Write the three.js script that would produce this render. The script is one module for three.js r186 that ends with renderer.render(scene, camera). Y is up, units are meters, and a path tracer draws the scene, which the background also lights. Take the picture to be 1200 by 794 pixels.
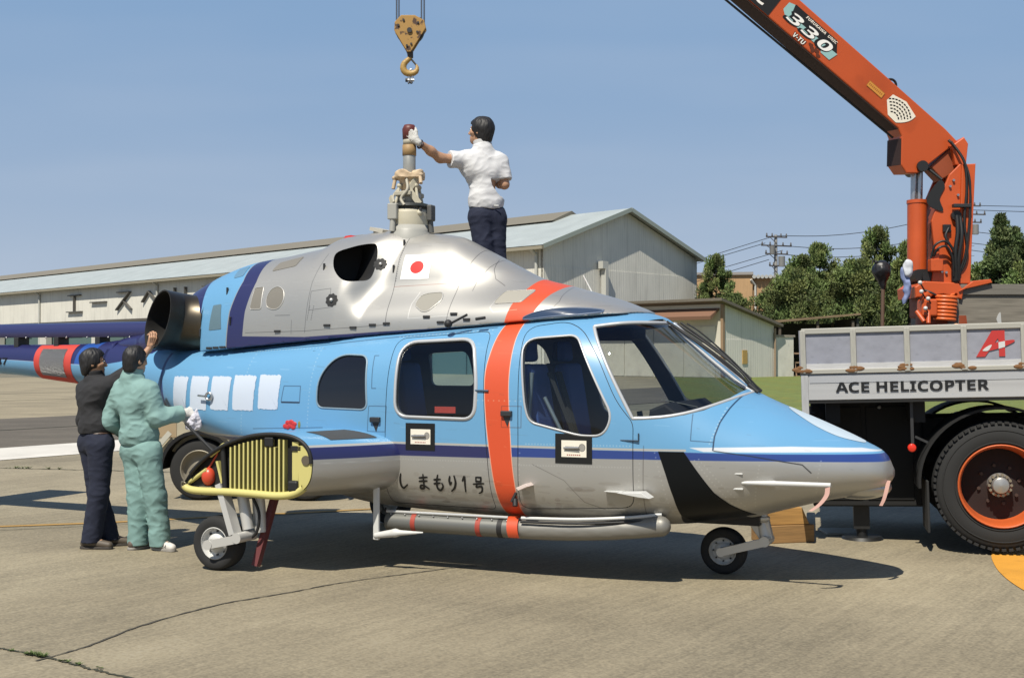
import * as THREE from 'three';
import { ImprovedNoise } from 'three/addons/math/ImprovedNoise.js';
import { RoundedBoxGeometry } from 'three/addons/geometries/RoundedBoxGeometry.js';
import { mergeGeometries, toCreasedNormals } from 'three/addons/utils/BufferGeometryUtils.js';
import { Brush, Evaluator, SUBTRACTION, INTERSECTION } from 'three-bvh-csg';

// ---------------------------------------------------------------- camera, sky, sun, exposure
const scene = new THREE.Scene();
const camera = new THREE.PerspectiveCamera(31.66, 1024 / 677, 0.1, 3000);
camera.position.set(0, 1.69, 0);
camera.rotation.x = 0.01286;
scene.add(camera);

const noiseGen = new ImprovedNoise();
const pn = (x, y, z) => noiseGen.noise(x, y, z);

const SUN = new THREE.Vector3(-0.28, 1, 0.62).normalize();
{
  const w = 1024, h = 512, d = new Float32Array(w * h * 4);
  const zen = [0.05, 0.10, 0.25], mid = [0.192, 0.306, 0.476], hor = [0.40, 0.455, 0.53];
  for (let j = 0; j < h; j++) {
    const el = ((j + 0.5) / h - 0.5) * Math.PI, s = Math.sin(el);
    for (let i = 0; i < w; i++) {
      const az = ((i + 0.5) / w) * Math.PI * 2, c = Math.cos(el);
      const dx = Math.cos(az) * c, dz = Math.sin(az) * c;
      let r = [0, 1, 2].map((k) => {
        if (s <= 0) return hor[k] * 0.8;
        const a = Math.min(1, s / 0.30), b = Math.min(1, Math.max(0, (s - 0.30) / 0.7));
        const a2 = 1 - Math.pow(1 - a, 1.7);
        return (hor[k] * (1 - a2) + mid[k] * a2) * (1 - b) + zen[k] * b;
      });
      if (s > 0) {   // thin high haze, drawn out in streaks
        const q = 1 / (s + 0.12);
        let n = 0, amp = 0.5, f = 1.1;
        for (let o = 0; o < 4; o++) { n += amp * pn(dx * q * f * 0.7 + 7, dz * q * f * 1.9 + 3, o * 3.1); amp *= 0.5; f *= 2.1; }
        const t = Math.max(0, Math.min(1, (n + 0.12) * 1.3)) * 0.16 * Math.min(1, s * 9);
        r = r.map((v, k) => v * (1 - t) + [0.50, 0.53, 0.59][k] * t);
      }
      const o = (j * w + i) * 4;
      d[o] = r[0]; d[o + 1] = r[1]; d[o + 2] = r[2]; d[o + 3] = 1;
    }
  }
  const sky = new THREE.DataTexture(d, w, h, THREE.RGBAFormat, THREE.FloatType);
  sky.mapping = THREE.EquirectangularReflectionMapping; sky.magFilter = THREE.LinearFilter; sky.needsUpdate = true;
  scene.background = sky; scene.environment = sky;
}
const sun = new THREE.DirectionalLight(new THREE.Color(1.0, 0.94, 0.82), 5.0);
sun.position.copy(SUN).multiplyScalar(60).add(new THREE.Vector3(0, 0, -12));
sun.target.position.set(0, 0, -12);
sun.castShadow = true; sun.shadow.mapSize.set(4096, 4096);
Object.assign(sun.shadow.camera, { left: -60, right: 60, top: 60, bottom: -60, near: 1, far: 200 });
scene.add(sun, sun.target);

const renderer = new THREE.WebGLRenderer({ antialias: true });
renderer.setSize(1024, 677);
renderer.shadowMap.enabled = true;
renderer.toneMapping = THREE.LinearToneMapping;
renderer.toneMappingExposure = 1.25;

// ---------------------------------------------------------------- helpers
const V = (x, y, z) => new THREE.Vector3(x, y, z);
const V2 = (x, y) => new THREE.Vector2(x, y);
const clamp = (x, a = 0, b = 1) => Math.min(b, Math.max(a, x));
const lerp = (a, b, t) => a + (b - a) * t;
const sstep = (a, b, x) => { const t = clamp((x - a) / (b - a)); return t * t * (3 - 2 * t); };
function rng(seed) { let a = seed >>> 0; return () => { a = (a + 0x6D2B79F5) >>> 0; let t = a; t = Math.imul(t ^ (t >>> 15), t | 1); t ^= t + Math.imul(t ^ (t >>> 7), t | 61); return ((t ^ (t >>> 14)) >>> 0) / 4294967296; }; }
const counts = {};
function numbered(n) { const k = counts[n] = (counts[n] || 0) + 1; return k === 1 ? n : `${n}_${String(k - 1).padStart(3, '0')}`; }
function tag(o, label, category, group) { o.userData.label = label; o.userData.category = category; if (group) o.userData.group = group; return o; }
function thing(name, label, category, pos = [0, 0, 0], turn = 0, group) {
  const o = new THREE.Group(); o.name = numbered(name); o.position.set(...pos); o.rotation.y = turn; scene.add(o);
  return tag(o, label, category, group);
}
function mesh(name, geo, mat, parent = scene, label) {
  const list = Array.isArray(geo) ? geo : [geo];
  const g = list.length === 1 ? list[0] : mergeGeometries(list.map(norm));
  const m = new THREE.Mesh(g, mat); m.name = numbered(name); m.castShadow = m.receiveShadow = true;
  if (label) m.userData.label = label;
  parent.add(m); return m;
}
function struct(name, geo, mat) { const m = mesh(name, geo, mat); m.userData.kind = 'structure'; return m; }
function norm(g) {   // makes geometries mergeable
  g = g.index ? g.toNonIndexed() : g;
  for (const k of Object.keys(g.attributes)) if (!['position', 'normal', 'uv'].includes(k)) g.deleteAttribute(k);
  if (!g.attributes.normal) g.computeVertexNormals();
  if (!g.attributes.uv) g.setAttribute('uv', new THREE.BufferAttribute(new Float32Array(g.attributes.position.count * 2), 2));
  return g;
}
const lin = (r, g, b) => new THREE.Color().setRGB(r, g, b);
const K = 0.82;
const std = (r, g, b, rough = 0.6, extra = {}) => new THREE.MeshStandardMaterial({ color: lin(r * K, g * K, b * K), roughness: rough, ...extra });
const phys = (r, g, b, rough = 0.4, extra = {}) => new THREE.MeshPhysicalMaterial({ color: lin(r * K, g * K, b * K), roughness: rough, ...extra });
// geometry builders
const at = (g, x, y, z) => g.translate(x, y, z);
const box = (x, y, z, w, h, d) => new THREE.BoxGeometry(w, h, d).translate(x, y, z);          // centred
const boxr = (x0, x1, y0, y1, z0, z1) => box((x0 + x1) / 2, (y0 + y1) / 2, (z0 + z1) / 2, x1 - x0, y1 - y0, z1 - z0);
const rbox = (x0, x1, y0, y1, z0, z1, r = 0.02, s = 2) => new RoundedBoxGeometry(x1 - x0, y1 - y0, z1 - z0, s, r).translate((x0 + x1) / 2, (y0 + y1) / 2, (z0 + z1) / 2);
function bar(p, q, r1, r2 = r1, seg = 12) {
  const a = p.isVector3 ? p : V(...p), b = q.isVector3 ? q : V(...q), d = b.clone().sub(a), L = d.length();
  const g = new THREE.CylinderGeometry(r2, r1, L, seg).translate(0, L / 2, 0);
  g.applyQuaternion(new THREE.Quaternion().setFromUnitVectors(V(0, 1, 0), d.normalize()));
  return g.translate(a.x, a.y, a.z);
}
function plankBar(p, q, w, t, up = V(0, 1, 0)) {   // rectangular bar
  const a = p.isVector3 ? p : V(...p), b = q.isVector3 ? q : V(...q), d = b.clone().sub(a), L = d.length(); d.normalize();
  const s = d.clone().cross(up).normalize(), u = s.clone().cross(d);
  const g = new THREE.BoxGeometry(L, w, t).translate(L / 2, 0, 0);
  g.applyMatrix4(new THREE.Matrix4().makeBasis(d, u, s)); return g.translate(a.x, a.y, a.z);
}
function tube(pts, r, seg = 40, rs = 8, closed = false) { return new THREE.TubeGeometry(new THREE.CatmullRomCurve3(pts.map((p) => p.isVector3 ? p : V(...p)), closed), seg, r, rs, closed); }
function lathe(pts, seg = 40) { return new THREE.LatheGeometry(pts.map((p) => V2(...p)), seg); }
function prism(pts, z0, z1, bevel = 0) {   // outline in x,y pulled along z
  const s = new THREE.Shape(pts.map((p) => V2(...p)));
  const g = new THREE.ExtrudeGeometry(s, { depth: z1 - z0 - 2 * bevel, bevelEnabled: bevel > 0, bevelSize: bevel, bevelThickness: bevel, bevelSegments: 2, bevelOffset: -bevel, curveSegments: 8 });
  return g.translate(0, 0, z0 + bevel);
}
function smoothLoop(pts, n = 80, tension = 0.5) {   // closed 2D outline through the points
  const c = new THREE.CatmullRomCurve3(pts.map((p) => V(p[0], p[1], 0)), true, 'catmullrom', tension);
  return c.getPoints(n).slice(0, n).map((p) => [p.x, p.y]);
}
function roundPoly(pts, r, k = 6) {   // polygon with rounded corners; r per corner or one number
  const out = [], n = pts.length;
  for (let i = 0; i < n; i++) {
    const p = V2(...pts[i]), a = V2(...pts[(i + n - 1) % n]), b = V2(...pts[(i + 1) % n]);
    const rr = Array.isArray(r) ? r[i] : r;
    const da = a.clone().sub(p), db = b.clone().sub(p), l = Math.min(rr, da.length() * 0.48, db.length() * 0.48);
    const s = p.clone().add(da.setLength(l)), e = p.clone().add(db.setLength(l));
    for (let j = 0; j <= k; j++) { const t = j / k, u = 1 - t; out.push([u * u * s.x + 2 * u * t * p.x + t * t * e.x, u * u * s.y + 2 * u * t * p.y + t * t * e.y]); }
  }
  return out;
}
function densify(pts, step) {
  const out = []; const n = pts.length;
  for (let i = 0; i < n; i++) { const a = pts[i], b = pts[(i + 1) % n], m = Math.max(1, Math.round(Math.hypot(a[0] - b[0], a[1] - b[1]) / step)); for (let j = 0; j < m; j++) out.push([lerp(a[0], b[0], j / m), lerp(a[1], b[1], j / m)]); }
  return out;
}
function pchip(xs, ys) {
  const n = xs.length, h = [], d = [], m = new Array(n).fill(0);
  for (let i = 0; i < n - 1; i++) { h[i] = xs[i + 1] - xs[i]; d[i] = (ys[i + 1] - ys[i]) / h[i]; }
  for (let i = 1; i < n - 1; i++) if (d[i - 1] * d[i] > 0) { const a = 2 * h[i] + h[i - 1], b = h[i] + 2 * h[i - 1]; m[i] = (a + b) / (a / d[i - 1] + b / d[i]); }
  m[0] = d[0]; m[n - 1] = d[n - 2];
  return (x) => {
    x = clamp(x, xs[0], xs[n - 1]); let i = 0; while (i < n - 2 && x > xs[i + 1]) i++;
    const t = (x - xs[i]) / h[i], t2 = t * t, t3 = t2 * t;
    return (2 * t3 - 3 * t2 + 1) * ys[i] + (t3 - 2 * t2 + t) * h[i] * m[i] + (-2 * t3 + 3 * t2) * ys[i + 1] + (t3 - t2) * h[i] * m[i + 1];
  };
}
function gridGeo(nu, nv, f, uvf, flip = false) {   // (nu+1)x(nv+1) points
  const pos = [], uv = [], idx = [];
  for (let j = 0; j <= nv; j++) for (let i = 0; i <= nu; i++) { const p = f(i / nu, j / nv); pos.push(p.x, p.y, p.z); const q = uvf ? uvf(i / nu, j / nv, p) : [i / nu, j / nv]; uv.push(q[0], q[1]); }
  for (let j = 0; j < nv; j++) for (let i = 0; i < nu; i++) { const a = j * (nu + 1) + i, b = a + 1, c = a + nu + 1, d = c + 1; if (flip) idx.push(a, c, b, b, c, d); else idx.push(a, b, c, b, d, c); }
  const g = new THREE.BufferGeometry();
  g.setAttribute('position', new THREE.Float32BufferAttribute(pos, 3)); g.setAttribute('uv', new THREE.Float32BufferAttribute(uv, 2)); g.setIndex(idx); g.computeVertexNormals(); return g;
}
// periodic value noise for tileable textures
function tileNoise(seed) {
  const r = rng(seed), T = new Float32Array(65536); for (let i = 0; i < 65536; i++) T[i] = r();
  return (u, v, n, m = n) => {
    const x = u * n, y = v * m, xi = Math.floor(x), yi = Math.floor(y), fx = x - xi, fy = y - yi;
    const sx = fx * fx * (3 - 2 * fx), sy = fy * fy * (3 - 2 * fy);
    const g = (a, b) => T[((((a % n) + n) % n) * 131 + (((b % m) + m) % m) * 7919) & 65535];
    return lerp(lerp(g(xi, yi), g(xi + 1, yi), sx), lerp(g(xi, yi + 1), g(xi + 1, yi + 1), sx), sy);
  };
}
function tex(w, h, fn, srgb = true) {   // fn(u, v) -> three values, linear colour for srgb ones
  const d = new Uint8Array(w * h * 4), enc = (x) => 255 * (x <= 0.0031308 ? 12.92 * x : 1.055 * Math.pow(x, 1 / 2.4) - 0.055);
  for (let j = 0; j < h; j++) for (let i = 0; i < w; i++) { const c = fn((i + 0.5) / w, (j + 0.5) / h), o = (j * w + i) * 4; for (let k = 0; k < 3; k++) d[o + k] = srgb ? enc(clamp(c[k])) : 255 * clamp(c[k]); d[o + 3] = 255; }
  const t = new THREE.DataTexture(d, w, h); t.wrapS = t.wrapT = THREE.RepeatWrapping; t.magFilter = THREE.LinearFilter; t.minFilter = THREE.LinearMipmapLinearFilter; t.generateMipmaps = true;
  if (srgb) t.colorSpace = THREE.SRGBColorSpace; t.needsUpdate = true; return t;
}
function canvasTex(w, h, draw, srgb = true) {
  const c = document.createElement('canvas'); c.width = w; c.height = h; draw(c.getContext('2d'), w, h);
  const t = new THREE.CanvasTexture(c); if (srgb) t.colorSpace = THREE.SRGBColorSpace; return t;
}
// ---- signed-distance modelling: surface nets on a grid
function nets(f, lo, hi, h, colorFn) {
  const nx = Math.ceil((hi[0] - lo[0]) / h) + 1, ny = Math.ceil((hi[1] - lo[1]) / h) + 1, nz = Math.ceil((hi[2] - lo[2]) / h) + 1, sy = nx, sz = nx * ny;
  const F = new Float32Array(nx * ny * nz);
  for (let k = 0; k < nz; k++) for (let j = 0; j < ny; j++) for (let i = 0; i < nx; i++) {
    const o = k * sz + j * sy + i;
    F[o] = (i === 0 || j === 0 || k === 0 || i === nx - 1 || j === ny - 1 || k === nz - 1) ? Math.max(h, f(lo[0] + i * h, lo[1] + j * h, lo[2] + k * h)) : f(lo[0] + i * h, lo[1] + j * h, lo[2] + k * h);
  }
  const id = new Int32Array(nx * ny * nz).fill(-1), pos = [];
  const E = [[0, 1], [0, 2], [0, 4], [1, 3], [1, 5], [2, 3], [2, 6], [3, 7], [4, 5], [4, 6], [5, 7], [6, 7]];
  const C = [0, 1, sy, sy + 1, sz, sz + 1, sz + sy, sz + sy + 1];
  for (let k = 0; k < nz - 1; k++) for (let j = 0; j < ny - 1; j++) for (let i = 0; i < nx - 1; i++) {
    const o = k * sz + j * sy + i; let m = 0; for (let c = 0; c < 8; c++) if (F[o + C[c]] < 0) m |= 1 << c;
    if (m === 0 || m === 255) continue;
    let x = 0, y = 0, z = 0, n = 0;
    for (const [a, b] of E) { if (((m >> a) & 1) === ((m >> b) & 1)) continue; const fa = F[o + C[a]], fb = F[o + C[b]], t = fa / (fa - fb); x += lerp(a & 1, b & 1, t); y += lerp((a >> 1) & 1, (b >> 1) & 1, t); z += lerp(a >> 2, b >> 2, t); n++; }
    id[o] = pos.length / 3; pos.push(lo[0] + (i + x / n) * h, lo[1] + (j + y / n) * h, lo[2] + (k + z / n) * h);
  }
  const idx = [];
  const quad = (a, b, c, d, fl) => { if (a < 0 || b < 0 || c < 0 || d < 0) return; if (fl) idx.push(a, c, b, a, d, c); else idx.push(a, b, c, a, c, d); };
  for (let k = 1; k < nz - 1; k++) for (let j = 1; j < ny - 1; j++) for (let i = 1; i < nx - 1; i++) {
    const o = k * sz + j * sy + i, s = F[o] < 0;
    if (s !== F[o + 1] < 0) quad(id[o - sy - sz], id[o - sz], id[o], id[o - sy], !s);
    if (s !== F[o + sy] < 0) quad(id[o - 1 - sz], id[o - 1], id[o], id[o - sz], !s);
    if (s !== F[o + sz] < 0) quad(id[o - 1 - sy], id[o - sy], id[o], id[o - 1], !s);
  }
  const nrm = new Float32Array(pos.length), e = h * 0.5, col = colorFn ? new Float32Array(pos.length) : null;
  for (let i = 0; i < pos.length; i += 3) {
    const [x, y, z] = [pos[i], pos[i + 1], pos[i + 2]];
    let a = f(x + e, y, z) - f(x - e, y, z), b = f(x, y + e, z) - f(x, y - e, z), c = f(x, y, z + e) - f(x, y, z - e); const l = Math.hypot(a, b, c) || 1;
    nrm[i] = a / l; nrm[i + 1] = b / l; nrm[i + 2] = c / l;
    if (col) { const q = colorFn(x, y, z); col[i] = q[0]; col[i + 1] = q[1]; col[i + 2] = q[2]; }
  }
  const g = new THREE.BufferGeometry();
  g.setAttribute('position', new THREE.Float32BufferAttribute(pos, 3)); g.setAttribute('normal', new THREE.BufferAttribute(nrm, 3));
  if (col) g.setAttribute('color', new THREE.BufferAttribute(col, 3));
  g.setIndex(idx); return g;
}
const smin = (a, b, k) => { const h = Math.max(k - Math.abs(a - b), 0) / k; return Math.min(a, b) - h * h * k * 0.25; };
const smax = (a, b, k) => -smin(-a, -b, k);
function capD(x, y, z, c) {   // c = [ax,ay,az,bx,by,bz,ra,rb]
  const bx = c[3] - c[0], by = c[4] - c[1], bz = c[5] - c[2], px = x - c[0], py = y - c[1], pz = z - c[2];
  const t = clamp((px * bx + py * by + pz * bz) / (bx * bx + by * by + bz * bz + 1e-9));
  return Math.hypot(px - bx * t, py - by * t, pz - bz * t) - lerp(c[6], c[7], t);
}
const cap = (a, b, ra, rb = ra) => [a[0], a[1], a[2], b[0], b[1], b[2], ra, rb];
const elD = (x, y, z, cx, cy, cz, rx, ry, rz) => { const a = (x - cx) / rx, b = (y - cy) / ry, c = (z - cz) / rz; const k0 = Math.hypot(a, b, c), k1 = Math.hypot(a / rx, b / ry, c / rz); return k1 > 0 ? k0 * (k0 - 1) / k1 : -Math.min(rx, ry, rz); };
function capsField(list, k) { return (x, y, z) => { let d = 1e9; for (const c of list) d = smin(d, capD(x, y, z, c), k); return d; }; }
function bounds(list, pad) { const lo = [1e9, 1e9, 1e9], hi = [-1e9, -1e9, -1e9]; for (const c of list) for (let e = 0; e < 2; e++) for (let k = 0; k < 3; k++) { const r = c[6 + e]; lo[k] = Math.min(lo[k], c[e * 3 + k] - r - pad); hi[k] = Math.max(hi[k], c[e * 3 + k] + r + pad); } return [lo, hi]; }

// ---------------------------------------------------------------- shared textures and materials
const tn = tileNoise(11), tn2 = tileNoise(77);
const fbm = (u, v, n, oct = 4, m = n) => { let s = 0, a = 0.5, t = 0; for (let o = 0; o < oct; o++) { s += a * tn(u, v, n << o, m << o); t += a; a *= 0.5; } return s / t; };
const concreteTex = tex(1024, 1024, (u, v) => {   // u along the broom marks
  const f = fbm(u, v, 5, 6), sp = tn2(u, v, 512), sp2 = tn2(u + 0.37, v, 256), st = fbm(u, v, 6, 4, 96), br = tn(u, v, 24, 400), pat = fbm(u + 0.2, v, 4, 5, 9);
  const k = 0.70 + 0.34 * f + 0.30 * (sp - 0.5) + 0.22 * (sp2 - 0.5) + 0.20 * (st - 0.5) + 0.14 * (br - 0.5) + 0.34 * (pat - 0.5) - (sp > 0.97 ? 0.2 : 0) + (sp < 0.025 ? 0.16 : 0);
  return [0.92 * k, 0.905 * k, 0.86 * k];
});
const concreteBump = tex(512, 512, (u, v) => { const k = 0.5 * tn2(u, v, 256) + 0.5 * fbm(u, v, 32, 3); return [k, k, k]; }, false);
const grimeTex = tex(512, 512, (u, v) => { const f = fbm(u, v, 4, 6); const k = 0.80 + 0.36 * f - 0.10 * sstep(0.62, 0.8, fbm(u + 0.3, v, 9, 4)); return [k, k * 0.995, k * 0.98].map((x) => Math.min(1, x * 0.97)); });
const rustTex = tex(512, 512, (u, v) => { const f = fbm(u, v, 7, 5), m = sstep(0.54, 0.66, f); return [lerp(0.40, 0.07, m), lerp(0.225, 0.032, m), lerp(0.055, 0.015, m)]; });
const woodTex = tex(512, 256, (u, v) => { const g = fbm(u, v, 3, 4, 40), k = 0.7 + 0.5 * (g - 0.5) + 0.2 * (tn2(u, v, 6, 128) - 0.5); return [k, k * 0.98, k * 0.95]; });
const clothBump = tex(256, 256, (u, v) => { const k = 0.5 + 0.25 * Math.sin(u * Math.PI * 128) + 0.25 * Math.sin(v * Math.PI * 128); return [k, k, k]; }, false);
const corrBump = tex(64, 4, (u) => { const k = 0.5 + 0.5 * Math.cos(u * Math.PI * 8); return [k, k, k]; }, false);

const M = {
  black: std(0.012, 0.012, 0.013, 0.6), blackPaint: std(0.008, 0.008, 0.009, 0.45), rubber: std(0.018, 0.018, 0.018, 0.85), darkSteel: std(0.06, 0.06, 0.062, 0.5, { metalness: 0.6 }),
  steel: std(0.55, 0.55, 0.55, 0.32, { metalness: 0.9 }), whitePaint: std(0.62, 0.62, 0.60, 0.45), greyPaint: std(0.42, 0.42, 0.43, 0.5), cream: std(0.66, 0.60, 0.46, 0.6), red: std(0.5, 0.03, 0.02, 0.4),
};

// ================================================================ GROUND
const poly = (pts, y, step) => {   // flat sheet, outline in (x, z), uv in metres
  const s = new THREE.Shape(pts.map((p) => V2(p[0], -p[1]))); const g = new THREE.ShapeGeometry(s);
  g.rotateX(-Math.PI / 2); g.translate(0, y, 0); return g;
};
const uvXZ = (g, k) => { const p = g.attributes.position, u = new Float32Array(p.count * 2); for (let i = 0; i < p.count; i++) { u[2 * i] = p.getX(i) * k; u[2 * i + 1] = p.getZ(i) * k; } g.setAttribute('uv', new THREE.BufferAttribute(u, 2)); return g; };
const ribbon = (pts, w, y, jit = 0, seed = 1, n = 80) => {
  const r = rng(seed), c = new THREE.CatmullRomCurve3(pts.map((p) => V(p[0], 0, p[1]))), q = c.getPoints(n);
  const A = q.map((p, i) => { const t = c.getTangent(i / n), nn = V(-t.z, 0, t.x), j = (r() - 0.5) * (w < 0.06 ? jit : 0), ww = w * (1 + (r() - 0.5) * (jit && w < 0.06 ? 0.8 : 0)); return [V(p.x + nn.x * (j - ww / 2), y, p.z + nn.z * (j - ww / 2)), V(p.x + nn.x * (j + ww / 2), y, p.z + nn.z * (j + ww / 2))]; });
  return uvXZ(gridGeo(1, n, (u, v) => A[Math.round(v * n)][Math.round(u)], null, false), 0.5);
};
struct('ground', uvXZ(poly([[-1500, 400], [1500, 400], [1500, -1800], [-1500, -1800]], -0.012), 0.2), std(0.22, 0.20, 0.145, 0.9, { map: concreteTex }));
{
  // concrete apron: one sheet with broad uneven staining in its vertex colours
  const nu = 170, nv = 130, x0 = -34, x1 = 34, z0 = 6, z1 = -36;
  const g = gridGeo(nu, nv, (u, v) => V(lerp(x0, x1, u), 0, lerp(z0, z1, v)), (u, v, p) => [(p.x * 0.575 - p.z * 0.817) / 4.7, (p.x * 0.817 + p.z * 0.575) / 4.7], false);
  const p = g.attributes.position, c = new Float32Array(p.count * 3);
  for (let i = 0; i < p.count; i++) {
    const x = p.getX(i), z = p.getZ(i), a = pn(x * 0.33, 1.7, z * 0.5) * 0.55 + pn(x * 0.9 + z * 0.5, 5.2, z * 1.2) * 0.3 + pn(x * 2.1, 9.1, z * 2.6) * 0.2 + pn(x * 0.1, 3, z * 0.1) * 0.3, k = 1 + 0.42 * a;
    c[3 * i] = k; c[3 * i + 1] = k * (1 + 0.02 * a); c[3 * i + 2] = k * (1 + 0.05 * a);
  }
  g.setAttribute('color', new THREE.BufferAttribute(c, 3));
  struct('apron', g, std(0.35, 0.302, 0.212, 0.88, { map: concreteTex, bumpMap: concreteBump, bumpScale: 0.006, vertexColors: true }));
}
// the taxi strip runs away from the camera at a slant: t along it, n across it
const TS = { o: [-9.22, -21.53], t: [0.575, -0.817], n: [0.817, 0.575] };
const strip = (s0, s1, a, b) => [[s0, a], [s1, a], [s1, b], [s0, b]].map(([s, m]) => [TS.o[0] + TS.t[0] * s + TS.n[0] * m, TS.o[1] + TS.t[1] * s + TS.n[1] * m]);
struct('concrete_far', uvXZ(poly(strip(-120, 90, -60, -9.0), 0.001), 0.16), std(0.37, 0.315, 0.215, 0.9, { map: concreteTex }));
struct('taxi_strip', uvXZ(poly(strip(-120, 90, -9.0, 0), 0.004), 0.22), std(0.15, 0.128, 0.10, 0.9, { map: concreteTex }));
struct('white_marking', uvXZ(poly(strip(-60, 12, 0.05, 2.3), 0.008), 0.3), std(0.74, 0.70, 0.63, 0.7, { map: grimeTex }));
struct('white_marking', uvXZ(poly(strip(-6, -0.6, -1.5, -0.7), 0.009), 0.3), std(0.60, 0.56, 0.48, 0.7, { map: grimeTex }));
for (const [i, m] of [-4.6, -20, -27].entries()) struct('joint', ribbon([[TS.o[0] - TS.t[0] * 30 + TS.n[0] * m, TS.o[1] - TS.t[1] * 30 + TS.n[1] * m], [TS.o[0] + TS.n[0] * m + TS.t[0] * 30, TS.o[1] + TS.n[1] * m + TS.t[1] * 30]], 0.12, 0.010, 0.1, 60 + i, 60), std(0.05, 0.05, 0.035, 0.95));
struct('lawn', uvXZ(poly([[5.5, -32], [46, -29], [90, -86], [22, -93], [10.5, -88]], 0.016), 0.35), std(0.26, 0.30, 0.07, 0.95, {
  map: tex(512, 512, (u, v) => { const k = 0.5 + 0.55 * fbm(u, v, 8, 6) + 0.3 * (tn2(u, v, 256) - 0.5), y = sstep(0.5, 0.75, fbm(u + 0.5, v, 5, 4)); return [k * (0.86 + 0.25 * y), k * 0.92, k * (0.85 - 0.2 * y)]; }), bumpMap: concreteBump, bumpScale: 0.05,
}));
struct('yellow_marking', uvXZ(ribbon([[4.62, -12.2], [4.36, -10.6], [4.06, -9.75], [3.9, -9.2], [3.80, -8.6], [3.76, -7.4]], 0.27, 0.006, 0.006, 4), 1), std(0.72, 0.34, 0.04, 0.75, { map: grimeTex }));
struct('yellow_marking', ribbon([[-12, -10.2], [-8, -10.9], [-5.0, -11.74], [-4.03, -12.03], [-3.26, -12.35], [-1, -13.3], [2, -15]], 0.10, 0.006, 0.02, 5), std(0.42, 0.25, 0.07, 0.85, { map: grimeTex }));
struct('crack', ribbon([[-2.62, -6.6], [-2.45, -6.95], [-2.32, -7.42], [-1.96, -8.1], [-1.62, -8.45], [-1.26, -8.85], [-0.8, -9.22], [-0.44, -9.49], [-0.28, -9.58]], 0.017, 0.005, 0.012, 8, 90), std(0.075, 0.066, 0.05, 0.9));
struct('joint', ribbon([[-7, -8.7], [-2.94, -6.88], [-2.56, -6.65], [-2.01, -6.27], [1, -4.8]], 0.018, 0.0055, 0.02, 9, 160), std(0.05, 0.05, 0.03, 0.95));
struct('joint', ribbon([[-14, -19.3], [-8.2, -17.9], [-5, -17.2], [-2, -16.6]], 0.04, 0.0055, 0.04, 10, 120), std(0.07, 0.07, 0.045, 0.95));
struct('joint', ribbon([[-6.6, -10.9], [-4.6, -11.6], [-3.0, -12.3], [0, -13.8]], 0.014, 0.0075, 0.02, 12, 120), std(0.09, 0.09, 0.05, 0.95));
{ // weeds in the joints
  const r = rng(31), pos = [], blade = (x, z, h) => { for (let k = 0; k < 14; k++) { const a = r() * 6.28, l = h * (0.5 + r()), w = 0.004 + 0.004 * r(), dx = Math.cos(a), dz = Math.sin(a), s = l * (0.6 + r()); pos.push(x - dz * w, 0.006, z + dx * w, x + dz * w, 0.006, z - dx * w, x + dx * s, 0.006 + l * 0.6, z + dz * s); } };
  for (let k = 0; k < 20; k++) { const t = r() * r(), x = lerp(-3.1, -2.2, r()), z = -6.97 + (x + 3.1) * 0.60; blade(x + (r() - 0.5) * 0.02, z + (r() - 0.5) * 0.02, 0.016 * (0.4 + t)); }
  for (let k = 0; k < 16; k++) { const x = -2.66 + (r() - 0.5) * 0.16; blade(x, -6.71 + (x + 2.66) * 0.58 + (r() - 0.5) * 0.03, 0.022); }
  for (let k = 0; k < 26; k++) { const x = lerp(-7.9, -6.6, r()); blade(x, -17.85 + (x + 7.9) * 0.22 + (r() - 0.5) * 0.05, 0.05 * r()); }
  const g = new THREE.BufferGeometry(); g.setAttribute('position', new THREE.Float32BufferAttribute(pos, 3)); g.computeVertexNormals();
  const m = mesh('weeds', g, std(0.09, 0.13, 0.035, 0.9)); tag(m, 'tiny green weeds growing in the joints of the concrete', 'weeds'); m.userData.kind = 'stuff';
}

// ================================================================ HANGAR
const cladTex = tex(512, 512, (u, v) => { const f = fbm(u, v, 5, 5), r = 0.5 + 0.5 * Math.cos(u * Math.PI * 2 * 28), drip = fbm(u, v, 48, 2, 3); const k = 0.84 + 0.16 * f - 0.05 * Math.pow(r, 3) - 0.10 * sstep(0.55, 0.8, drip); return [k, k * 0.99, k * 0.96]; });
const roofTex = tex(512, 512, (u, v) => { const f = fbm(u, v, 6, 5), r = 0.5 + 0.5 * Math.cos(u * Math.PI * 2 * 16); const k = 0.80 + 0.25 * f - 0.14 * Math.pow(r, 4); return [k * 0.97, k, k * 1.0]; });
const rep = (t, x, y) => { const c = t.clone(); c.repeat.set(x, y); c.needsUpdate = true; return c; };
const clad = std(0.82, 0.80, 0.73, 0.7, { map: cladTex, bumpMap: rep(corrBump, 7, 1), bumpScale: 0.007 });
const cladDim = std(0.70, 0.685, 0.62, 0.7, { map: cladTex });
const roofM = std(0.46, 0.49, 0.48, 0.55, { map: roofTex });
const trimM = std(0.50, 0.50, 0.46, 0.6), darkTrim = std(0.10, 0.09, 0.075, 0.7);
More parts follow.
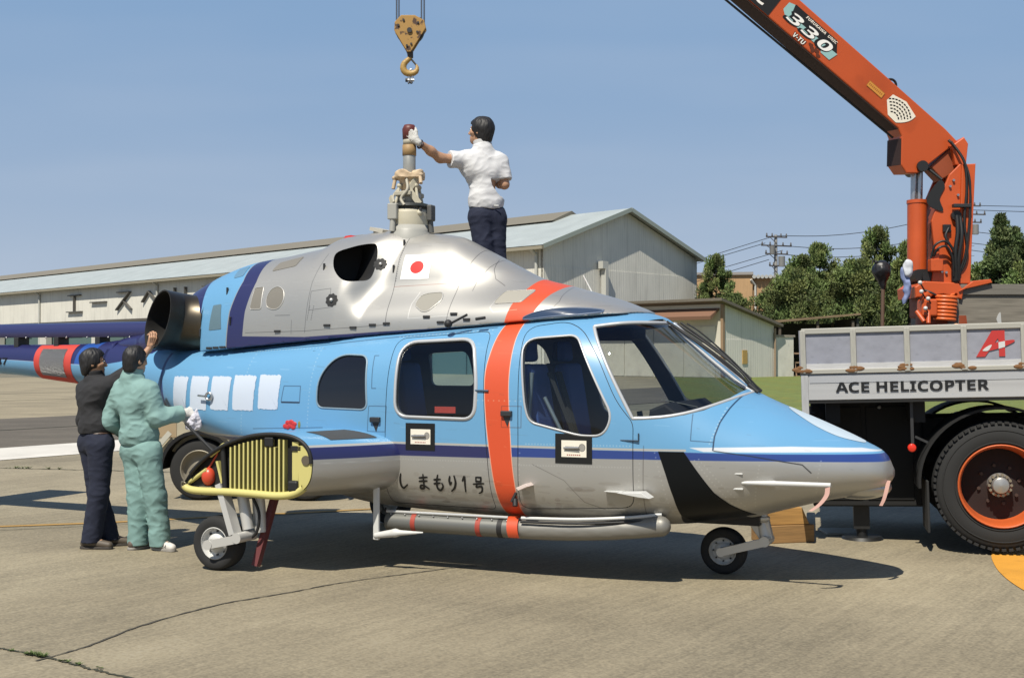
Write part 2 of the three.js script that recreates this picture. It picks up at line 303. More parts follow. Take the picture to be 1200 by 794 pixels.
const flat = (pts) => { // quad or triangle fan in 3D with uv in metres along the first edge
  const a = V(...pts[0]), e = V(...pts[1]).sub(a).normalize(), n = e.clone().cross(V(...pts[2]).sub(a)).normalize(), f = n.clone().cross(e);
  const pos = [], uv = []; for (let i = 1; i < pts.length - 1; i++) for (const q of [pts[0], pts[i], pts[i + 1]]) { const d = V(...q).sub(a); pos.push(...q); uv.push(d.dot(e) / 8, d.dot(f) / 8); }
  const g = new THREE.BufferGeometry(); g.setAttribute('position', new THREE.Float32BufferAttribute(pos, 3)); g.setAttribute('uv', new THREE.Float32BufferAttribute(uv, 2)); g.computeVertexNormals(); return g;
};
{
  const W = 20.1, L = 135, E = 10.2, A = 13.7, ov = 0.7;
  const h = thing('hangar', 'long pale metal hangar with gable end and black letters on its side', 'hangar', [2.43, 0, -93.15], 0.789);
  // gable end in three tiers of sheeting, each standing a little proud of the one above
  const tiers = [[0, 5.0, 0.10], [5.0, 8.6, 0.06], [8.6, A, 0.02]];
  for (const [y0, y1, z] of tiers) {
    const top = Math.min(y1, E), pts = [[0, y0], [W, y0], [W, top]];
    if (y1 > E) pts.push([W / 2, A], [0, E]); else pts.push([0, top]);
    const g = prism(pts, z - 0.3, z); const p = g.attributes.position, u = g.attributes.uv; for (let i = 0; i < p.count; i++) u.setXY(i, p.getX(i) / 8, p.getY(i) / 8);
    mesh('gable_sheeting', g, clad, h);
  }
  // long side: sheeting above the door openings, columns between them, doors set back
  const side = [flat([[0, 5.7, -L], [0, 5.7, 0], [0, E, 0], [0, E, -L]])];
  mesh('side_wall', side, clad, h);
  for (let k = 0; k <= 9; k++) { const z = -k * 15 + (k === 0 ? -1.2 : 0) - (k === 9 ? -1.2 : 0); mesh('column', boxr(-0.15, 0.6, 0, 5.75, z - 1.1, z + 1.1), cladDim, h); if (k < 9) for (let d = 0; d < 3; d++) mesh('door_panel', boxr(0.75 + 0.14 * (d % 2), 0.85 + 0.14 * (d % 2), 0, 5.68, -k * 15 - 1.1 - (d + 1) * 4.27, -k * 15 - 1.1 - d * 4.27), std(0.10, 0.16, 0.15, 0.6), h); }
  mesh('door_lintel', boxr(-0.25, 0.1, 5.55, 5.85, -L, 0), darkTrim, h);
  mesh('rear_wall', [box(W, E / 2, -L / 2, 0.2, E, L), box(W / 2, E / 2, -L, W, E, 0.2)], clad, h);
  // roof
  const sl = (A - E) / (W / 2), ey = E - ov * sl;
  for (const s of [-1, 1]) { const xe = s < 0 ? -ov : W + ov; const pts = s < 0 ? [[xe, ey + 0.12, ov], [xe, ey + 0.12, -L], [W / 2, A + 0.12, -L], [W / 2, A + 0.12, ov]] : [[xe, ey + 0.12, -L], [xe, ey + 0.12, ov], [W / 2, A + 0.12, ov], [W / 2, A + 0.12, -L]];
    const a = pts.map((p) => [p[0], p[1] + 0.1, p[2]]); mesh('roof', [flat(a), flat(pts), flat([pts[3], pts[0], a[0], a[3]])], roofM, h); }
  // barge boards, eave gutter, downpipes, ridge vent
  mesh('barge_board', [plankBar([-ov, ey + 0.1, ov + 0.03], [W / 2, A + 0.1, ov + 0.03], 0.34, 0.06), plankBar([W + ov, ey + 0.1, ov + 0.03], [W / 2, A + 0.1, ov + 0.03], 0.34, 0.06)], std(0.33, 0.37, 0.33, 0.6), h);
  mesh('gutter', boxr(-ov - 0.2, -ov + 0.02, ey - 0.12, ey + 0.14, -L, ov), std(0.30, 0.27, 0.20, 0.7), h);
  mesh('ridge_vent', prism([[W / 2 - 2.6, A - 0.5], [W / 2 + 2.6, A - 0.5], [W / 2, A + 0.55]], -L + 5, -6), std(0.20, 0.18, 0.14, 0.8), h);
  for (const z of [-0.6, -30, -60, -91, -121]) mesh('downpipe', [bar([-0.16, 0, z], [-0.16, ey - 0.4, z], 0.13), bar([-0.16, ey - 0.5, z], [-ov - 0.05, ey - 0.05, z], 0.13)], trimM, h);
  mesh('flue', [box(6.9, 6.0, 0.45, 0.34, 5.4, 0.5), box(6.75, 9.0, 0.42, 0.7, 0.6, 0.5)], trimM, h);
  // letters of slats on the side: "e - su he ri ko pu ta -" (katakana), drawn as strokes
  const K = { e: [[-.8, .9, .8, .9], [0, .9, 0, -.9], [-1, -.9, 1, -.9]], bar: [[-1, 0, 1, 0]], su: [[-.8, .85, .75, .85], [.75, .85, -.9, -.95], [.05, -.1, .9, -.95]], he: [[-1, -.3, -.25, .75], [-.25, .75, 1, -.75]], ri: [[-.55, .9, -.55, -.1], [.6, .9, .6, -.2], [.6, -.2, -.2, -1]], ko: [[-.8, .8, .8, .8], [.8, .8, .8, -.8], [-.9, -.8, .8, -.8]], pu: [[-.8, .8, .7, .8], [.7, .8, -.3, -.95], [.75, 1.1, 1.0, .9]], ta: [[-.3, 1, -.9, -.1], [-.3, .75, .8, .75], [.8, .75, -.5, -1], [-.4, .2, .4, -.3]] };
  ['e', 'bar', 'su', 'he', 'ri', 'ko', 'pu', 'ta', 'bar'].forEach((c, i) => {
    const z = -(80.7 - i * 6.45), y = 8.05; const gs = K[c].map(([x0, y0, x1, y1]) => plankBar([-0.12, y + y0 * 1.15, z + x0 * 2.0], [-0.12, y + y1 * 1.15, z + x1 * 2.0], 0.5, 0.12, V(1, 0, 0)));
    mesh('letter', gs, std(0.10, 0.095, 0.085, 0.7), h);
  });
}
// ================================================================ SHED in front of the hangar, annex and yard shelter
{
  const s = thing('shed', 'low cream shed with sloping roof and brown awning beside the hangar', 'shed', [15.0, 0, -85], 0.789);
  const W = 6.6, L = 12, h0 = 5.35, h1 = 3.85;
  for (const [y0, y1, z] of [[0, 2.75, 0.06], [2.75, 9, 0.02]]) { const top = (x) => Math.min(y1, lerp(h0, h1, x / W)); const g = prism(y1 < 5 ? [[0, y0], [W, y0], [W, y1], [0, y1]] : [[0, y0], [W, y0], [W, h1], [0, h0]], z - 0.2, z); const p = g.attributes.position, u = g.attributes.uv; for (let i = 0; i < p.count; i++) u.setXY(i, p.getX(i) / 8, p.getY(i) / 8); mesh('end_wall', g, clad, s); }
  mesh('front_wall', flat([[0, 0, -L], [0, 0, 0], [0, h0, 0], [0, h0, -L]]), std(0.70, 0.66, 0.56, 0.75, { map: grimeTex }), s);
  mesh('back_wall', [box(W, h1 / 2, -L / 2, 0.1, h1, L)], clad, s);
  mesh('roof', prism([[-0.9, h0 + 0.32], [-0.9, h0 + 0.12], [W + 0.5, h1 - 0.1], [W + 0.5, h1 + 0.1]], -L, 0.55), std(0.16, 0.14, 0.11, 0.85, { map: grimeTex }), s);
  mesh('awning', prism([[-1.15, h0 - 0.95], [-0.05, h0 - 0.35], [-0.05, h0 - 0.5], [-1.1, h0 - 1.2]], -L + 0.3, -0.25), std(0.22, 0.115, 0.07, 0.7), s);
  for (let k = 0; k < 4; k++) mesh('door_panel', boxr(-0.06, 0.02, 0.05, 3.7, -0.5 - (k + 1) * 2.8, -0.6 - k * 2.8), std(0.72, 0.68, 0.58, 0.7, { map: grimeTex }), s);
  mesh('corner_post', [boxr(-0.12, 0.12, 0, h0 - 0.1, -0.1, 0.12)], std(0.30, 0.20, 0.12, 0.7), s);
  mesh('downpipe', bar([W - 0.1, 0, 0.2], [W - 0.1, h1 - 0.2, 0.2], 0.08), std(0.3, 0.22, 0.15, 0.7), s);
  mesh('notice', boxr(2.35, 2.95, 1.0, 2.0, 0.07, 0.12), std(0.50, 0.32, 0.10, 0.7), s);
  const a = thing('annex', 'small whitewashed block annex at the low end of the shed', 'annex', [19.55, 0, -89.7], 0.55);
  mesh('wall', boxr(0.1, 2.2, 0, 3.0, -2, 0), std(0.70, 0.69, 0.62, 0.8, { map: grimeTex }), a);
  mesh('coping', boxr(0.0, 2.3, 3.0, 3.16, -2.1, 0.08), std(0.30, 0.26, 0.21, 0.8), a);
  mesh('pipe', bar([0.1, 0, 0.1], [0.1, 3.3, 0.1], 0.07), std(0.3, 0.25, 0.2, 0.7), a);
}
{
  const y = thing('shelter', 'open timber shelter with thin brown roof behind the tailboard', 'shelter', [20.6, 0, -93], 0.06);
  mesh('roof', [prism([[-1.2, 4.05], [6.5, 4.75], [6.5, 4.9], [-1.2, 4.25]], -5, 0.6)], std(0.28, 0.20, 0.12, 0.8, { map: woodTex }), y);
  for (const [x, z] of [[0.2, 0.2], [3.2, 0.2], [6, 0.2], [0.2, -4.6], [6, -4.6]]) mesh('post', boxr(x - 0.09, x + 0.09, 0, 4.3, z - 0.09, z + 0.09), std(0.10, 0.08, 0.06, 0.8), y);
  mesh('back_wall', boxr(-0.5, 6.5, 0, 4.2, -5.1, -4.95), std(0.035, 0.038, 0.03, 0.9), y);
  mesh('side_wall', boxr(6.3, 6.5, 0, 4.5, -5, 0.2), std(0.05, 0.05, 0.045, 0.9), y);
  const b = thing('bench', 'weathered timber bench frame under the shelter roof', 'bench', [21.9, 0, -91.6], 0.1);
  mesh('top', [boxr(-1.3, 1.3, 1.0, 1.12, -0.5, -0.25), boxr(-1.3, 1.3, 1.0, 1.12, -0.2, 0.05)], std(0.34, 0.24, 0.15, 0.85, { map: woodTex }), b);
  mesh('rail', [boxr(-1.3, 1.3, 1.7, 1.82, -0.55, -0.45), boxr(-1.3, 1.3, 0.4, 0.5, -0.05, 0.05)], std(0.30, 0.2, 0.13, 0.85), b);
  for (const x of [-1.2, -0.2, 1.2]) mesh('leg', [boxr(x - 0.06, x + 0.06, 0, 1.8, -0.56, -0.44), plankBar([x, 0, 0.35], [x, 1.0, 0], 0.1, 0.08)], std(0.26, 0.17, 0.11, 0.85), b);
  const c = thing('meter_box', 'white utility box with dark base beside the tailboard', 'box', [22.6, 0, -90.4], 0);
  mesh('cabinet', rbox(-0.75, 0.75, 1.15, 3.0, -0.4, 0.4, 0.04), M.whitePaint, c); mesh('plinth', boxr(-0.7, 0.7, 0, 1.15, -0.38, 0.38), std(0.05, 0.05, 0.05, 0.8), c); mesh('door_handle', box(0.5, 2.0, 0.42, 0.06, 0.25, 0.06), M.darkSteel, c);
}
// ================================================================ tan works building, white-roofed building
{
  const b = thing('works_building', 'tan clad works building with ribbed roof edge behind the trees', 'building', [23.2, 0, -150], -0.18);
  const tan = std(0.52, 0.33, 0.17, 0.8, { map: cladTex });
  const wl = (x0, x1, y1, z) => { const g = boxr(x0, x1, 0, y1, z - 8, z); const p = g.attributes.position, u = g.attributes.uv, n = g.attributes.normal; for (let i = 0; i < p.count; i++) u.setXY(i, (Math.abs(n.getX(i)) > 0.5 ? p.getZ(i) : p.getX(i)) / 8, p.getY(i) / 8); return g; };
  mesh('wall', wl(0, 6.9, 11.6, 0), tan, b); mesh('wall', wl(6.9, 14, 11.2, -0.5), std(0.47, 0.29, 0.15, 0.8, { map: cladTex }), b);
  mesh('roof', [boxr(-0.3, 7.0, 11.6, 11.95, -8.2, 0.3)], std(0.30, 0.28, 0.26, 0.7), b);
  for (let k = 0; k < 15; k++) mesh('roof_rib', at(new THREE.CylinderGeometry(0.24, 0.24, 9, 10).rotateX(Math.PI / 2), 7.1 + k * 0.5, 11.35, -4.2), std(0.42, 0.42, 0.40, 0.6), b);
  mesh('roof_deck', boxr(6.9, 14.3, 11.2, 11.42, -8.6, 0.0), std(0.12, 0.11, 0.1, 0.8), b);
  mesh('downpipe', [bar([7.25, 0, -0.3], [7.25, 10.3, -0.3], 0.14), bar([7.25, 10.3, -0.3], [6.7, 11.0, 0.2], 0.14)], trimM, b);
  const w = mesh('window', boxr(3.5, 5.4, 7.7, 9.2, 0.0, 0.06), std(0.16, 0.14, 0.12, 0.6), b); mesh('pane', boxr(3.6, 4.4, 7.8, 9.1, 0.06, 0.09), std(0.03, 0.03, 0.035, 0.1), w); mesh('pane', boxr(4.5, 5.3, 7.8, 9.1, 0.06, 0.09), std(0.03, 0.03, 0.035, 0.1), w);
  mesh('canopy', boxr(6.2, 12.5, 6.6, 6.9, 0, 1.6), std(0.45, 0.42, 0.36, 0.7), b); mesh('louvre', boxr(7.9, 11.5, 5.2, 6.4, -0.5, -0.38), std(0.28, 0.2, 0.12, 0.7), b);
  const c = thing('warehouse', 'distant white roofed warehouse seen right of the crane column', 'warehouse', [62, 0, -168], 0.1);
  mesh('wall', boxr(0, 22, 0, 11.8, -10, 0), std(0.5, 0.5, 0.48, 0.7), c); mesh('roof', prism([[-0.4, 11.8], [22.4, 11.8], [11, 15.2]], -10.2, 0.3), M.whitePaint, c);
}
// ================================================================ trees
const barkM = std(0.07, 0.055, 0.04, 0.9), leafM = new THREE.MeshStandardMaterial({ color: 0xffffff, vertexColors: true, roughness: 0.75, side: THREE.DoubleSide });
function treeProto(seed, H, R, shape, leaves, tone) {   // shape: profile of the crown, 0..1 up -> 0..1 radius
  const r = rng(seed), o = new THREE.Group();
  const tr = [], lean = (r() - 0.5) * 0.4;
  tr.push(bar([0, 0, 0], [lean * 0.5, H * 0.35, 0], R * 0.075, R * 0.05, 8), bar([lean * 0.5, H * 0.35, 0], [lean, H * 0.8, 0], R * 0.05, R * 0.012, 7));
  const clumps = [];
  const N = Math.round(48 + R * 16);
  for (let k = 0; k < N; k++) {
    const t = Math.pow(r(), 0.8), a = r() * 6.283, rad = R * shape(t) * (0.35 + 0.65 * Math.sqrt(r())) * (0.8 + 0.4 * pn(Math.cos(a) * 1.7 + seed, t * 4, Math.sin(a) * 1.7));
    const y = H * (0.14 + 0.84 * t), c = V(lean * t + Math.cos(a) * rad, y, Math.sin(a) * rad), s = R * (0.15 + 0.15 * r()) * (1.1 - 0.55 * t);
    clumps.push([c, s]);
    if (k % 5 === 0) tr.push(bar([lean * t * 0.8, y - H * 0.10, 0], c, R * 0.02, R * 0.006, 5));
  }
  for (let k = 0; k < 7; k++) { const a = r() * 6.28, q = R * 0.3 * r(); clumps.push([V(lean + Math.cos(a) * q * shape(0.9), H * (0.9 + 0.1 * r()), Math.sin(a) * q * shape(0.9)), R * 0.11]); }
  const pos = [], col = [], per = Math.round(leaves / clumps.length);
  for (const [c, s] of clumps) {
    const tint = 0.5 + 1.0 * r(), yel = r();
    for (let k = 0; k < per; k++) {
      const u = V(r() - 0.5, r() - 0.5, r() - 0.5).normalize(), d = s * Math.pow(r(), 0.4), p = V(c.x + u.x * d * 1.15, c.y + u.y * d * 1.3 + d * d / s * 0.25, c.z + u.z * d * 1.15);
      const a = V(r() - 0.5, r() * 0.9 + 0.1, r() - 0.5).add(u.multiplyScalar(0.6)).normalize(), b = V(r() - 0.5, r() - 0.5, r() - 0.5).cross(a).normalize(), L = 0.10 + 0.17 * r(), w = 0.04 + 0.055 * r();
      const q = [p.clone().addScaledVector(b, -w), p.clone().addScaledVector(a, L).addScaledVector(b, -w * 0.2), p.clone().addScaledVector(b, w), p.clone().addScaledVector(a, -L * 0.6)];
      for (const i of [0, 2, 1, 0, 3, 2]) { pos.push(q[i].x, q[i].y, q[i].z); }
      const v = tint * (0.7 + 0.6 * r()), cc = [tone[0] * v * (1 + 0.35 * yel), tone[1] * v, tone[2] * v]; for (let i = 0; i < 6; i++) col.push(...cc);
    }
  }
  const g = new THREE.BufferGeometry(); g.setAttribute('position', new THREE.Float32BufferAttribute(pos, 3)); g.setAttribute('color', new THREE.Float32BufferAttribute(col, 3)); g.computeVertexNormals();
  const trunk = new THREE.Mesh(mergeGeometries(tr.map(norm)), barkM); trunk.name = 'trunk'; const crown = new THREE.Mesh(g, leafM); crown.name = 'crown';
  for (const m of [trunk, crown]) { m.castShadow = m.receiveShadow = true; o.add(m); }
  return o;
}
{
  const oval = (t) => Math.pow(Math.sin(Math.PI * clamp(0.12 + t * 0.86)), 0.7), cone = (t) => (t < 0.15 ? 0.6 + t * 2.6 : Math.pow(1 - (t - 0.15) / 0.88, 0.8)), broad = (t) => Math.pow(Math.sin(Math.PI * clamp(0.2 + t * 0.76)), 0.5);
  const G = [0.085, 0.130, 0.036], G2 = [0.068, 0.112, 0.036];
  const P = [treeProto(1, 11, 4.2, broad, 24000, G), treeProto(2, 12, 3.6, oval, 22000, G), treeProto(3, 13, 2.7, cone, 18000, G2), treeProto(4, 12, 3.2, (t) => cone(t) * 0.8 + oval(t) * 0.25, 13000, G2)];
  // px across the photograph, top line, depth, prototype, label
  const list = [
    [17.9, 105, 10.2, 1, 0.66, 'tree with two tips against the right wall of the hangar'], [20.6, 112, 7.2, 0, 0.62, 'rounded tree below the window of the tan building'],
    [24.6, 103, 8.8, 0, 0.78, 'low bushy tree left of the group, in front of the utility pole'], [26.2, 108, 10.4, 1, 0.95, 'oval tree right of the utility pole'], [28.9, 112, 11.8, 1, 0.85, 'taller tree with split top in the middle of the group'],
    [30.4, 104, 9.7, 0, 0.9, 'broad bushy tree behind the black lamp pole'], [33.0, 108, 12.9, 1, 0.85, 'tall ragged tree just right of the lamp pole'], [35.4, 106, 11.4, 1, 0.9, 'dense tree just left of the orange crane column'],
    [38.5, 113, 10.6, 0, 0.9, 'dark tree hidden behind the crane column'], [41.5, 105, 9.6, 1, 0.9, 'low tree just right of the crane column'], [47.2, 112, 11.0, 0, 0.9, 'wide tree before the white warehouse'],
    [42.2, 103, 13.6, 2, 1.05, 'tall pointed conifer right of the crane column'], [44.9, 106, 12.8, 2, 1.0, 'pointed conifer at the right edge behind the grey headboard'], [44.0, 100, 9.4, 0, 0.9, 'bushy tree at the far right behind the bed'],
    [33.5, 118, 8.5, 0, 1, 'shadowed tree in the second row behind the group'], [26.5, 120, 8.2, 0, 1, 'second row tree in front of the tan building'], [55, 108, 11.5, 1, 1, 'oval tree past the conifers beyond the bed'],
  ];
  const used = new Set();
  list.forEach(([x, d, H, k, wide, label], i) => {
    const o = used.has(k) ? P[k].clone() : P[k]; used.add(k);
    o.name = numbered('tree'); const base = [11, 12, 13, 12][k]; o.position.set(x, 0, -d); o.rotation.y = i * 2.1; o.scale.set(wide, H / base, wide); scene.add(o); tag(o, label, 'tree', 'trees along the edge of the airfield');
  });
  // low undergrowth along the foot of the trees
  const r = rng(5), pos = [], col = [];
  for (let k = 0; k < 26000; k++) { const x = lerp(16, 62, r()), z = -97 - 10 * r() - (x < 22 ? 4 : 0), y = 3.2 * Math.pow(r(), 0.8) * (0.6 + 0.5 * pn(x * 0.5, 2, z * 0.3)); const a = r() * 6.28, s = 0.12 + 0.16 * r(); const v = 0.5 + 0.9 * r();
    pos.push(x, y, z, x + Math.cos(a) * s, y + s * 0.8, z + Math.sin(a) * s, x + Math.cos(a + 1.3) * s, y + s * 0.2, z + Math.sin(a + 1.3) * s); for (let i = 0; i < 3; i++) col.push(0.045 * v, 0.075 * v, 0.02 * v); }
  const g = new THREE.BufferGeometry(); g.setAttribute('position', new THREE.Float32BufferAttribute(pos, 3)); g.setAttribute('color', new THREE.Float32BufferAttribute(col, 3)); g.computeVertexNormals();
  const u = mesh('undergrowth', g, leafM); tag(u, 'dark green undergrowth along the foot of the trees', 'undergrowth'); u.userData.kind = 'stuff';
}
// ================================================================ utility poles and lines
{
  const poleM = std(0.34, 0.33, 0.31, 0.8), ins = std(0.10, 0.09, 0.085, 0.6);
  function pole(x, d, H, label, turn) {
    const p = thing('utility_pole', label, 'utility pole', [x, 0, -d], turn, 'utility poles');
    mesh('pole', bar([0, 0, 0], [0, H, 0], 0.30, 0.17, 10), poleM, p);
    for (const [y, w] of [[H - 0.25, 1.3], [H - 1.2, 1.9], [H - 2.1, 1.4], [H - 3.4, 0.9]]) { const c = mesh('crossarm', [boxr(-w, w, y - 0.07, y + 0.07, 0.1, 0.24), plankBar([-w * 0.7, y, 0.2], [0, y - 0.7, 0.2], 0.06, 0.05)], ins, p); for (const s of [-1, -0.45, 0.45, 1]) mesh('insulator', lathe([[0, 0], [0.09, 0], [0.11, 0.1], [0.05, 0.14], [0.09, 0.2], [0.04, 0.34], [0, 0.36]], 8).translate(s * w * 0.95, y + 0.07, 0.17), ins, c); }
    mesh('transformer', at(new THREE.CylinderGeometry(0.36, 0.36, 1.1, 14), 0.62, H - 2.9, 0.2), std(0.22, 0.22, 0.21, 0.6), p); mesh('transformer', at(new THREE.CylinderGeometry(0.3, 0.3, 0.9, 14), -0.55, H - 1.7, 0.2), std(0.18, 0.18, 0.17, 0.6), p);
    for (let k = 0; k < 9; k++) mesh('step_bolt', bar([0, H - 4.2 - k * 0.55, 0.1], [(k % 2 ? 0.5 : -0.5), H - 4.2 - k * 0.55, 0.16], 0.025, 0.025, 5), ins, p);
    return p;
  }
  pole(28.75, 130, 14.7, 'utility pole with crossarms and transformers above the tan building', 0.35);
  pole(51.4, 134, 18.6, 'utility pole partly behind the orange crane column', 0.2);
  const wires = [[[28.7, 14.6, -130], [-12, 8, -210]], [[27.6, 13.8, -130], [-14, 7.4, -210]], [[29.5, 13.0, -130], [-12, 6.2, -210]], [[28.0, 12.0, -130], [-12, 4.6, -210]],
    [[28.7, 14.6, -130], [51.4, 18.3, -134]], [[29.6, 13.5, -130], [51.4, 15.9, -134]], [[29.0, 12.6, -130], [51.4, 14.9, -134]], [[28.5, 11.4, -130], [51.4, 13.6, -134]],
    [[51.4, 18.4, -134], [90, 22, -140]], [[51.4, 17.9, -134], [90, 21, -140]], [[51.4, 15.5, -134], [90, 15.5, -140]], [[51.4, 14.2, -134], [90, 14, -140]], [[51.4, 13.4, -134], [90, 12.5, -140]]];
  const WL = ['top', 'second', 'third', 'lowest']; let wi = 0; for (const [a, b] of wires) { const m = mesh('power_line', tube([0, 0.25, 0.5, 0.75, 1].map((t) => [lerp(a[0], b[0], t), lerp(a[1], b[1], t) - 1.1 * 4 * t * (1 - t), lerp(a[2], b[2], t)]), 0.035, 20, 4), M.black); const gi = wi < 4 ? [wi, 'thin power line running left from the pole above the tan building'] : wi < 8 ? [wi - 4, 'thin power line between the two utility poles'] : [wi - 9, 'thin power line running right from the pole by the crane']; tag(m, (gi[0] < 0 ? 'paired upper' : WL[gi[0]]) + ' ' + gi[1], 'power line', 'power lines strung from the utility poles'); wi++; }
}

// ================================================================ HELICOPTER
// own axes: x towards the nose, y up, z towards starboard; its origin is on the ground under the main wheels
const HX = [-2.2, -1.5, -1.0, -.5, 0, .5, 1.0, 2.0, 2.6, 3.0, 3.2, 3.4, 3.65, 3.94, 4.2, 4.5, 4.75, 4.9, 4.96];
const fW = pchip(HX, [.26, .45, .62, .74, .82, .865, .88, .88, .875, .86, .84, .815, .77, .70, .61, .47, .33, .20, .05]);
const fT = pchip(HX, [1.82, 1.80, 1.79, 1.80, 1.83, 1.87, 1.91, 1.98, 2.03, 2.03, 1.985, 1.84, 1.63, 1.41, 1.29, 1.165, 1.05, .96, .84]);
const fB = pchip(HX, [1.33, 1.17, .96, .88, .74, .52, .44, .40, .39, .385, .39, .40, .42, .46, .53, .61, .66, .71, .80]);
const fC = pchip(HX, [1.58, 1.45, 1.3, 1.2, 1.12, 1.06, 1.02, 1.0, .98, .97, .96, .95, .93, .90, .88, .85, .84, .835, .82]);
const fNT = pchip(HX, [2, 2.2, 2.4, 2.8, 3.2, 3.4, 3.5, 3.5, 3.2, 2.8, 2.5, 2.2, 2.0, 1.95, 2, 2, 2, 2, 2]);
const fNB = pchip(HX, [2, 2.2, 2.4, 2.8, 3.2, 3.6, 4.0, 4.0, 4, 3.8, 3.6, 3.4, 3.0, 2.7, 2.4, 2.2, 2, 2, 2]);
function bodyZ(x, y) {
  const c = fC(x), up = y >= c, r = up ? (y - c) / (fT(x) - c) : (c - y) / (c - fB(x)), n = up ? fNT(x) : fNB(x);
  return r >= 1 ? 0 : fW(x) * Math.pow(1 - Math.pow(r, n), 1 / n);
}
function bodyRing(x, a, off = 0) {   // a: 0 starboard, pi/2 top, pi port, 3pi/2 bottom
  const c = Math.cos(a), s = Math.sin(a), up = s >= 0, n = up ? fNT(x) : fNB(x), H = (up ? fT(x) - fC(x) : fC(x) - fB(x)) + off, W = fW(x) + off;
  return V(x, fC(x) + Math.sign(s) * Math.max(0.004, H) * Math.pow(Math.abs(s), 2 / n), Math.sign(c) * Math.max(0.004, W) * Math.pow(Math.abs(c), 2 / n));
}
function onBody(x, y, off = 0) {   // a point of the starboard skin, lifted off along the normal
  const e = 0.012, z = bodyZ(x, y);
  if (off === 0) return V(x, y, z);
  const n = V(-(bodyZ(x + e, y) - bodyZ(x - e, y)) / (2 * e), -(bodyZ(x, y + e) - bodyZ(x, y - e)) / (2 * e), 1);
  if (!isFinite(n.x)) n.set(0, 1, 0.2);
  return V(x, y, z).addScaledVector(n.normalize(), off);
}
// paint scheme, seen from the side: u along x, v along y
const LX0 = -2.3, LX1 = 5.1, LY0 = 0.3, LY1 = 2.1, LW = 2048, LH = 512;
const lu = (x) => (x - LX0) / (LX1 - LX0), lv = (y) => (y - LY0) / (LY1 - LY0);
const css = (r, g, b) => '#' + lin(r, g, b).getHexString();
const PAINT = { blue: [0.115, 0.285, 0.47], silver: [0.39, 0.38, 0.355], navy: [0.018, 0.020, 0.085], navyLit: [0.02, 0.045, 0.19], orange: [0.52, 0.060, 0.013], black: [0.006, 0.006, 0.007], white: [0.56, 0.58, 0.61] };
const bandL = pchip([0.38, 0.62, 0.88, 1.2, 1.53, 1.72, 2.0], [2.19, 2.15, 2.11, 2.07, 2.05, 2.075, 2.12]);
const bandR = pchip([0.38, 0.66, 0.89, 1.21, 1.53, 1.79, 2.0], [2.325, 2.31, 2.285, 2.265, 2.25, 2.255, 2.27]);
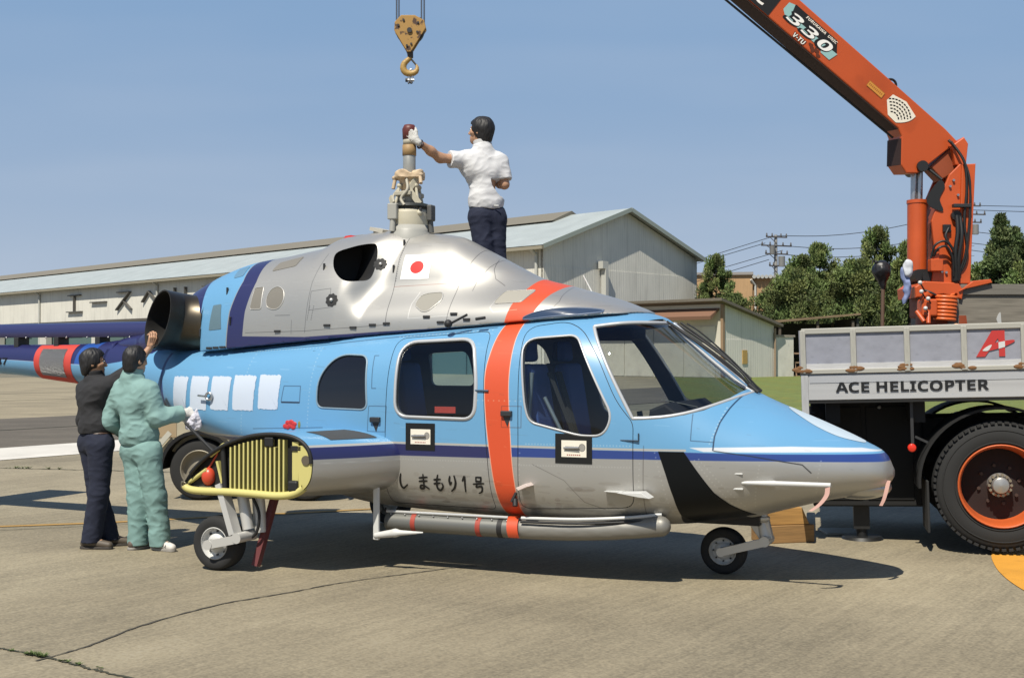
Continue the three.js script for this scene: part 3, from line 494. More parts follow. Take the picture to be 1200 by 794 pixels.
function liveryMap(mode) {   // 'color', or 'orm' (roughness in green, metal in blue)
  return canvasTex(LW, LH, (g) => {
    const P = (x, y) => [lu(x) * LW, (1 - lv(y)) * LH];
    const C = (name, rough, metal) => mode === 'color' ? css(...PAINT[name]) : `rgb(0,${Math.round(rough * 255)},${Math.round(metal * 255)})`;
    const path = (pts, fill) => { g.fillStyle = fill; g.beginPath(); pts.forEach((p, i) => g[i ? 'lineTo' : 'moveTo'](...P(...p))); g.closePath(); g.fill(); };
    const line = (pts, w, st) => { g.strokeStyle = st; g.lineWidth = w; g.beginPath(); pts.forEach((p, i) => g[i ? 'lineTo' : 'moveTo'](...P(...p))); g.stroke(); };
    path([[LX0, LY0], [LX1, LY0], [LX1, LY1], [LX0, LY1]], C('blue', 0.34, 0));
    path([[-0.95, LY0], [LX1, LY0], [LX1, 0.95], [-0.95, 0.95]], C('silver', 0.44, 0.6));
    path([[-2.3, 1.58], [-1.95, 1.62], [-1.55, 1.70], [-1.3, 1.9], [-1.3, 2.1], [-2.3, 2.1]], C('navy', 0.35, 0));
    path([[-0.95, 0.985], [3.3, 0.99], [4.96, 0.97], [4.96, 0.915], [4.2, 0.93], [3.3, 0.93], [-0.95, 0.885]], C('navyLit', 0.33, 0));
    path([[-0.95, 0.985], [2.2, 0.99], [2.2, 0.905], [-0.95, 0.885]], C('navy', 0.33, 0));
    path([[3.62, 1.022], [4.3, 1.032], [4.75, 1.015], [4.9, 0.985], [4.6, 0.99], [3.72, 0.993]], C('white', 0.35, 0.1));
    path([[-0.95, 1.005], [3.6, 1.008], [3.6, 0.992], [-0.95, 0.987]], C('silver', 0.4, 0.2));
    const b = []; for (let i = 0; i <= 30; i++) { const y = lerp(0.3, 2.1, i / 30); b.push([bandL(y), y]); } for (let i = 30; i >= 0; i--) { const y = lerp(0.3, 2.1, i / 30); b.push([bandR(y), y]); }
    path(b, C('orange', 0.6, 0));
    if (mode === 'color') { line(b.slice(0, 31), 1.6, css(0.75, 0.38, 0.28)); line(b.slice(31), 1.6, css(0.75, 0.38, 0.28)); }
    path([[3.405, 0.99], [3.585, 0.99], [3.66, 0.88], [3.78, 0.70], [3.93, 0.535], [4.0, 0.45], [3.5, 0.40], [3.53, 0.52], [3.505, 0.66], [3.46, 0.82]], C('black', 0.5, 0));
    if (mode === 'color') {
      const r = rng(3); g.globalAlpha = 0.10;   // oily wear and grime streaks, thin
      for (let i = 0; i < 420; i++) { const x = lerp(-2, 4.8, r()), y = lerp(0.38, 1.95, r()), l = 0.05 + 0.5 * r() * r(); g.strokeStyle = r() < 0.6 ? '#3b3328' : '#ffffff'; g.lineWidth = 0.6 + 2.4 * r() * r(); g.beginPath(); const [a, c] = P(x, y), [d, e] = P(x + l * 0.4, y - 0.01 * r()); g.moveTo(a, c); g.lineTo(d, e); g.stroke(); }
      for (let i = 0; i < 260; i++) { const x = lerp(-0.5, 3.9, r()), y = 0.42 + 0.45 * r() * r(); g.fillStyle = '#40352a'; g.globalAlpha = 0.05 + 0.07 * r(); const [a, c] = P(x, y); g.beginPath(); g.ellipse(a, c, 4 + 22 * r(), 1.5 + 5 * r(), 0, 0, 7); g.fill(); }
      g.globalAlpha = 1;
      // panel seams and rivet lines
      const seam = 'rgba(25,32,45,0.55)';
      line([[-1.29, 1.70], [-1.30, 1.5], [-1.26, 1.2], [-1.2, 1.0]], 9, 'rgba(16,36,92,0.8)');
      line([[-0.9, 1.70], [-0.2, 1.715], [0.4, 1.76], [1.06, 1.82], [2.05, 1.90]], 1.6, seam);
      line([[0.2, 1.3], [0.39, 1.3], [0.39, 1.43], [0.22, 1.43], [0.2, 1.3]], 1.8, seam); line([[0.2, 1.296], [0.39, 1.296]], 3.4, 'rgba(20,25,40,0.8)');
      line([[1.09, 1.68], [1.05, 1.68], [1.07, 1.42], [1.11, 1.42]], 1.6, seam); line([[1.05, 1.28], [1.21, 1.28], [1.2, 1.08], [1.04, 1.08], [1.05, 1.28]], 1.4, seam);
      line([[2.2, 1.30], [2.36, 1.30], [2.36, 1.14], [2.2, 1.14], [2.2, 1.30]], 1.3, 'rgba(60,30,30,0.5)');
      line([[-0.1, 1.07], [0.62, 1.10]], 1.6, seam);
      line([[3.91, 1.39], [3.86, 1.30], [3.815, 1.2], [3.79, 1.1], [3.785, 1.0]], 2.6, 'rgba(10,20,40,0.75)');
      line([[3.79, 1.0], [4.04, 0.965], [4.38, 0.905], [4.44, 0.845]], 2.0, 'rgba(30,28,30,0.75)');
      line([[3.63, 1.26], [3.63, 1.07], [3.79, 1.06]], 1.5, seam); line([[3.30, 1.03], [3.29, 0.5]], 1.3, 'rgba(40,36,34,0.45)');
      line([[2.62, 1.10], [2.62, 0.9]], 0.1, seam); line([[2.45, 0.87], [2.7, 0.76], [2.85, 0.6], [3.0, 0.55]], 1.2, 'rgba(40,36,34,0.35)');
      g.fillStyle = 'rgba(205,205,200,0.38)';
      const riv = (x0, y0, x1, y1, n) => { for (let i = 0; i < n; i++) { const [a, c] = P(lerp(x0, x1, i / (n - 1)), lerp(y0, y1, i / (n - 1))); g.beginPath(); g.arc(a, c, 1.5, 0, 7); g.fill(); } };
      riv(3.38, 0.98, 3.48, 0.55, 14); riv(1.2, 1.83, 2.02, 1.88, 26); riv(1.2, 0.87, 2.1, 0.875, 40); riv(-0.9, 1.69, 0.5, 1.745, 44); riv(0.5, 1.72, 0.46, 0.95, 26); riv(-0.2, 1.69, -0.24, 1.0, 24); riv(2.4, 1.02, 3.2, 1.025, 34); riv(2.34, 0.86, 3.2, 0.87, 40); riv(3.84, 1.3, 3.76, 1.05, 12); riv(4.1, 0.9, 4.05, 0.6, 12); riv(4.5, 0.93, 4.46, 0.7, 9); riv(3.66, 0.93, 3.95, 0.56, 18); riv(3.69, 0.94, 3.98, 0.60, 16); riv(3.27, 0.9, 3.25, 0.52, 10); riv(2.35, 0.95, 2.33, 0.5, 12); riv(2.4, 0.47, 3.3, 0.50, 26); riv(1.22, 0.9, 1.27, 0.5, 14); riv(2.0, 1.34, 2.4, 1.34, 10); riv(1.3, 0.5, 2.1, 0.48, 16);
    }
  }, mode === 'color');
}
const liveryColor = liveryMap('color'), liveryOrm = liveryMap('orm');
const skinM = new THREE.MeshPhysicalMaterial({ map: liveryColor, roughnessMap: liveryOrm, metalnessMap: liveryOrm, roughness: 1, metalness: 1, clearcoat: 0.14, clearcoatRoughness: 0.15 });
const cabinM = std(0.16, 0.165, 0.17, 0.8);
const paint = (k, rough = 0.34, metal = 0) => new THREE.MeshPhysicalMaterial({ color: lin(...PAINT[k]), roughness: rough, metalness: metal, clearcoat: 0.5, clearcoatRoughness: 0.12 });
const blueM = paint('blue'), navyM = paint('navy', 0.38), silverM = paint('silver', 0.34, 0.7), orangeM = paint('orange', 0.6), whiteFrame = std(0.56, 0.57, 0.58, 0.35, { metalness: 0.25 });
const glassM = new THREE.MeshPhysicalMaterial({ color: lin(0.78, 0.82, 0.83), roughness: 0.02, transmission: 1, thickness: 0, ior: 1.5 });
const clearGlassM = new THREE.MeshPhysicalMaterial({ color: lin(0.62, 0.65, 0.66), roughness: 0.02, transmission: 1, thickness: 0, ior: 1.5 });
const darkGlassM = new THREE.MeshPhysicalMaterial({ color: lin(0.006, 0.006, 0.008), roughness: 0.06, clearcoat: 0.6 });

const heli = thing('helicopter', 'light blue and silver helicopter with an orange band, rotor blades taken off', 'helicopter', [-1.7593, 0, -10.7002], -0.4032);

// ---- shell, cut with window openings; the two doors are separate panels with open joints
function loft(off, flip) {
  const xs = []; const n = 150; for (let i = 0; i <= n; i++) { const t = i / n; xs.push(lerp(-2.2 - off * 0, 4.955 + off, t < 0.75 ? t * 1.02 : 0.765 + (1 - 0.765) * (1 - Math.pow(1 - (t - 0.75) / 0.25, 1.6)))); }
  const na = 132, pos = [], uv = [], idx = [];
  for (const x of xs) for (let j = 0; j < na; j++) { const p = bodyRing(x, j / na * Math.PI * 2, off); pos.push(p.x, p.y, p.z); uv.push(lu(p.x), lv(p.y)); }
  for (let i = 0; i < n; i++) for (let j = 0; j < na; j++) { const a = i * na + j, b = i * na + (j + 1) % na, c = a + na, d = b + na; if (flip) idx.push(a, b, c, b, d, c); else idx.push(a, c, b, b, c, d); }
  for (const [i, s] of [[0, 1], [n, -1]]) { const c = pos.length / 3; pos.push(xs[i], fC(xs[i]), 0); uv.push(lu(xs[i]), lv(fC(xs[i]))); for (let j = 0; j < na; j++) { const a = i * na + j, b = i * na + (j + 1) % na; if ((s > 0) !== flip) idx.push(c, a, b); else idx.push(c, b, a); } }
  const g = new THREE.BufferGeometry(); g.setAttribute('position', new THREE.Float32BufferAttribute(pos, 3)); g.setAttribute('uv', new THREE.Float32BufferAttribute(uv, 2)); g.setIndex(idx); g.computeVertexNormals(); return g;
}
const cabWin = roundPoly([[1.30, 1.215], [1.285, 1.775], [1.90, 1.80], [1.975, 1.50], [1.965, 1.205]], [0.10, 0.12, 0.11, 0.2, 0.09]);
const rearWin = roundPoly([[0.565, 1.265], [0.56, 1.50], [0.70, 1.685], [0.985, 1.675], [1.03, 1.255]], [0.06, 0.14, 0.12, 0.07, 0.06]);
const cockWin = roundPoly([[2.395, 1.30], [2.33, 1.80], [2.735, 1.83], [2.80, 1.72], [3.06, 1.24], [3.0, 1.10], [2.82, 1.10], [2.43, 1.19]], [0.08, 0.11, 0.06, 0.08, 0.09, 0.10, 0.06, 0.06]);
const wsBottom = [[3.215, 1.225], [3.40, 1.235], [3.57, 1.25], [3.70, 1.285], [3.80, 1.335], [3.88, 1.405]];
const windscreen = [[2.84, 1.905], [3.0, 1.925], [3.16, 1.935], [3.55, 2.1], [4.1, 1.7], [3.99, 1.50], ...wsBottom.slice().reverse()];
const cockDoor = roundPoly([[2.33, 0.52], [2.335, 1.2], [2.315, 1.90], [2.62, 1.945], [2.78, 1.875], [2.93, 1.68], [3.10, 1.34], [3.225, 1.19], [3.225, 0.57]], [0.08, 0.3, 0.10, 0.08, 0.12, 0.3, 0.3, 0.05, 0.10]);
const cabDoor = roundPoly([[1.19, 0.505], [1.21, 1.82], [2.03, 1.875], [2.06, 1.2], [2.12, 0.50]], [0.05, 0.08, 0.08, 0.3, 0.06]);
const ev = new Evaluator(); ev.useGroups = true; ev.attributes = ['position', 'normal', 'uv'];
const grow = (pts, d) => { let A = 0; const n = pts.length; for (let i = 0; i < n; i++) { const [x0, y0] = pts[i], [x1, y1] = pts[(i + 1) % n]; A += x0 * y1 - x1 * y0; } const s = A > 0 ? 1 : -1; return pts.map((p, i) => { const a = pts[(i + n - 1) % n], b = pts[(i + 1) % n]; let tx = b[0] - a[0], ty = b[1] - a[1]; const l = Math.hypot(tx, ty) || 1; return [p[0] + s * ty / l * d, p[1] - s * tx / l * d]; }); };
const dedupe = (pts) => pts.filter((p, i) => { const q = pts[(i + 1) % pts.length]; return Math.hypot(p[0] - q[0], p[1] - q[1]) > 1e-4; });
function cutter(pts, z0, z1, m = cabinM) { const g = prism(dedupe(pts), z0, z1); g.clearGroups(); const b = new Brush(norm(g), m); b.updateMatrixWorld(); return b; }
let shell;
{
  const o = loft(0, false), i = loft(-0.035, true), g = mergeGeometries([o, i], true);   // two groups: outside paint, inside lining
  shell = new Brush(g, [skinM, cabinM]); shell.updateMatrixWorld();
}
const cut = (a, b, op) => { const r = ev.evaluate(a, b, op); r.updateMatrixWorld(); return r; };
for (const p of [cabWin, cockWin]) shell = cut(shell, cutter(p, -1.3, 1.3), SUBTRACTION);
const portRear = roundPoly([[0.74, 1.40], [0.76, 1.70], [1.16, 1.72], [1.18, 1.40]], 0.06);
shell = cut(shell, cutter(rearWin, 0.3, 1.3), SUBTRACTION); shell = cut(shell, cutter(portRear, -1.3, -0.3), SUBTRACTION);
for (const s of [1, -1]) shell = cut(shell, cutter(windscreen, s > 0 ? 0.075 : -1.3, s > 0 ? 1.3 : -0.075), SUBTRACTION);
const doorCab = cut(shell, cutter(grow(cabDoor, -0.005), 0.3, 1.3), INTERSECTION), doorCock = cut(shell, cutter(grow(cockDoor, -0.005), 0.3, 1.3), INTERSECTION);
for (const p of [cabDoor, cockDoor]) shell = cut(shell, cutter(p, 0.3, 1.3), SUBTRACTION);
function take(brush, name, parent, label) { const m = mesh(name, brush.geometry, brush.material, parent, label); return m; }
take(shell, 'fuselage', heli, 'light blue upper and silver lower fuselage with navy stripe');
const cabinDoor = take(doorCab, 'cabin_door', heli, 'sliding cabin door with large window'), cockpitDoor = take(doorCock, 'cockpit_door', heli, 'cockpit door with raked window');

// patches that lie on a surface: polar grid inside an outline; S(x, y, off) gives the point
const bbox2 = (pts) => { const xs = pts.map((p) => p[0]), ys = pts.map((p) => p[1]); return [Math.min(...xs), Math.max(...xs), Math.min(...ys), Math.max(...ys)]; };
function patch(outline, S, off, rings = 7, center) {
  const o = densify(outline, 0.03), n = o.length, b = bbox2(o), c = center || [(b[0] + b[1]) / 2, (b[2] + b[3]) / 2];
  let A = 0; for (let i = 0; i < n; i++) { const p = o[i], q = o[(i + 1) % n]; A += p[0] * q[1] - q[0] * p[1]; }
  return gridGeo(n, rings, (u, v) => { const p = o[Math.round(u * n) % n], r = v === 0 ? 0.0005 : v; return S(lerp(c[0], p[0], r), lerp(c[1], p[1], r), off); }, (u, v) => { const p = o[Math.round(u * n) % n]; return [(lerp(c[0], p[0], v) - b[0]) / (b[1] - b[0]), (lerp(c[1], p[1], v) - b[2]) / (b[3] - b[2])]; }, A > 0);
}
function trim(outline, S, w, lift, inset = 0, base = 0.001) {   // raised strip round an outline
  const o = densify(outline, 0.02), n = o.length, gi = grow(o, -inset), gm = grow(o, w * 0.35), gm2 = grow(o, w * 0.7), gw = grow(o, w);
  const L = [[gi, base - 0.004], [gi, lift], [gm, lift], [gm2, lift * 0.9], [gw, base]];
  return gridGeo(n, L.length - 1, (u, v) => { const k = Math.round(v * (L.length - 1)), p = L[k][0][Math.round(u * n) % n]; return S(p[0], p[1], L[k][1]); });
}
const port = (g) => { const q = norm(g.clone()); q.scale(1, 1, -1); const p = q.attributes.position, n = q.attributes.normal; for (let i = 0; i < p.count; i += 3) { for (const a of [p, n, q.attributes.uv]) { const k = a.itemSize, t = []; for (let j = 0; j < k; j++) { t[j] = a.array[(i + 1) * k + j]; a.array[(i + 1) * k + j] = a.array[(i + 2) * k + j]; a.array[(i + 2) * k + j] = t[j]; } } } return q; };
const winPart = (parent, o, name, mat, w, lift, fm, label) => { const p = mesh(name, patch(o, onBody, -0.008, 8), mat, parent, label); if (w) mesh('window_frame', trim(o, onBody, w, lift), fm, p); return p; };
winPart(cabinDoor, cabWin, 'window', glassM, 0.026, 0.012, whiteFrame);
winPart(cockpitDoor, cockWin, 'window', glassM, 0.016, 0.007, whiteFrame);
winPart(heli, rearWin, 'window', darkGlassM, 0.014, 0.006, std(0.22, 0.32, 0.4, 0.4), 'black tinted rear cabin window');
for (const [o, nm] of [[cabWin, 'window'], [cockWin, 'window']]) { const q = mesh(nm, port(patch(o, onBody, -0.008, 8)), glassM, heli); mesh('window_frame', port(trim(o, onBody, 0.024, 0.01)), whiteFrame, q); }
mesh('window', port(patch(portRear, onBody, -0.008, 8)), new THREE.MeshPhysicalMaterial({ color: lin(0.62, 0.85, 0.95), roughness: 0.3, transmission: 1, thickness: 0 }), heli, 'blue tinted window on the far side');
{ // windscreen panes: between the lower edge, the roof edge and the centre post
  const zc = 0.075, f = (u, v) => { // u from the rear (door pillar) to the centre, v from sill to roof
    const rear = [lerp(3.215, 2.84, v), lerp(1.225, 1.905, v)];
    let lo = 3.9, hi = 3.15; // the point of the profile near the centre post at this height
    const yb = lerp(1.405, 1.935, v); let x0 = 3.0, x1 = 3.99; for (let k = 0; k < 30; k++) { const m = (x0 + x1) / 2; if (bodyZ(m, yb) > zc) x0 = m; else x1 = m; }
    const t = u, xs = lerp(rear[0], x0, t), yl = v < 0.5 ? 0 : 0; const sag = -0.055 * Math.sin(Math.PI * t) * (1 - v) * 0.9; const y = lerp(rear[1], yb, t) + sag + 0.03 * Math.sin(Math.PI * t) * v * 0.4;
    return onBody(xs, y, -0.006);
  };
  const g = gridGeo(26, 22, f), edge = []; const N = 26;
  for (let i = 0; i <= N; i++) edge.push(f(i / N, 0)); for (let i = 1; i <= N; i++) edge.push(f(1, i / N)); for (let i = N - 1; i >= 0; i--) edge.push(f(i / N, 1)); for (let i = N - 1; i > 0; i--) edge.push(f(0, i / N));
  const fr = new THREE.TubeGeometry(new THREE.CatmullRomCurve3(edge, true, 'catmullrom', 0.1), 200, 0.015, 6, true);
  for (const s of [1, -1]) { const w = mesh('windscreen', s > 0 ? g : port(g), clearGlassM, heli); mesh('windscreen_frame', s > 0 ? fr : port(fr), whiteFrame, w); }
}
// ---- cabin interior
{
  const navySeat = std(0.06, 0.13, 0.40, 0.85, { bumpMap: clothBump, bumpScale: 0.002 }), dark = std(0.025, 0.025, 0.028, 0.7);
  mesh('cabin_floor', boxr(0.4, 3.5, 0.62, 0.66, -0.74, 0.74), dark, heli);
  mesh('bulkhead', [boxr(0.42, 0.46, 0.6, 1.72, -0.7, 0.7), boxr(2.14, 2.17, 0.66, 1.25, 0.2, 0.72), boxr(2.14, 2.17, 0.66, 1.25, -0.72, -0.2)], dark, heli);
  const seat = (x, z, dir, col) => { const s = new THREE.Group(); s.name = numbered('seat'); heli.add(s);
    mesh('cushion', rbox(x - 0.22, x + 0.22, 0.86, 1.0, z - 0.22, z + 0.22, 0.04, 3), col, s);
    const b = rbox(-0.06, 0.06, 0, 0.66, -0.21, 0.21, 0.045, 3); b.rotateZ(dir * 0.16); b.translate(x - dir * 0.20, 0.96, z); mesh('seat_back', b, col, s);
    const h = rbox(-0.045, 0.045, 0, 0.17, -0.12, 0.12, 0.035, 3); h.rotateZ(dir * 0.1); h.translate(x - dir * 0.33, 1.63, z); mesh('headrest', h, col, s);
    mesh('seat_base', boxr(x - 0.16, x + 0.16, 0.66, 0.87, z - 0.17, z + 0.17), dark, s); };
  for (const z of [0.40, -0.40]) seat(2.56, z, 1, navySeat);
  for (const z of [-0.48, 0, 0.48]) { seat(0.95, z, 1, navySeat); }
  for (const z of [-0.40, 0.36]) seat(1.86, z, -1, std(0.02, 0.025, 0.05, 0.85));
  mesh('seat_belt', [plankBar([2.44, 1.55, 0.50], [2.62, 1.02, 0.40], 0.03, 0.05), plankBar([2.44, 1.55, 0.30], [2.62, 1.02, 0.36], 0.03, 0.05)], std(0.02, 0.02, 0.02, 0.8), heli);
  // instrument panel with coaming, pedestal, cyclic stick, overhead console
  const panel = prism([[3.2, 0.7], [3.28, 1.28], [3.40, 1.33], [3.58, 1.20], [3.62, 0.7]], -0.62, 0.62, 0.02); mesh('instrument_panel', panel, dark, heli);
  const dials = []; for (const z of [-0.45, -0.3, -0.15, 0.15, 0.3, 0.45]) for (const y of [1.0, 1.16]) dials.push(at(new THREE.CylinderGeometry(0.055, 0.055, 0.02, 18).rotateZ(Math.PI / 2), 3.235 + (y - 1) * 0.1, y, z)); mesh('dials', dials, std(0.10, 0.10, 0.11, 0.2), heli).name = 'dial';
  mesh('centre_console', boxr(2.6, 3.24, 0.66, 0.95, -0.14, 0.14), dark, heli);
  mesh('overhead_console', rbox(2.45, 3.02, 1.80, 1.90, -0.18, 0.18, 0.02), dark, heli);
  for (const z of [0.38, -0.38]) mesh('control_stick', [tube([[2.98, 0.66, z], [3.0, 0.9, z], [2.92, 1.12, z]], 0.014, 16, 6), bar([2.92, 1.1, z], [2.90, 1.22, z], 0.024)], M.black, heli);
  mesh('door_post', [bar([2.33, 0.9, 0.72], [2.36, 1.55, 0.66], 0.018), bar([2.62, 1.02, 0.60], [2.44, 1.36, 0.60], 0.016)], std(0.25, 0.3, 0.33, 0.4, { metalness: 0.5 }), heli);
  const slips = rbox(1.62, 1.80, 1.235, 1.285, 0.842, 0.848, 0.002, 1); mesh('placard', slips, std(0.5, 0.05, 0.03, 0.5), cabinDoor, 'small red notice inside the cabin window');
  mesh('chart', plankBar([3.30, 1.345, 0.32], [3.52, 1.29, 0.18], 0.004, 0.10), std(0.45, 0.46, 0.42, 0.7), heli, 'pale folded paper on the coaming');
}
// ---- writing and marks on the starboard side
const decalTex = (w, h, draw) => canvasTex(w, h, draw);
function decal(name, x0, x1, y0, y1, S, draw, w, h, off = 0.0035, parent = heli, label, extra = {}) {
  const g = gridGeo(14, 14, (u, v) => S(lerp(x0, x1, u), lerp(y0, y1, v), off));
  const t = decalTex(w, h, draw); return mesh(name, g, new THREE.MeshStandardMaterial({ map: t, roughness: 0.45, transparent: true, alphaTest: 0.4, ...extra }), parent, label);
}
{ // brush lettering: shi ma mo ri 1 go, each drawn as strokes in a box 0..1
  const Q = {
    shi: [[[.30, .02], [.22, .35], [.24, .75], [.45, .95], [.85, .72]]],
    ma: [[[.12, .22], [.85, .16]], [[.10, .45], [.82, .40]], [[.48, .0], [.50, .70], [.40, .92], [.15, .90], [.22, .72], [.55, .74], [.92, .92]]],
    mo: [[[.45, .0], [.32, .45], [.36, .85], [.62, .98], [.88, .72], [.80, .52]], [[.10, .30], [.68, .26]], [[.08, .56], [.64, .50]]],
    ri: [[[.28, .05], [.22, .30], [.28, .55], [.40, .42]], [[.68, .0], [.78, .40], [.64, .78], [.34, 1.0]]],
    one: [[[.28, .28], [.58, .06], [.58, .98]]],
    go: [[[.30, .02], [.74, .02], [.72, .26], [.30, .27], [.30, .02]], [[.04, .44], [.98, .38]], [[.36, .46], [.30, .62], [.78, .58], [.74, .88], [.48, 1.0]]],
  };
  const cx = [1.355, 1.535, 1.665, 1.785, 1.885, 2.005], keys = ['shi', 'ma', 'mo', 'ri', 'one', 'go'];
  const X0 = 1.29, X1 = 2.075, Y0 = 0.615, Y1 = 0.775, W = 1024, H = 210;
  decal('lettering', X0, X1, Y0, Y1, onBody, (g) => {
    g.clearRect(0, 0, W, H); g.strokeStyle = g.fillStyle = '#0b0a0a'; g.lineCap = g.lineJoin = 'round';
    keys.forEach((k, i) => { const bw = k === 'one' ? 80 : 122, bh = k === 'go' ? 165 : 156, ox = (cx[i] - X0) / (X1 - X0) * W - bw / 2, oy = 24;
      for (const st of Q[k]) { const c = new THREE.CatmullRomCurve3(st.map((p) => V(p[0], p[1], 0)), false, 'catmullrom', k === 'go' && st.length === 5 && st[0][0] === st[4][0] ? 0.05 : 0.5), P = c.getPoints(60); P.forEach((p, j) => { const t = j / 60, r = (k === 'go' ? 8.5 : 10) * (0.55 + 0.6 * Math.sin(Math.PI * (0.15 + 0.75 * t))); g.beginPath(); g.arc(ox + p.x * bw, oy + p.y * bh, r, 0, 7); g.fill(); }); } });
  }, W, H, 0.0035, cabinDoor, 'six black brush painted characters');
}
{ // patches of white paint over the old marks
  const r = rng(21); const rects = [[-1.10, -0.925, 1.215, 1.495], [-0.865, -0.655, 1.21, 1.498], [-0.60, -0.385, 1.215, 1.50], [-0.335, -0.10, 1.22, 1.512], [-0.045, 0.165, 1.235, 1.518]];
  const wm = std(0.56, 0.63, 0.74, 0.55);
  for (const [x0, x1, y0, y1] of rects) {
    const o = []; const N = 26; for (let i = 0; i < N; i++) o.push([lerp(x0, x1, i / N) + 0.012, y0 + 0.012 * (r() - 0.5)]); for (let i = 0; i < N; i++) o.push([x1 + 0.006 * (r() - 0.5) + 0.015 * i / N, lerp(y0, y1, i / N)]); for (let i = 0; i < N; i++) o.push([lerp(x1, x0, i / N), y1 + 0.012 * (r() - 0.5)]); for (let i = 0; i < N; i++) o.push([x0 + 0.005 * (r() - 0.5), lerp(y1, y0, i / N)]);
    mesh('paint_patch', patch(smoothLoop(o, 120), onBody, 0.003, 5), wm, heli);
  }
  const placard = (x0, x1, y0, y1, parent) => { decal('placard', x0, x1, y0, y1, onBody, (g, w, h) => { g.fillStyle = '#0c0d0c'; g.fillRect(0, 0, w, h); g.fillStyle = '#d9d3c4'; g.fillRect(w * 0.17, h * 0.22, w * 0.68, h * 0.56); g.fillStyle = '#8d8a84'; g.beginPath(); g.ellipse(w * 0.73, h * 0.46, w * 0.085, h * 0.125, 0, 0, 7); g.fill(); g.fillRect(w * 0.28, h * 0.43, w * 0.40, h * 0.12); g.strokeStyle = '#55524d'; g.lineWidth = 3; g.beginPath(); g.ellipse(w * 0.73, h * 0.46, w * 0.085, h * 0.125, 0, 0, 7); g.stroke(); g.strokeRect(w * 0.28, h * 0.43, w * 0.34, h * 0.12); g.fillStyle = '#8a4038'; for (let i = 0; i < 7; i++) g.fillRect(w * (0.32 + i * 0.055), h * 0.69, w * 0.035, h * 0.04); }, 256, 192, 0.0035, parent, 'black bordered white handle placard'); const hx = lerp(x0, x1, 0.42), hy = lerp(y0, y1, 0.52), p = onBody(hx, hy, 0.012); mesh('handle', bar([hx - 0.05, hy, p.z], [hx + 0.07, hy + 0.005, p.z + 0.004], 0.009), M.steel, parent); };
  placard(1.385, 1.64, 0.945, 1.155, cabinDoor); placard(2.635, 2.92, 0.885, 1.105, cockpitDoor);
  // latches, hinges, small fittings
  for (const [x, y, p] of [[1.115, 1.165, heli], [2.245, 1.235, heli]]) { mesh('latch', [rbox(x - 0.045, x + 0.045, y - 0.012, y + 0.03, 0.865, 0.905, 0.008), prism([[x - 0.03, y - 0.015], [x + 0.03, y - 0.015], [x + 0.005, y - 0.09]], 0.873, 0.882)], std(0.03, 0.032, 0.035, 0.4), p); }
  mesh('tread_notch', [rbox(3.13, 3.27, 1.062, 1.07, 0.835, 0.85, 0.003), rbox(3.262, 3.27, 1.062, 1.12, 0.832, 0.847, 0.003)], std(0.03, 0.05, 0.08, 0.5), heli);
  mesh('handle', [bar([1.98, 1.415, 0.875], [2.09, 1.413, 0.875], 0.007)], std(0.05, 0.1, 0.16, 0.4), cabinDoor);
  // crest with a red flower, filler cap, tow ring
  { const p = onBody(0.31, 1.10, 0.004); mesh('crest', [...[[-.05, 0], [-.025, .03], [.01, .035], [.04, .02], [0, .005], [.03, -.005], [-.025, -.005]].map(([a, b], i) => at(new THREE.SphereGeometry(0.026, 10, 6).scale(1, 0.8, 0.25), 0.30 + a, 1.10 + b, onBody(0.3 + a, 1.1 + b).z + 0.002))], std(0.55, 0.03, 0.03, 0.5), heli, 'small red flower crest'); mesh('crest_leaf', [at(new THREE.SphereGeometry(0.02, 8, 6).scale(0.7, 1.6, 0.25), 0.39, 1.115, p.z + 0.002)], std(0.22, 0.22, 0.05, 0.5), heli); }
  { const p = onBody(-0.62, 1.33, 0); mesh('tow_ring', [new THREE.TorusGeometry(0.03, 0.011, 8, 20).translate(-0.60, 1.33, p.z + 0.03), bar([-0.72, 1.335, p.z + 0.02], [-0.63, 1.33, p.z + 0.04], 0.009)], M.steel, heli); }
  mesh('black_panel', patch([[3.405, 0.99], [3.585, 0.99], [3.66, 0.88], [3.79, 0.70], [3.93, 0.575], [4.03, 0.52], [3.60, 0.46], [3.53, 0.52], [3.505, 0.66], [3.46, 0.82]].reverse(), onBody, 0.0025, 8), new THREE.MeshPhysicalMaterial({ color: lin(0.004, 0.005, 0.006), roughness: 0.35, specularIntensity: 0.35 }), heli, 'slanting black panel ahead of the cockpit door');
  // antenna blade, footstep, pitot tube with cover, drain vents
  mesh('antenna', [prism([[3.14, 0.695], [3.32, 0.705], [3.38, 0.665], [3.30, 0.67]], 0.83, 0.96, 0.004), prism([[3.02, 0.695], [3.16, 0.70], [3.16, 0.688]], 0.83, 0.90)], M.whitePaint, heli, 'white blade aerial');
  mesh('antenna', prism([[2.36, 0.70], [2.44, 0.735], [2.46, 0.715], [2.38, 0.68]], 0.86, 0.98, 0.003), std(0.72, 0.6, 0.55, 0.5), heli);
  mesh('lamp', [bar([2.30, 0.60, 0.85], [2.31, 0.55, 0.87], 0.02), bar([2.31, 0.65, 0.85], [2.28, 0.58, 0.87], 0.012)], M.black, heli);
  const pz = bodyZ(4.2, 0.775); mesh('pitot_tube', [bar([3.98, 0.775, bodyZ(3.98, 0.775) - 0.01], [4.22, 0.78, pz + 0.075], 0.012, 0.021), bar([4.22, 0.78, pz + 0.075], [4.60, 0.785, pz + 0.085], 0.019, 0.017), prism([[4.0, 0.755], [4.2, 0.765], [4.2, 0.79], [4.02, 0.785]], pz - 0.02, pz + 0.07, 0.003)], M.whitePaint, heli, 'pitot tube');
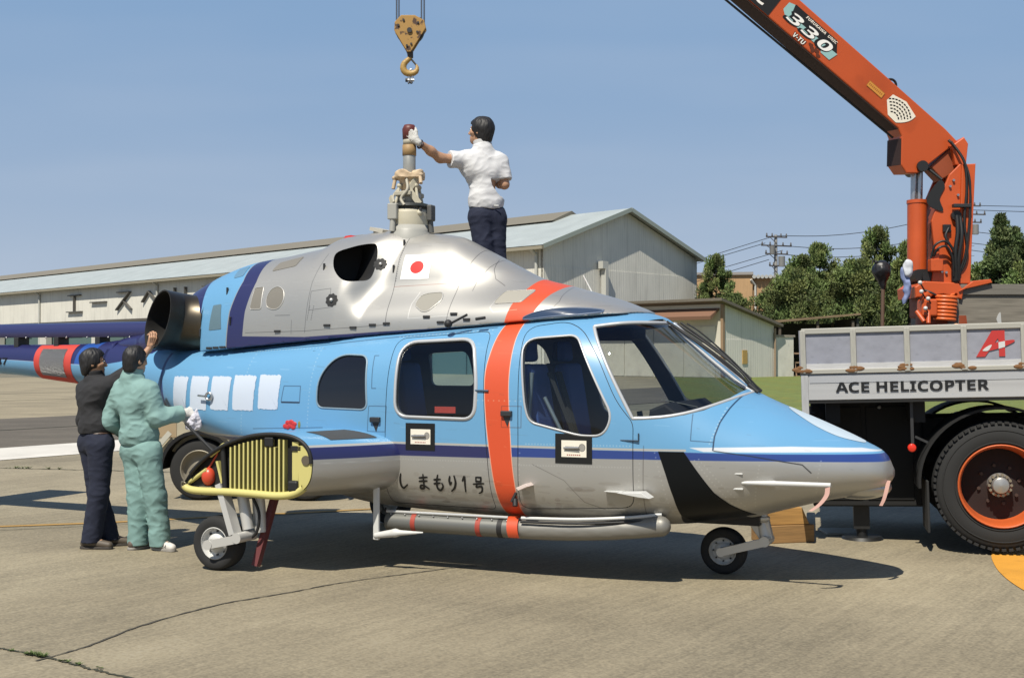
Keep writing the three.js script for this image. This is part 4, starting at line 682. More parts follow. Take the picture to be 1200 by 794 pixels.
  mesh('louvre', [rbox(3.86, 3.99, 0.835, 0.845, 0.67, 0.70, 0.004), rbox(3.89, 3.99, 0.725, 0.737, 0.66, 0.685, 0.004)], M.whitePaint, heli);
  const streamer = (pts, w) => { const c = new THREE.CatmullRomCurve3(pts.map((p) => V(...p))); return gridGeo(2, 24, (u, v) => c.getPoint(v).add(V((u - 0.5) * w * (1 - 0.2 * v), 0, (u - 0.5) * w * 0.4))); };
  mesh('ribbon', streamer([[4.58, 0.785, pz + 0.09], [4.575, 0.72, pz + 0.11], [4.53, 0.655, pz + 0.12], [4.48, 0.615, pz + 0.12], [4.465, 0.605, pz + 0.12]], 0.035), std(0.55, 0.33, 0.28, 0.8, { side: THREE.DoubleSide }), heli, 'faded pink cover ribbon on the pitot tube');
  mesh('ribbon', streamer([[4.93, 0.78, 0.14], [4.915, 0.70, 0.17], [4.90, 0.645, 0.18], [4.88, 0.60, 0.18]], 0.03), std(0.55, 0.33, 0.28, 0.8, { side: THREE.DoubleSide }), heli, 'faded pink ribbon under the nose');
  mesh('chin_fairing', new THREE.SphereGeometry(1, 30, 18).scale(0.24, 0.095, 0.22).translate(4.70, 0.715, 0), silverM, heli);
  { // pale repainted panel on top of the nose
    const o = smoothLoop([[4.20, 0.03], [4.27, 0.13], [4.42, 0.215], [4.6, 0.205], [4.74, 0.10], [4.76, 0], [4.7, -0.12], [4.5, -0.2], [4.3, -0.16], [4.22, -0.08]], 60);
    const S = (x, z, off) => { const r = Math.min(1, Math.abs(z) / fW(x)), n = fNT(x); return V(x - off * 0.3, fC(x) + (fT(x) - fC(x)) * Math.pow(1 - Math.pow(r, n), 1 / n) + off, z); };
    mesh('paint_patch', patch(o, S, 0.004, 8).scale(1, 1, 1), std(0.50, 0.60, 0.68, 0.5, { side: THREE.DoubleSide }), heli, 'pale repainted panel on top of the nose');
  }
}
// ---- wipers
for (const s of [1, -1]) { const w = mesh('wiper', [tube([[3.93, 1.425, s * 0.05], [3.80, 1.57, s * 0.08], [3.5, 1.80, s * 0.10], [3.3, 1.93, s * 0.10]], 0.011, 30, 6), bar([3.97, 1.40, s * 0.05], [3.90, 1.46, s * 0.05], 0.022)], M.black, heli); mesh('wiper_blade', [tube([[3.88, 1.50, s * 0.13], [3.6, 1.73, s * 0.19], [3.3, 1.945, s * 0.2]], 0.009, 24, 6)], M.black, w); }
mesh('aerial_wire', tube([[3.99, 1.405, 0.0], [3.75, 1.66, 0.02], [3.5, 1.88, 0.05], [3.42, 1.93, 0.06]], 0.007, 20, 5), M.black, heli);

// ---- cowling over the roof: engine nacelles, rotor pylon and front fairing blended in one skin
const cT = pchip([-1.45, -1.15, -.84, -.54, -.17, .31, .75, 1.0], [2.12, 2.30, 2.44, 2.525, 2.575, 2.65, 2.705, 2.71]), cW = pchip([-1.45, -1.15, -.84, -.5, 0, .45, .75, 1.0], [.36, .46, .53, .585, .625, .65, .63, .54]);
const pT = pchip([.5, .75, 1.19, 1.43, 1.67, 1.98, 2.28, 2.71, 3.0], [2.68, 2.71, 2.72, 2.69, 2.58, 2.42, 2.27, 2.12, 2.0]), pW = pchip([.5, .9, 1.5, 2.0, 2.4, 2.9], [.42, .47, .47, .43, .38, .2]);
const sT = pchip([.8, 1.3, 2.0, 2.3, 2.7, 3.0, 3.25], [2.20, 2.22, 2.23, 2.23, 2.155, 2.07, 1.955]), sW = pchip([.8, 1.5, 2.2, 2.7, 3.0, 3.25], [.61, .61, .61, .57, .48, .30]);
const seD = (y, z, W, yc, H, n) => { const v = Math.pow(Math.pow(Math.abs(z) / W, n) + Math.pow(Math.abs(y - yc) / H, n), 1 / n); return (v - 1) * Math.min(W, H) * (0.75 + 0.25 * Math.min(1, v)); };
function cowlF(x, y, z) {
  const az = Math.abs(z);
  let nac = seD(y, az, cW(x), 1.78, cT(x) - 1.78, 2.35); nac = smax(nac, -0.88 - Math.max(0, y - 2.03) * 1.5 - x, 0.04); nac = smax(nac, (x - 0.80) + (az - 0.45) * 0.55, 0.14);
  let pyl = seD(y, az, pW(x), 1.80, pT(x) - 1.80, 2.1); pyl = smax(pyl, 0.3 - x, 0.1); pyl = smax(pyl, x - 2.95, 0.1);
  let she = seD(y, az, sW(x), 1.86, Math.max(0.03, sT(x) - 1.86), 2.6); she = smax(she, 0.7 - x, 0.1); she = smax(she, x - 3.24, 0.04);
  let d = smin(smin(nac, she, 0.10), pyl, 0.13);
  d = smax(d, -elD(x, y, az, 1.03, 2.43, 0.66, 0.22, 0.16, 0.19), 0.09);   // scoop ahead of the intake
  return Math.max(d, 1.74 + 0.075 * (x + 0.5) - y);
}
function onCowl(x, y, off = 0) {
  let z = 0.95, f = cowlF(x, y, z); while (f > 0 && z > -0.2) { const s = Math.max(0.004, f * 0.6); z -= s; f = cowlF(x, y, z); }
  let a = z, b = z + 0.02; for (let k = 0; k < 18; k++) { const m = (a + b) / 2; if (cowlF(x, y, m) < 0) a = m; else b = m; }
  const e = 0.004, n = V(cowlF(x + e, y, a) - cowlF(x - e, y, a), cowlF(x, y + e, a) - cowlF(x, y - e, a), cowlF(x, y, a + e) - cowlF(x, y, a - e)).normalize();
  return V(x, y, a).addScaledVector(n, off);
}
const KX0 = -1.45, KX1 = 3.35, KY0 = 1.6, KY1 = 2.8;
function cowlMap(mode) {
  return canvasTex(2048, 546, (g, w, h) => {
    const P = (x, y) => [(x - KX0) / (KX1 - KX0) * w, (1 - (y - KY0) / (KY1 - KY0)) * h];
    const C = (name, rough, metal) => mode === 'color' ? css(...PAINT[name]) : `rgb(0,${Math.round(rough * 255)},${Math.round(metal * 255)})`;
    const path = (pts, fill) => { g.fillStyle = fill; g.beginPath(); pts.forEach((p, i) => g[i ? 'lineTo' : 'moveTo'](...P(...p))); g.closePath(); g.fill(); };
    const line = (pts, lw, st) => { g.strokeStyle = st; g.lineWidth = lw; g.beginPath(); pts.forEach((p, i) => g[i ? 'lineTo' : 'moveTo'](...P(...p))); g.stroke(); };
    g.fillStyle = C('silver', 0.42, 0.6); g.fillRect(0, 0, w, h);
    path([[-1.5, 1.5], [-0.55, 1.5], [-0.55, 1.75], [-.53, 2.06], [-.46, 2.33], [-.48, 2.48], [-.50, 2.8], [-1.5, 2.8]], C('blue', 0.34, 0));
    path([[-1.5, 1.98], [-.865, 1.98], [-.90, 2.22], [-.94, 2.40], [-1.0, 2.8], [-1.5, 2.8]], C('navy', 0.38, 0));
    path([[-.54, 1.5], [-.54, 1.75], [-.52, 2.06], [-.455, 2.33], [-.47, 2.48], [-.49, 2.8], [-.33, 2.8], [-.31, 2.51], [-.30, 2.32], [-.35, 2.06], [-.36, 1.845], [0.3, 1.835], [1.0, 1.875], [2.1, 1.925], [2.15, 1.90], [1, 1.7], [0, 1.5]], C('navy', 0.38, 0));
    const b = []; for (let i = 0; i <= 12; i++) { const y = lerp(1.85, 2.4, i / 12); b.push([lerp(2.09, 2.27, Math.pow(i / 12, 1.4)), y]); } for (let i = 12; i >= 0; i--) { const y = lerp(1.85, 2.4, i / 12); b.push([lerp(2.26, 2.56, Math.pow(i / 12, 1.1)), y]); } path(b, C('orange', 0.6, 0));
    if (mode !== 'color') return;
    const r = rng(8); g.globalAlpha = 0.07; for (let i = 0; i < 360; i++) { const x = lerp(-1, 3.2, r()), y = lerp(1.8, 2.7, r()), [a, c] = P(x, y); g.strokeStyle = r() < 0.6 ? '#2b2620' : '#ffffff'; g.lineWidth = 1 + 3 * r() * r(); g.beginPath(); g.moveTo(a, c); g.lineTo(a + 60 * r(), c + 10 * (r() - 0.5)); g.stroke(); }
    g.globalAlpha = 1; const sm = 'rgba(40,40,42,0.6)', lt = 'rgba(225,225,220,0.55)';
    line([[1.045, 2.72], [1.025, 2.5], [1.03, 2.24], [1.05, 1.92]], 2.2, sm); line([[1.72, 2.6], [1.66, 2.42], [1.62, 2.26], [1.60, 1.95]], 2.0, sm); line([[1.90, 2.5], [1.82, 2.40], [1.76, 2.28], [1.75, 2.2]], 1.8, sm); line([[1.85, 2.47], [1.86, 2.38], [1.9, 2.3], [2.0, 2.24]], 1.6, sm);
    line([[1.25, 1.98], [1.25, 2.1], [1.29, 2.2]], 2.4, lt); line([[1.25, 1.98], [1.62, 2.0]], 1.6, lt); line([[2.0, 2.02], [1.96, 2.06], [2.0, 2.15]], 1.8, lt); line([[2.0, 2.02], [2.2, 2.04]], 1.4, lt); line([[1.03, 2.25], [1.6, 2.27], [1.75, 2.27]], 1.8, 'rgba(120,60,50,0.5)');
    line([[0.37, 2.55], [0.32, 2.3], [0.30, 1.87]], 1.4, sm); line([[-0.02, 2.02], [0.14, 2.02]], 1.6, sm); line([[0.33, 2.06], [0.33, 2.22], [0.52, 2.24], [0.54, 2.08], [0.33, 2.06]], 1.4, sm); line([[0.16, 1.86], [0.16, 1.98]], 1.2, sm); line([[-.33, 1.875], [0.3, 1.885], [1.05, 1.93]], 1.6, sm); line([[2.5, 2.23], [2.52, 2.1], [2.44, 1.98]], 1.4, sm);
    for (const [x, y, n, dx, dy] of [[0.32, 1.98, 9, 0.002, 0.014], [0.36, 1.98, 9, 0.002, 0.014], [1.035, 2.3, 18, 0.000, 0.02]]) for (let i = 0; i < n; i++) { const [a, c] = P(x + dx * i, y + dy * i); g.fillStyle = 'rgba(30,30,30,0.7)'; g.beginPath(); g.arc(a, c, 1.6, 0, 7); g.fill(); }
  }, mode === 'color');
}
const cowlM = new THREE.MeshPhysicalMaterial({ map: cowlMap('color'), roughness: 1, metalness: 1, clearcoat: 0.25, clearcoatRoughness: 0.2 }); cowlM.roughnessMap = cowlM.metalnessMap = cowlMap('orm');
{
  const g = nets(cowlF, [-1.46, 1.58, -0.78], [3.32, 2.80, 0.78], 0.017), p = g.attributes.position, u = new Float32Array(p.count * 2);
  for (let i = 0; i < p.count; i++) { u[2 * i] = (p.getX(i) - KX0) / (KX1 - KX0); u[2 * i + 1] = (p.getY(i) - KY0) / (KY1 - KY0); } g.setAttribute('uv', new THREE.BufferAttribute(u, 2));
  let c = new Brush(g, cowlM); c.updateMatrixWorld();
  const intakeShadeM = std(0.012, 0.012, 0.013, 0.7);  // near-black walls stand in for the shade inside the intakes
  for (const s of [1, -1]) {   // intake mouths
    const o = smoothLoop([[0.0, 0.145], [0.12, 0.17], [0.18, 0.15], [0.155, 0.0], [0.10, -0.13], [0.0, -0.155], [-0.12, -0.145], [-0.165, -0.04], [-0.12, 0.09]], 48), t = prism(o, -0.60, 0.6); t.clearGroups();
    t.rotateY(s > 0 ? 0.80 : Math.PI - 0.80); t.translate(0.79, 2.455, s * 0.56);
    const b = new Brush(norm(t), intakeShadeM); b.updateMatrixWorld(); c = cut(c, b, SUBTRACTION);
  }
  take(c, 'cowling', heli, 'silver engine cowling and rotor pylon with navy and blue bands at the rear');
  const grey = std(0.19, 0.178, 0.155, 0.7), glassy = std(0.115, 0.19, 0.235, 0.5), rimL = std(0.62, 0.6, 0.56, 0.4, { metalness: 0.5 });
  const vent = (pts, m, nm = 'vent_panel', w = 0.008) => { const v = mesh(nm, patch(pts, onCowl, 0.003, 4), m, heli); if (w) mesh('rim', trim(pts, onCowl, w, 0.006, 0, 0.0015), rimL, v); };
  vent(roundPoly([[-.295, 2.08], [-.285, 2.26], [-.195, 2.27], [-.18, 2.08]], 0.02), grey);
  vent(smoothLoop([[-.13, 2.17], [-.10, 2.24], [-.035, 2.265], [.03, 2.23], [.05, 2.16], [.02, 2.095], [-.04, 2.075], [-.11, 2.10]], 32), grey);
  vent(roundPoly([[-.18, 2.41], [-.15, 2.49], [.09, 2.54], [.07, 2.45]], 0.02), grey, 'vent_panel', 0);
  vent(roundPoly([[-.755, 1.90], [-.735, 2.12], [-.635, 2.13], [-.605, 1.91]], 0.012), glassy, 'vent_panel', 0); vent(roundPoly([[-.60, 2.36], [-.62, 2.45], [-.50, 2.475], [-.49, 2.38]], 0.02), std(0.12, 0.24, 0.36, 0.5), 'vent_panel', 0);
  vent(roundPoly([[1.285, 2.09], [1.31, 2.165], [1.38, 2.185], [1.50, 2.19], [1.515, 2.13], [1.42, 2.04], [1.37, 2.035]], 0.03), std(0.30, 0.285, 0.245, 0.6)); vent(roundPoly([[1.98, 2.09], [2.03, 2.19], [2.28, 2.2], [2.22, 2.10]], 0.03), std(0.36, 0.34, 0.29, 0.6), 'vent_panel', 0.004);
  { const o = smoothLoop([[2.27, 1.965], [2.35, 2.008], [2.5, 2.036], [2.7, 2.042], [2.87, 2.022], [2.72, 2.0], [2.5, 1.985]], 60); const v = mesh('skylight', patch(o, onCowl, 0.004, 4), std(0.04, 0.065, 0.12, 0.12), heli, 'dark roof light above the cockpit door'); mesh('rim', trim(o, onCowl, 0.010, 0.006, 0, 0.0015), std(0.10, 0.14, 0.22, 0.4), v); }
  const star = (x, y, s) => { const a = []; for (let i = 0; i < 64; i++) { const t = i / 64 * 6.283, q = s * (0.93 + 0.07 * Math.cos(t * 9)); a.push([x + q * Math.cos(t), y + q * Math.sin(t)]); } const v = mesh('drain_vent', patch(a, onCowl, 0.003, 3), M.black, heli); const p = onCowl(x, y, 0.006); mesh('hub', at(new THREE.SphereGeometry(s * 0.3, 8, 6), p.x, p.y, p.z), rimL, v); };
  star(0.875, 2.445, 0.052); star(0.545, 2.14, 0.058);
  decal('national_flag', 1.075, 1.335, 2.31, 2.52, onCowl, (q, w, h) => { q.fillStyle = '#f4f2ee'; q.fillRect(0, 0, w, h); q.fillStyle = '#c8231c'; q.beginPath(); q.ellipse(w * 0.52, h * 0.52, w * 0.235, h * 0.255, 0, 0, 7); q.fill(); }, 256, 224, 0.003, heli, 'white flag panel with a red disc');
  // fasteners and small hinges along the lower edge
  const lat = [[-0.74, 1.745], [-0.66, 1.748], [-0.58, 1.752], [0.02, 1.885], [0.75, 1.91], [0.93, 1.93], [1.06, 1.94], [1.42, 1.99], [1.66, 2.01], [1.55, 1.945], [1.78, 1.965], [0.52, 1.93], [0.995, 2.40], [1.02, 2.62], [0.40, 2.42], [-0.6, 2.24], [-0.86, 1.88], [-0.5, 1.98]];
  lat.forEach(([x, y], i) => { const p = onCowl(x, y, 0.006); mesh('fastener', rbox(p.x - (i > 11 ? 0.007 : 0.03), p.x + (i > 11 ? 0.007 : 0.03), p.y - (i > 11 ? 0.035 : 0.010), p.y + (i > 11 ? 0.035 : 0.010), p.z - 0.012, p.z + 0.008, 0.003, 1), M.darkSteel, heli); });
  mesh('roof_fitting', [bar([1.68, 1.93, 0.70], [1.83, 2.00, 0.70], 0.010), at(new THREE.SphereGeometry(0.034, 10, 8), 1.67, 1.93, 0.71), bar([1.9, 1.965, 0.69], [1.98, 1.975, 0.69], 0.012)], M.black, heli);
  mesh('roof_aerial', [bar([2.62, 2.13, -0.1], [2.50, 2.34, -0.12], 0.008, 0.005)], M.whitePaint, heli);
  mesh('beacon', [lathe([[0, 0], [0.07, 0], [0.072, 0.05], [0.05, 0.08], [0, 0.09]], 16).translate(0.36, 2.655, 0)], M.red, heli, 'small red beacon on the cowling');
}
// ---- tail boom, shaft cover, stabiliser, fin
{
  const bW = pchip([-7.0, -3.55, -2.9, -2.5, -2.15], [.10, .155, .187, .215, .262]), bY = pchip([-7.0, -3.55, -2.9, -2.5, -2.15], [1.68, 1.635, 1.605, 1.588, 1.575]);
  const map = canvasTex(1024, 128, (g, w, h) => {   // u along the boom, v by height across its middle
    const P = (x) => (x + 7) / 5 * w; g.fillStyle = css(...PAINT.blue); g.fillRect(0, 0, w, h); g.fillStyle = css(...PAINT.navy); g.fillRect(0, 0, w, h * 0.50);
    g.fillStyle = css(0.02, 0.075, 0.30); g.beginPath(); g.moveTo(P(-2.56), 0); g.lineTo(P(-2.32), 0); g.quadraticCurveTo(P(-2.38), h * 0.3, P(-2.42), h * 0.5); g.lineTo(P(-2.6), h * 0.5); g.fill(); g.fillStyle = 'rgba(200,205,215,0.8)'; g.fillRect(0, h * 0.49, w, 1.5);
  });
  const cs = (x, a, o = 0) => V(x, bY(x) + (bW(x) + o) * Math.sin(a) * 0.99, (bW(x) + o) * Math.cos(a));
  const skin = (x0, x1, o) => gridGeo(60, 60, (u, v) => cs(lerp(x0, x1, u), lerp(-Math.PI / 2, Math.PI * 1.5, v), o), (u, v) => [(lerp(x0, x1, u) + 7) / 5, 0.5 + 0.5 * Math.sin(lerp(-Math.PI / 2, Math.PI * 1.5, v))], true);
  const b = mesh('tail_boom', skin(-7, -2.14, 0), new THREE.MeshPhysicalMaterial({ map, roughness: 0.36, clearcoat: 0.3, clearcoatRoughness: 0.15 }), heli, 'navy over light blue tail boom');
  const onBoom = (x, y, off) => { const r = clamp((y - bY(x)) / (bW(x) * 0.99), -0.999, 0.999); return cs(x, Math.asin(r), off); };
  const wrap = (name, x0, x1, a0, a1, m, off, skew) => mesh(name, gridGeo(16, 24, (u, v) => cs(lerp(x0, x1, u) + skew * (v - 0.5), lerp(a0, a1, v), off), null, true), m, b);
  wrap('red_masking', -3.14, -2.64, -1.25, 1.2, std(0.55, 0.055, 0.04, 0.6), 0.004, 0.0);
  wrap('foil_patch', -3.06, -2.735, -0.75, 0.80, std(0.42, 0.42, 0.43, 0.32, { metalness: 0.55, bumpMap: concreteBump, bumpScale: 0.02 }), 0.007, 0.0);
  decal('registration', -3.66, -3.43, 1.575, 1.665, onBoom, (g, w, h) => { g.clearRect(0, 0, w, h); g.fillStyle = '#0c0f1c'; g.font = 'bold 118px sans-serif'; g.save(); g.translate(8, h * 0.86); g.transform(1.25, 0, -0.12, 1, 0, 0); g.fillText('47', 0, 0); g.restore(); }, 256, 110, 0.004, b);
  mesh('drain', bar([-2.42, 1.36, 0.06], [-2.42, 1.32, 0.06], 0.012), M.darkSteel, heli);
  mesh('shaft_cover', [gridGeo(40, 24, (u, v) => { const x = lerp(-6.9, -1.1, u), a = lerp(-0.5, Math.PI + 0.5, v), r = lerp(0.075, 0.105, u); return V(x, 1.905 + r * Math.sin(a), r * Math.cos(a)); }, null, true)], navyM, heli, 'navy drive shaft cover along the top of the boom');
  for (let k = 0; k < 9; k++) { const x = -1.9 - k * 0.52; mesh('shaft_bracket', rbox(x - 0.03, x + 0.03, 1.76, 1.86, -0.06, 0.09, 0.006, 1), M.darkSteel, heli); }
  for (let k = 0; k < 10; k++) { const x = -1.75 - k * 0.26; mesh('fastener', at(new THREE.SphereGeometry(0.010, 6, 5), x, 1.855, 0.105), M.steel, heli); }
  mesh('stabiliser', [prism([[-5.35, -0.03], [-4.85, -0.03], [-4.75, 0.02], [-4.85, 0.05], [-5.4, 0.015]], -1.2, 1.2, 0.01).translate(0, 1.66, 0)], blueM, heli);
  mesh('tail_fin', prism([[-6.2, 1.6], [-7.0, 1.55], [-7.75, 2.9], [-7.3, 3.0]], -0.07, 0.07, 0.02), navyM, heli); mesh('ventral_fin', prism([[-6.3, 1.65], [-7.1, 1.65], [-7.3, 0.95], [-6.95, 0.9]], -0.05, 0.05, 0.015), blueM, heli);
  mesh('rear_fairing', nets((x, y, z) => smin(elD(x, y, z, -1.5, 1.78, 0, 0.75, 0.12, 0.25), elD(x, y, z, -1.52, 1.80, 0.20, 0.26, 0.13, 0.12), 0.1), [-2.3, 1.55, -0.45], [-0.7, 2.1, 0.5], 0.02), navyM, heli);
}
// ---- exhaust stacks
for (const s of [1, -1]) {
  const c = new THREE.CatmullRomCurve3([V(-0.80, 1.965, 0.25 * s), V(-1.0, 1.97, 0.29 * s), V(-1.19, 1.985, 0.40 * s), V(-1.285, 2.0, 0.58 * s)]);
  const burnt = tex(256, 64, (u, v) => { const k = 0.5 + 0.9 * (fbm(u, v, 4, 4) - 0.5), h = sstep(0.1, 0.9, u + 0.25 * (fbm(u, v, 5, 3) - 0.5)); return [lerp(0.12, 0.045, h) * (0.6 + k), lerp(0.10, 0.039, h) * (0.6 + k), lerp(0.072, 0.031, h) * (0.6 + k)]; });
  const prof = (u, a, r) => { const p = c.getPoint(u), t = c.getTangent(u), n = V(0, 1, 0).addScaledVector(t, -t.y).normalize(), b = t.clone().cross(n); const q = p.addScaledVector(n, Math.sin(a) * r * 1.05).addScaledVector(b, Math.cos(a) * r);
    if (u > 0.5) { const k = (u - 0.5) * 2; q.x += k * 0.05 * Math.sin(a); } return q; };
  const R = (u) => 0.225 + 0.03 * u;
  const g = [gridGeo(30, 44, (u, v) => prof(u, v * Math.PI * 2, R(u)), null, s < 0), gridGeo(30, 44, (u, v) => prof(u, v * Math.PI * 2, R(u) - 0.012), null, s > 0), gridGeo(1, 44, (u, v) => prof(1, v * Math.PI * 2, R(1) - 0.012 * u), null, s > 0)];
  const e = mesh('exhaust_stack', g.slice(0, 1), std(1, 1, 1, 0.36, { metalness: 0.75, map: burnt, side: THREE.DoubleSide }), heli, 'heat stained exhaust stack');
  mesh('inner_wall', g.slice(1), std(0.012, 0.011, 0.010, 0.8, { side: THREE.DoubleSide }), e);
  mesh('deck', at(new THREE.CircleGeometry(0.23, 30).rotateY(-Math.PI / 2), -0.86, 1.98, 0.29 * s), M.black, e);
}
// ---- rotor mast, blades removed
{
  const creamM = std(0.58, 0.54, 0.42, 0.55, { map: grimeTex }), greyM = std(0.38, 0.375, 0.34, 0.5), wrapM = std(0.66, 0.50, 0.33, 0.7), x = 0.945;
  const root = new THREE.Group(); root.name = 'rotor_mast'; root.position.set(x, 0, 0); heli.add(root);
  mesh('mast_base', lathe([[0.20, 2.64], [0.19, 2.73], [0.165, 2.75], [0.165, 2.80], [0.0, 2.80]], 36), greyM, root);
  mesh('swashplate', lathe([[0, 2.79], [0.155, 2.79], [0.165, 2.80], [0.165, 2.90], [0.16, 2.905], [0.16, 2.94], [0.0, 2.94]], 36), creamM, root);
  mesh('dark_ring', lathe([[0.0, 2.94], [0.166, 2.94], [0.166, 2.985], [0, 2.985]], 36), std(0.025, 0.03, 0.028, 0.5), root);
  mesh('inner_ring', lathe([[0.0, 2.985], [0.115, 2.985], [0.10, 3.06], [0.075, 3.10], [0, 3.10]], 28), greyM, root);
  for (let k = 0; k < 4; k++) { const a = k * 1.571 + 0.5, c = Math.cos(a), s = Math.sin(a); const l = mesh('pitch_link', [bar([c * 0.16, 2.90, s * 0.16], [c * 0.10, 3.14, s * 0.10], 0.013), at(new THREE.SphereGeometry(0.026, 10, 8), c * 0.16, 2.90, s * 0.16), at(new THREE.SphereGeometry(0.024, 10, 8), c * 0.10, 3.14, s * 0.10)], creamM, root); mesh('bolt', at(new THREE.CylinderGeometry(0.014, 0.014, 0.03, 8), c * 0.175, 2.93, s * 0.175), M.darkSteel, l); }
  for (let k = 0; k < 2; k++) { const a = k * 2.3 - 0.35, c = Math.cos(a), s = Math.sin(a); mesh('actuator', [rbox(c * 0.17 - 0.045, c * 0.17 + 0.045, 2.84, 2.98, s * 0.17 - 0.045, s * 0.17 + 0.045, 0.012), bar([c * 0.19, 2.74, s * 0.19], [c * 0.18, 2.86, s * 0.18], 0.026)], k === 1 ? greyM : std(0.13, 0.13, 0.125, 0.5, { metalness: 0.3 }), root); }
  mesh('scissor_arm', [plankBar([0.13, 2.98, 0.06], [0.05, 3.10, 0.10], 0.05, 0.025), plankBar([-0.13, 2.98, 0.05], [-0.17, 3.06, 0.02], 0.045, 0.025), plankBar([0.05, 3.10, 0.10], [0.10, 3.22, 0.04], 0.045, 0.025)], creamM, root);
  const wr = (px, py, pz) => { const r = Math.hypot(px, pz), a = Math.atan2(pz, px); return Math.max(r - (py > 3.205 ? 0.135 + 0.02 * Math.sin(a * 4) : lerp(0.06, 0.095, (py - 3.06) / 0.15)) - 0.012 * pn(px * 22, py * 22, pz * 22), Math.max(3.06 - py, py - 3.265 - 0.015 * Math.sin(a * 5))) ; };
  mesh('plastic_wrap', nets(wr, [-0.2, 3.02, -0.2], [0.2, 3.31, 0.2], 0.009), wrapM, root, 'cream protective wrapping round the mast');
  for (const [a, b] of [[[0.13, 3.23, 0.05], [0.16, 3.15, 0.09]], [[-0.11, 3.215, 0.05], [-0.12, 3.12, 0.07]]]) mesh('wrap_knot', [at(new THREE.SphereGeometry(0.028, 8, 6).scale(1.2, 0.8, 1), ...a), bar(a, b, 0.016)], std(0.52, 0.40, 0.27, 0.75), root);
  mesh('hub_block', [rbox(-0.08, 0.08, 3.05, 3.09, -0.13, 0.13, 0.01), tube([[0.02, 3.2, 0.09], [0.05, 3.1, 0.13], [0.0, 3.02, 0.15], [0.04, 2.96, 0.165]], 0.014, 20, 6), tube([[-0.05, 3.12, 0.09], [-0.09, 3.05, 0.12], [-0.07, 2.99, 0.15]], 0.012, 16, 6)], std(0.42, 0.39, 0.31, 0.55), root);
  mesh('mast_tube', lathe([[0, 3.2], [0.055, 3.2], [0.055, 3.43], [0, 3.43]], 28), std(0.40, 0.40, 0.37, 0.4, { metalness: 0.4 }), root);
  mesh('tape_band', lathe([[0, 3.41], [0.060, 3.41], [0.060, 3.50], [0, 3.50]], 28), std(0.36, 0.23, 0.10, 0.6), root); mesh('mast_neck', lathe([[0, 3.5], [0.055, 3.5], [0.055, 3.56], [0, 3.56]], 24), std(0.45, 0.42, 0.33, 0.5), root);
  mesh('mast_cap', lathe([[0, 3.55], [0.058, 3.55], [0.062, 3.64], [0.045, 3.675], [0, 3.685]], 24), std(0.13, 0.028, 0.022, 0.5), root, 'dark red cap on the mast');
  mesh('bracket', [plankBar([-0.30, 2.70, 0.05], [-0.30, 2.78, 0.06], 0.03, 0.03), plankBar([-0.31, 2.78, 0.06], [-0.16, 2.745, 0.10], 0.03, 0.12)], std(0.5, 0.47, 0.40, 0.5), root);
}
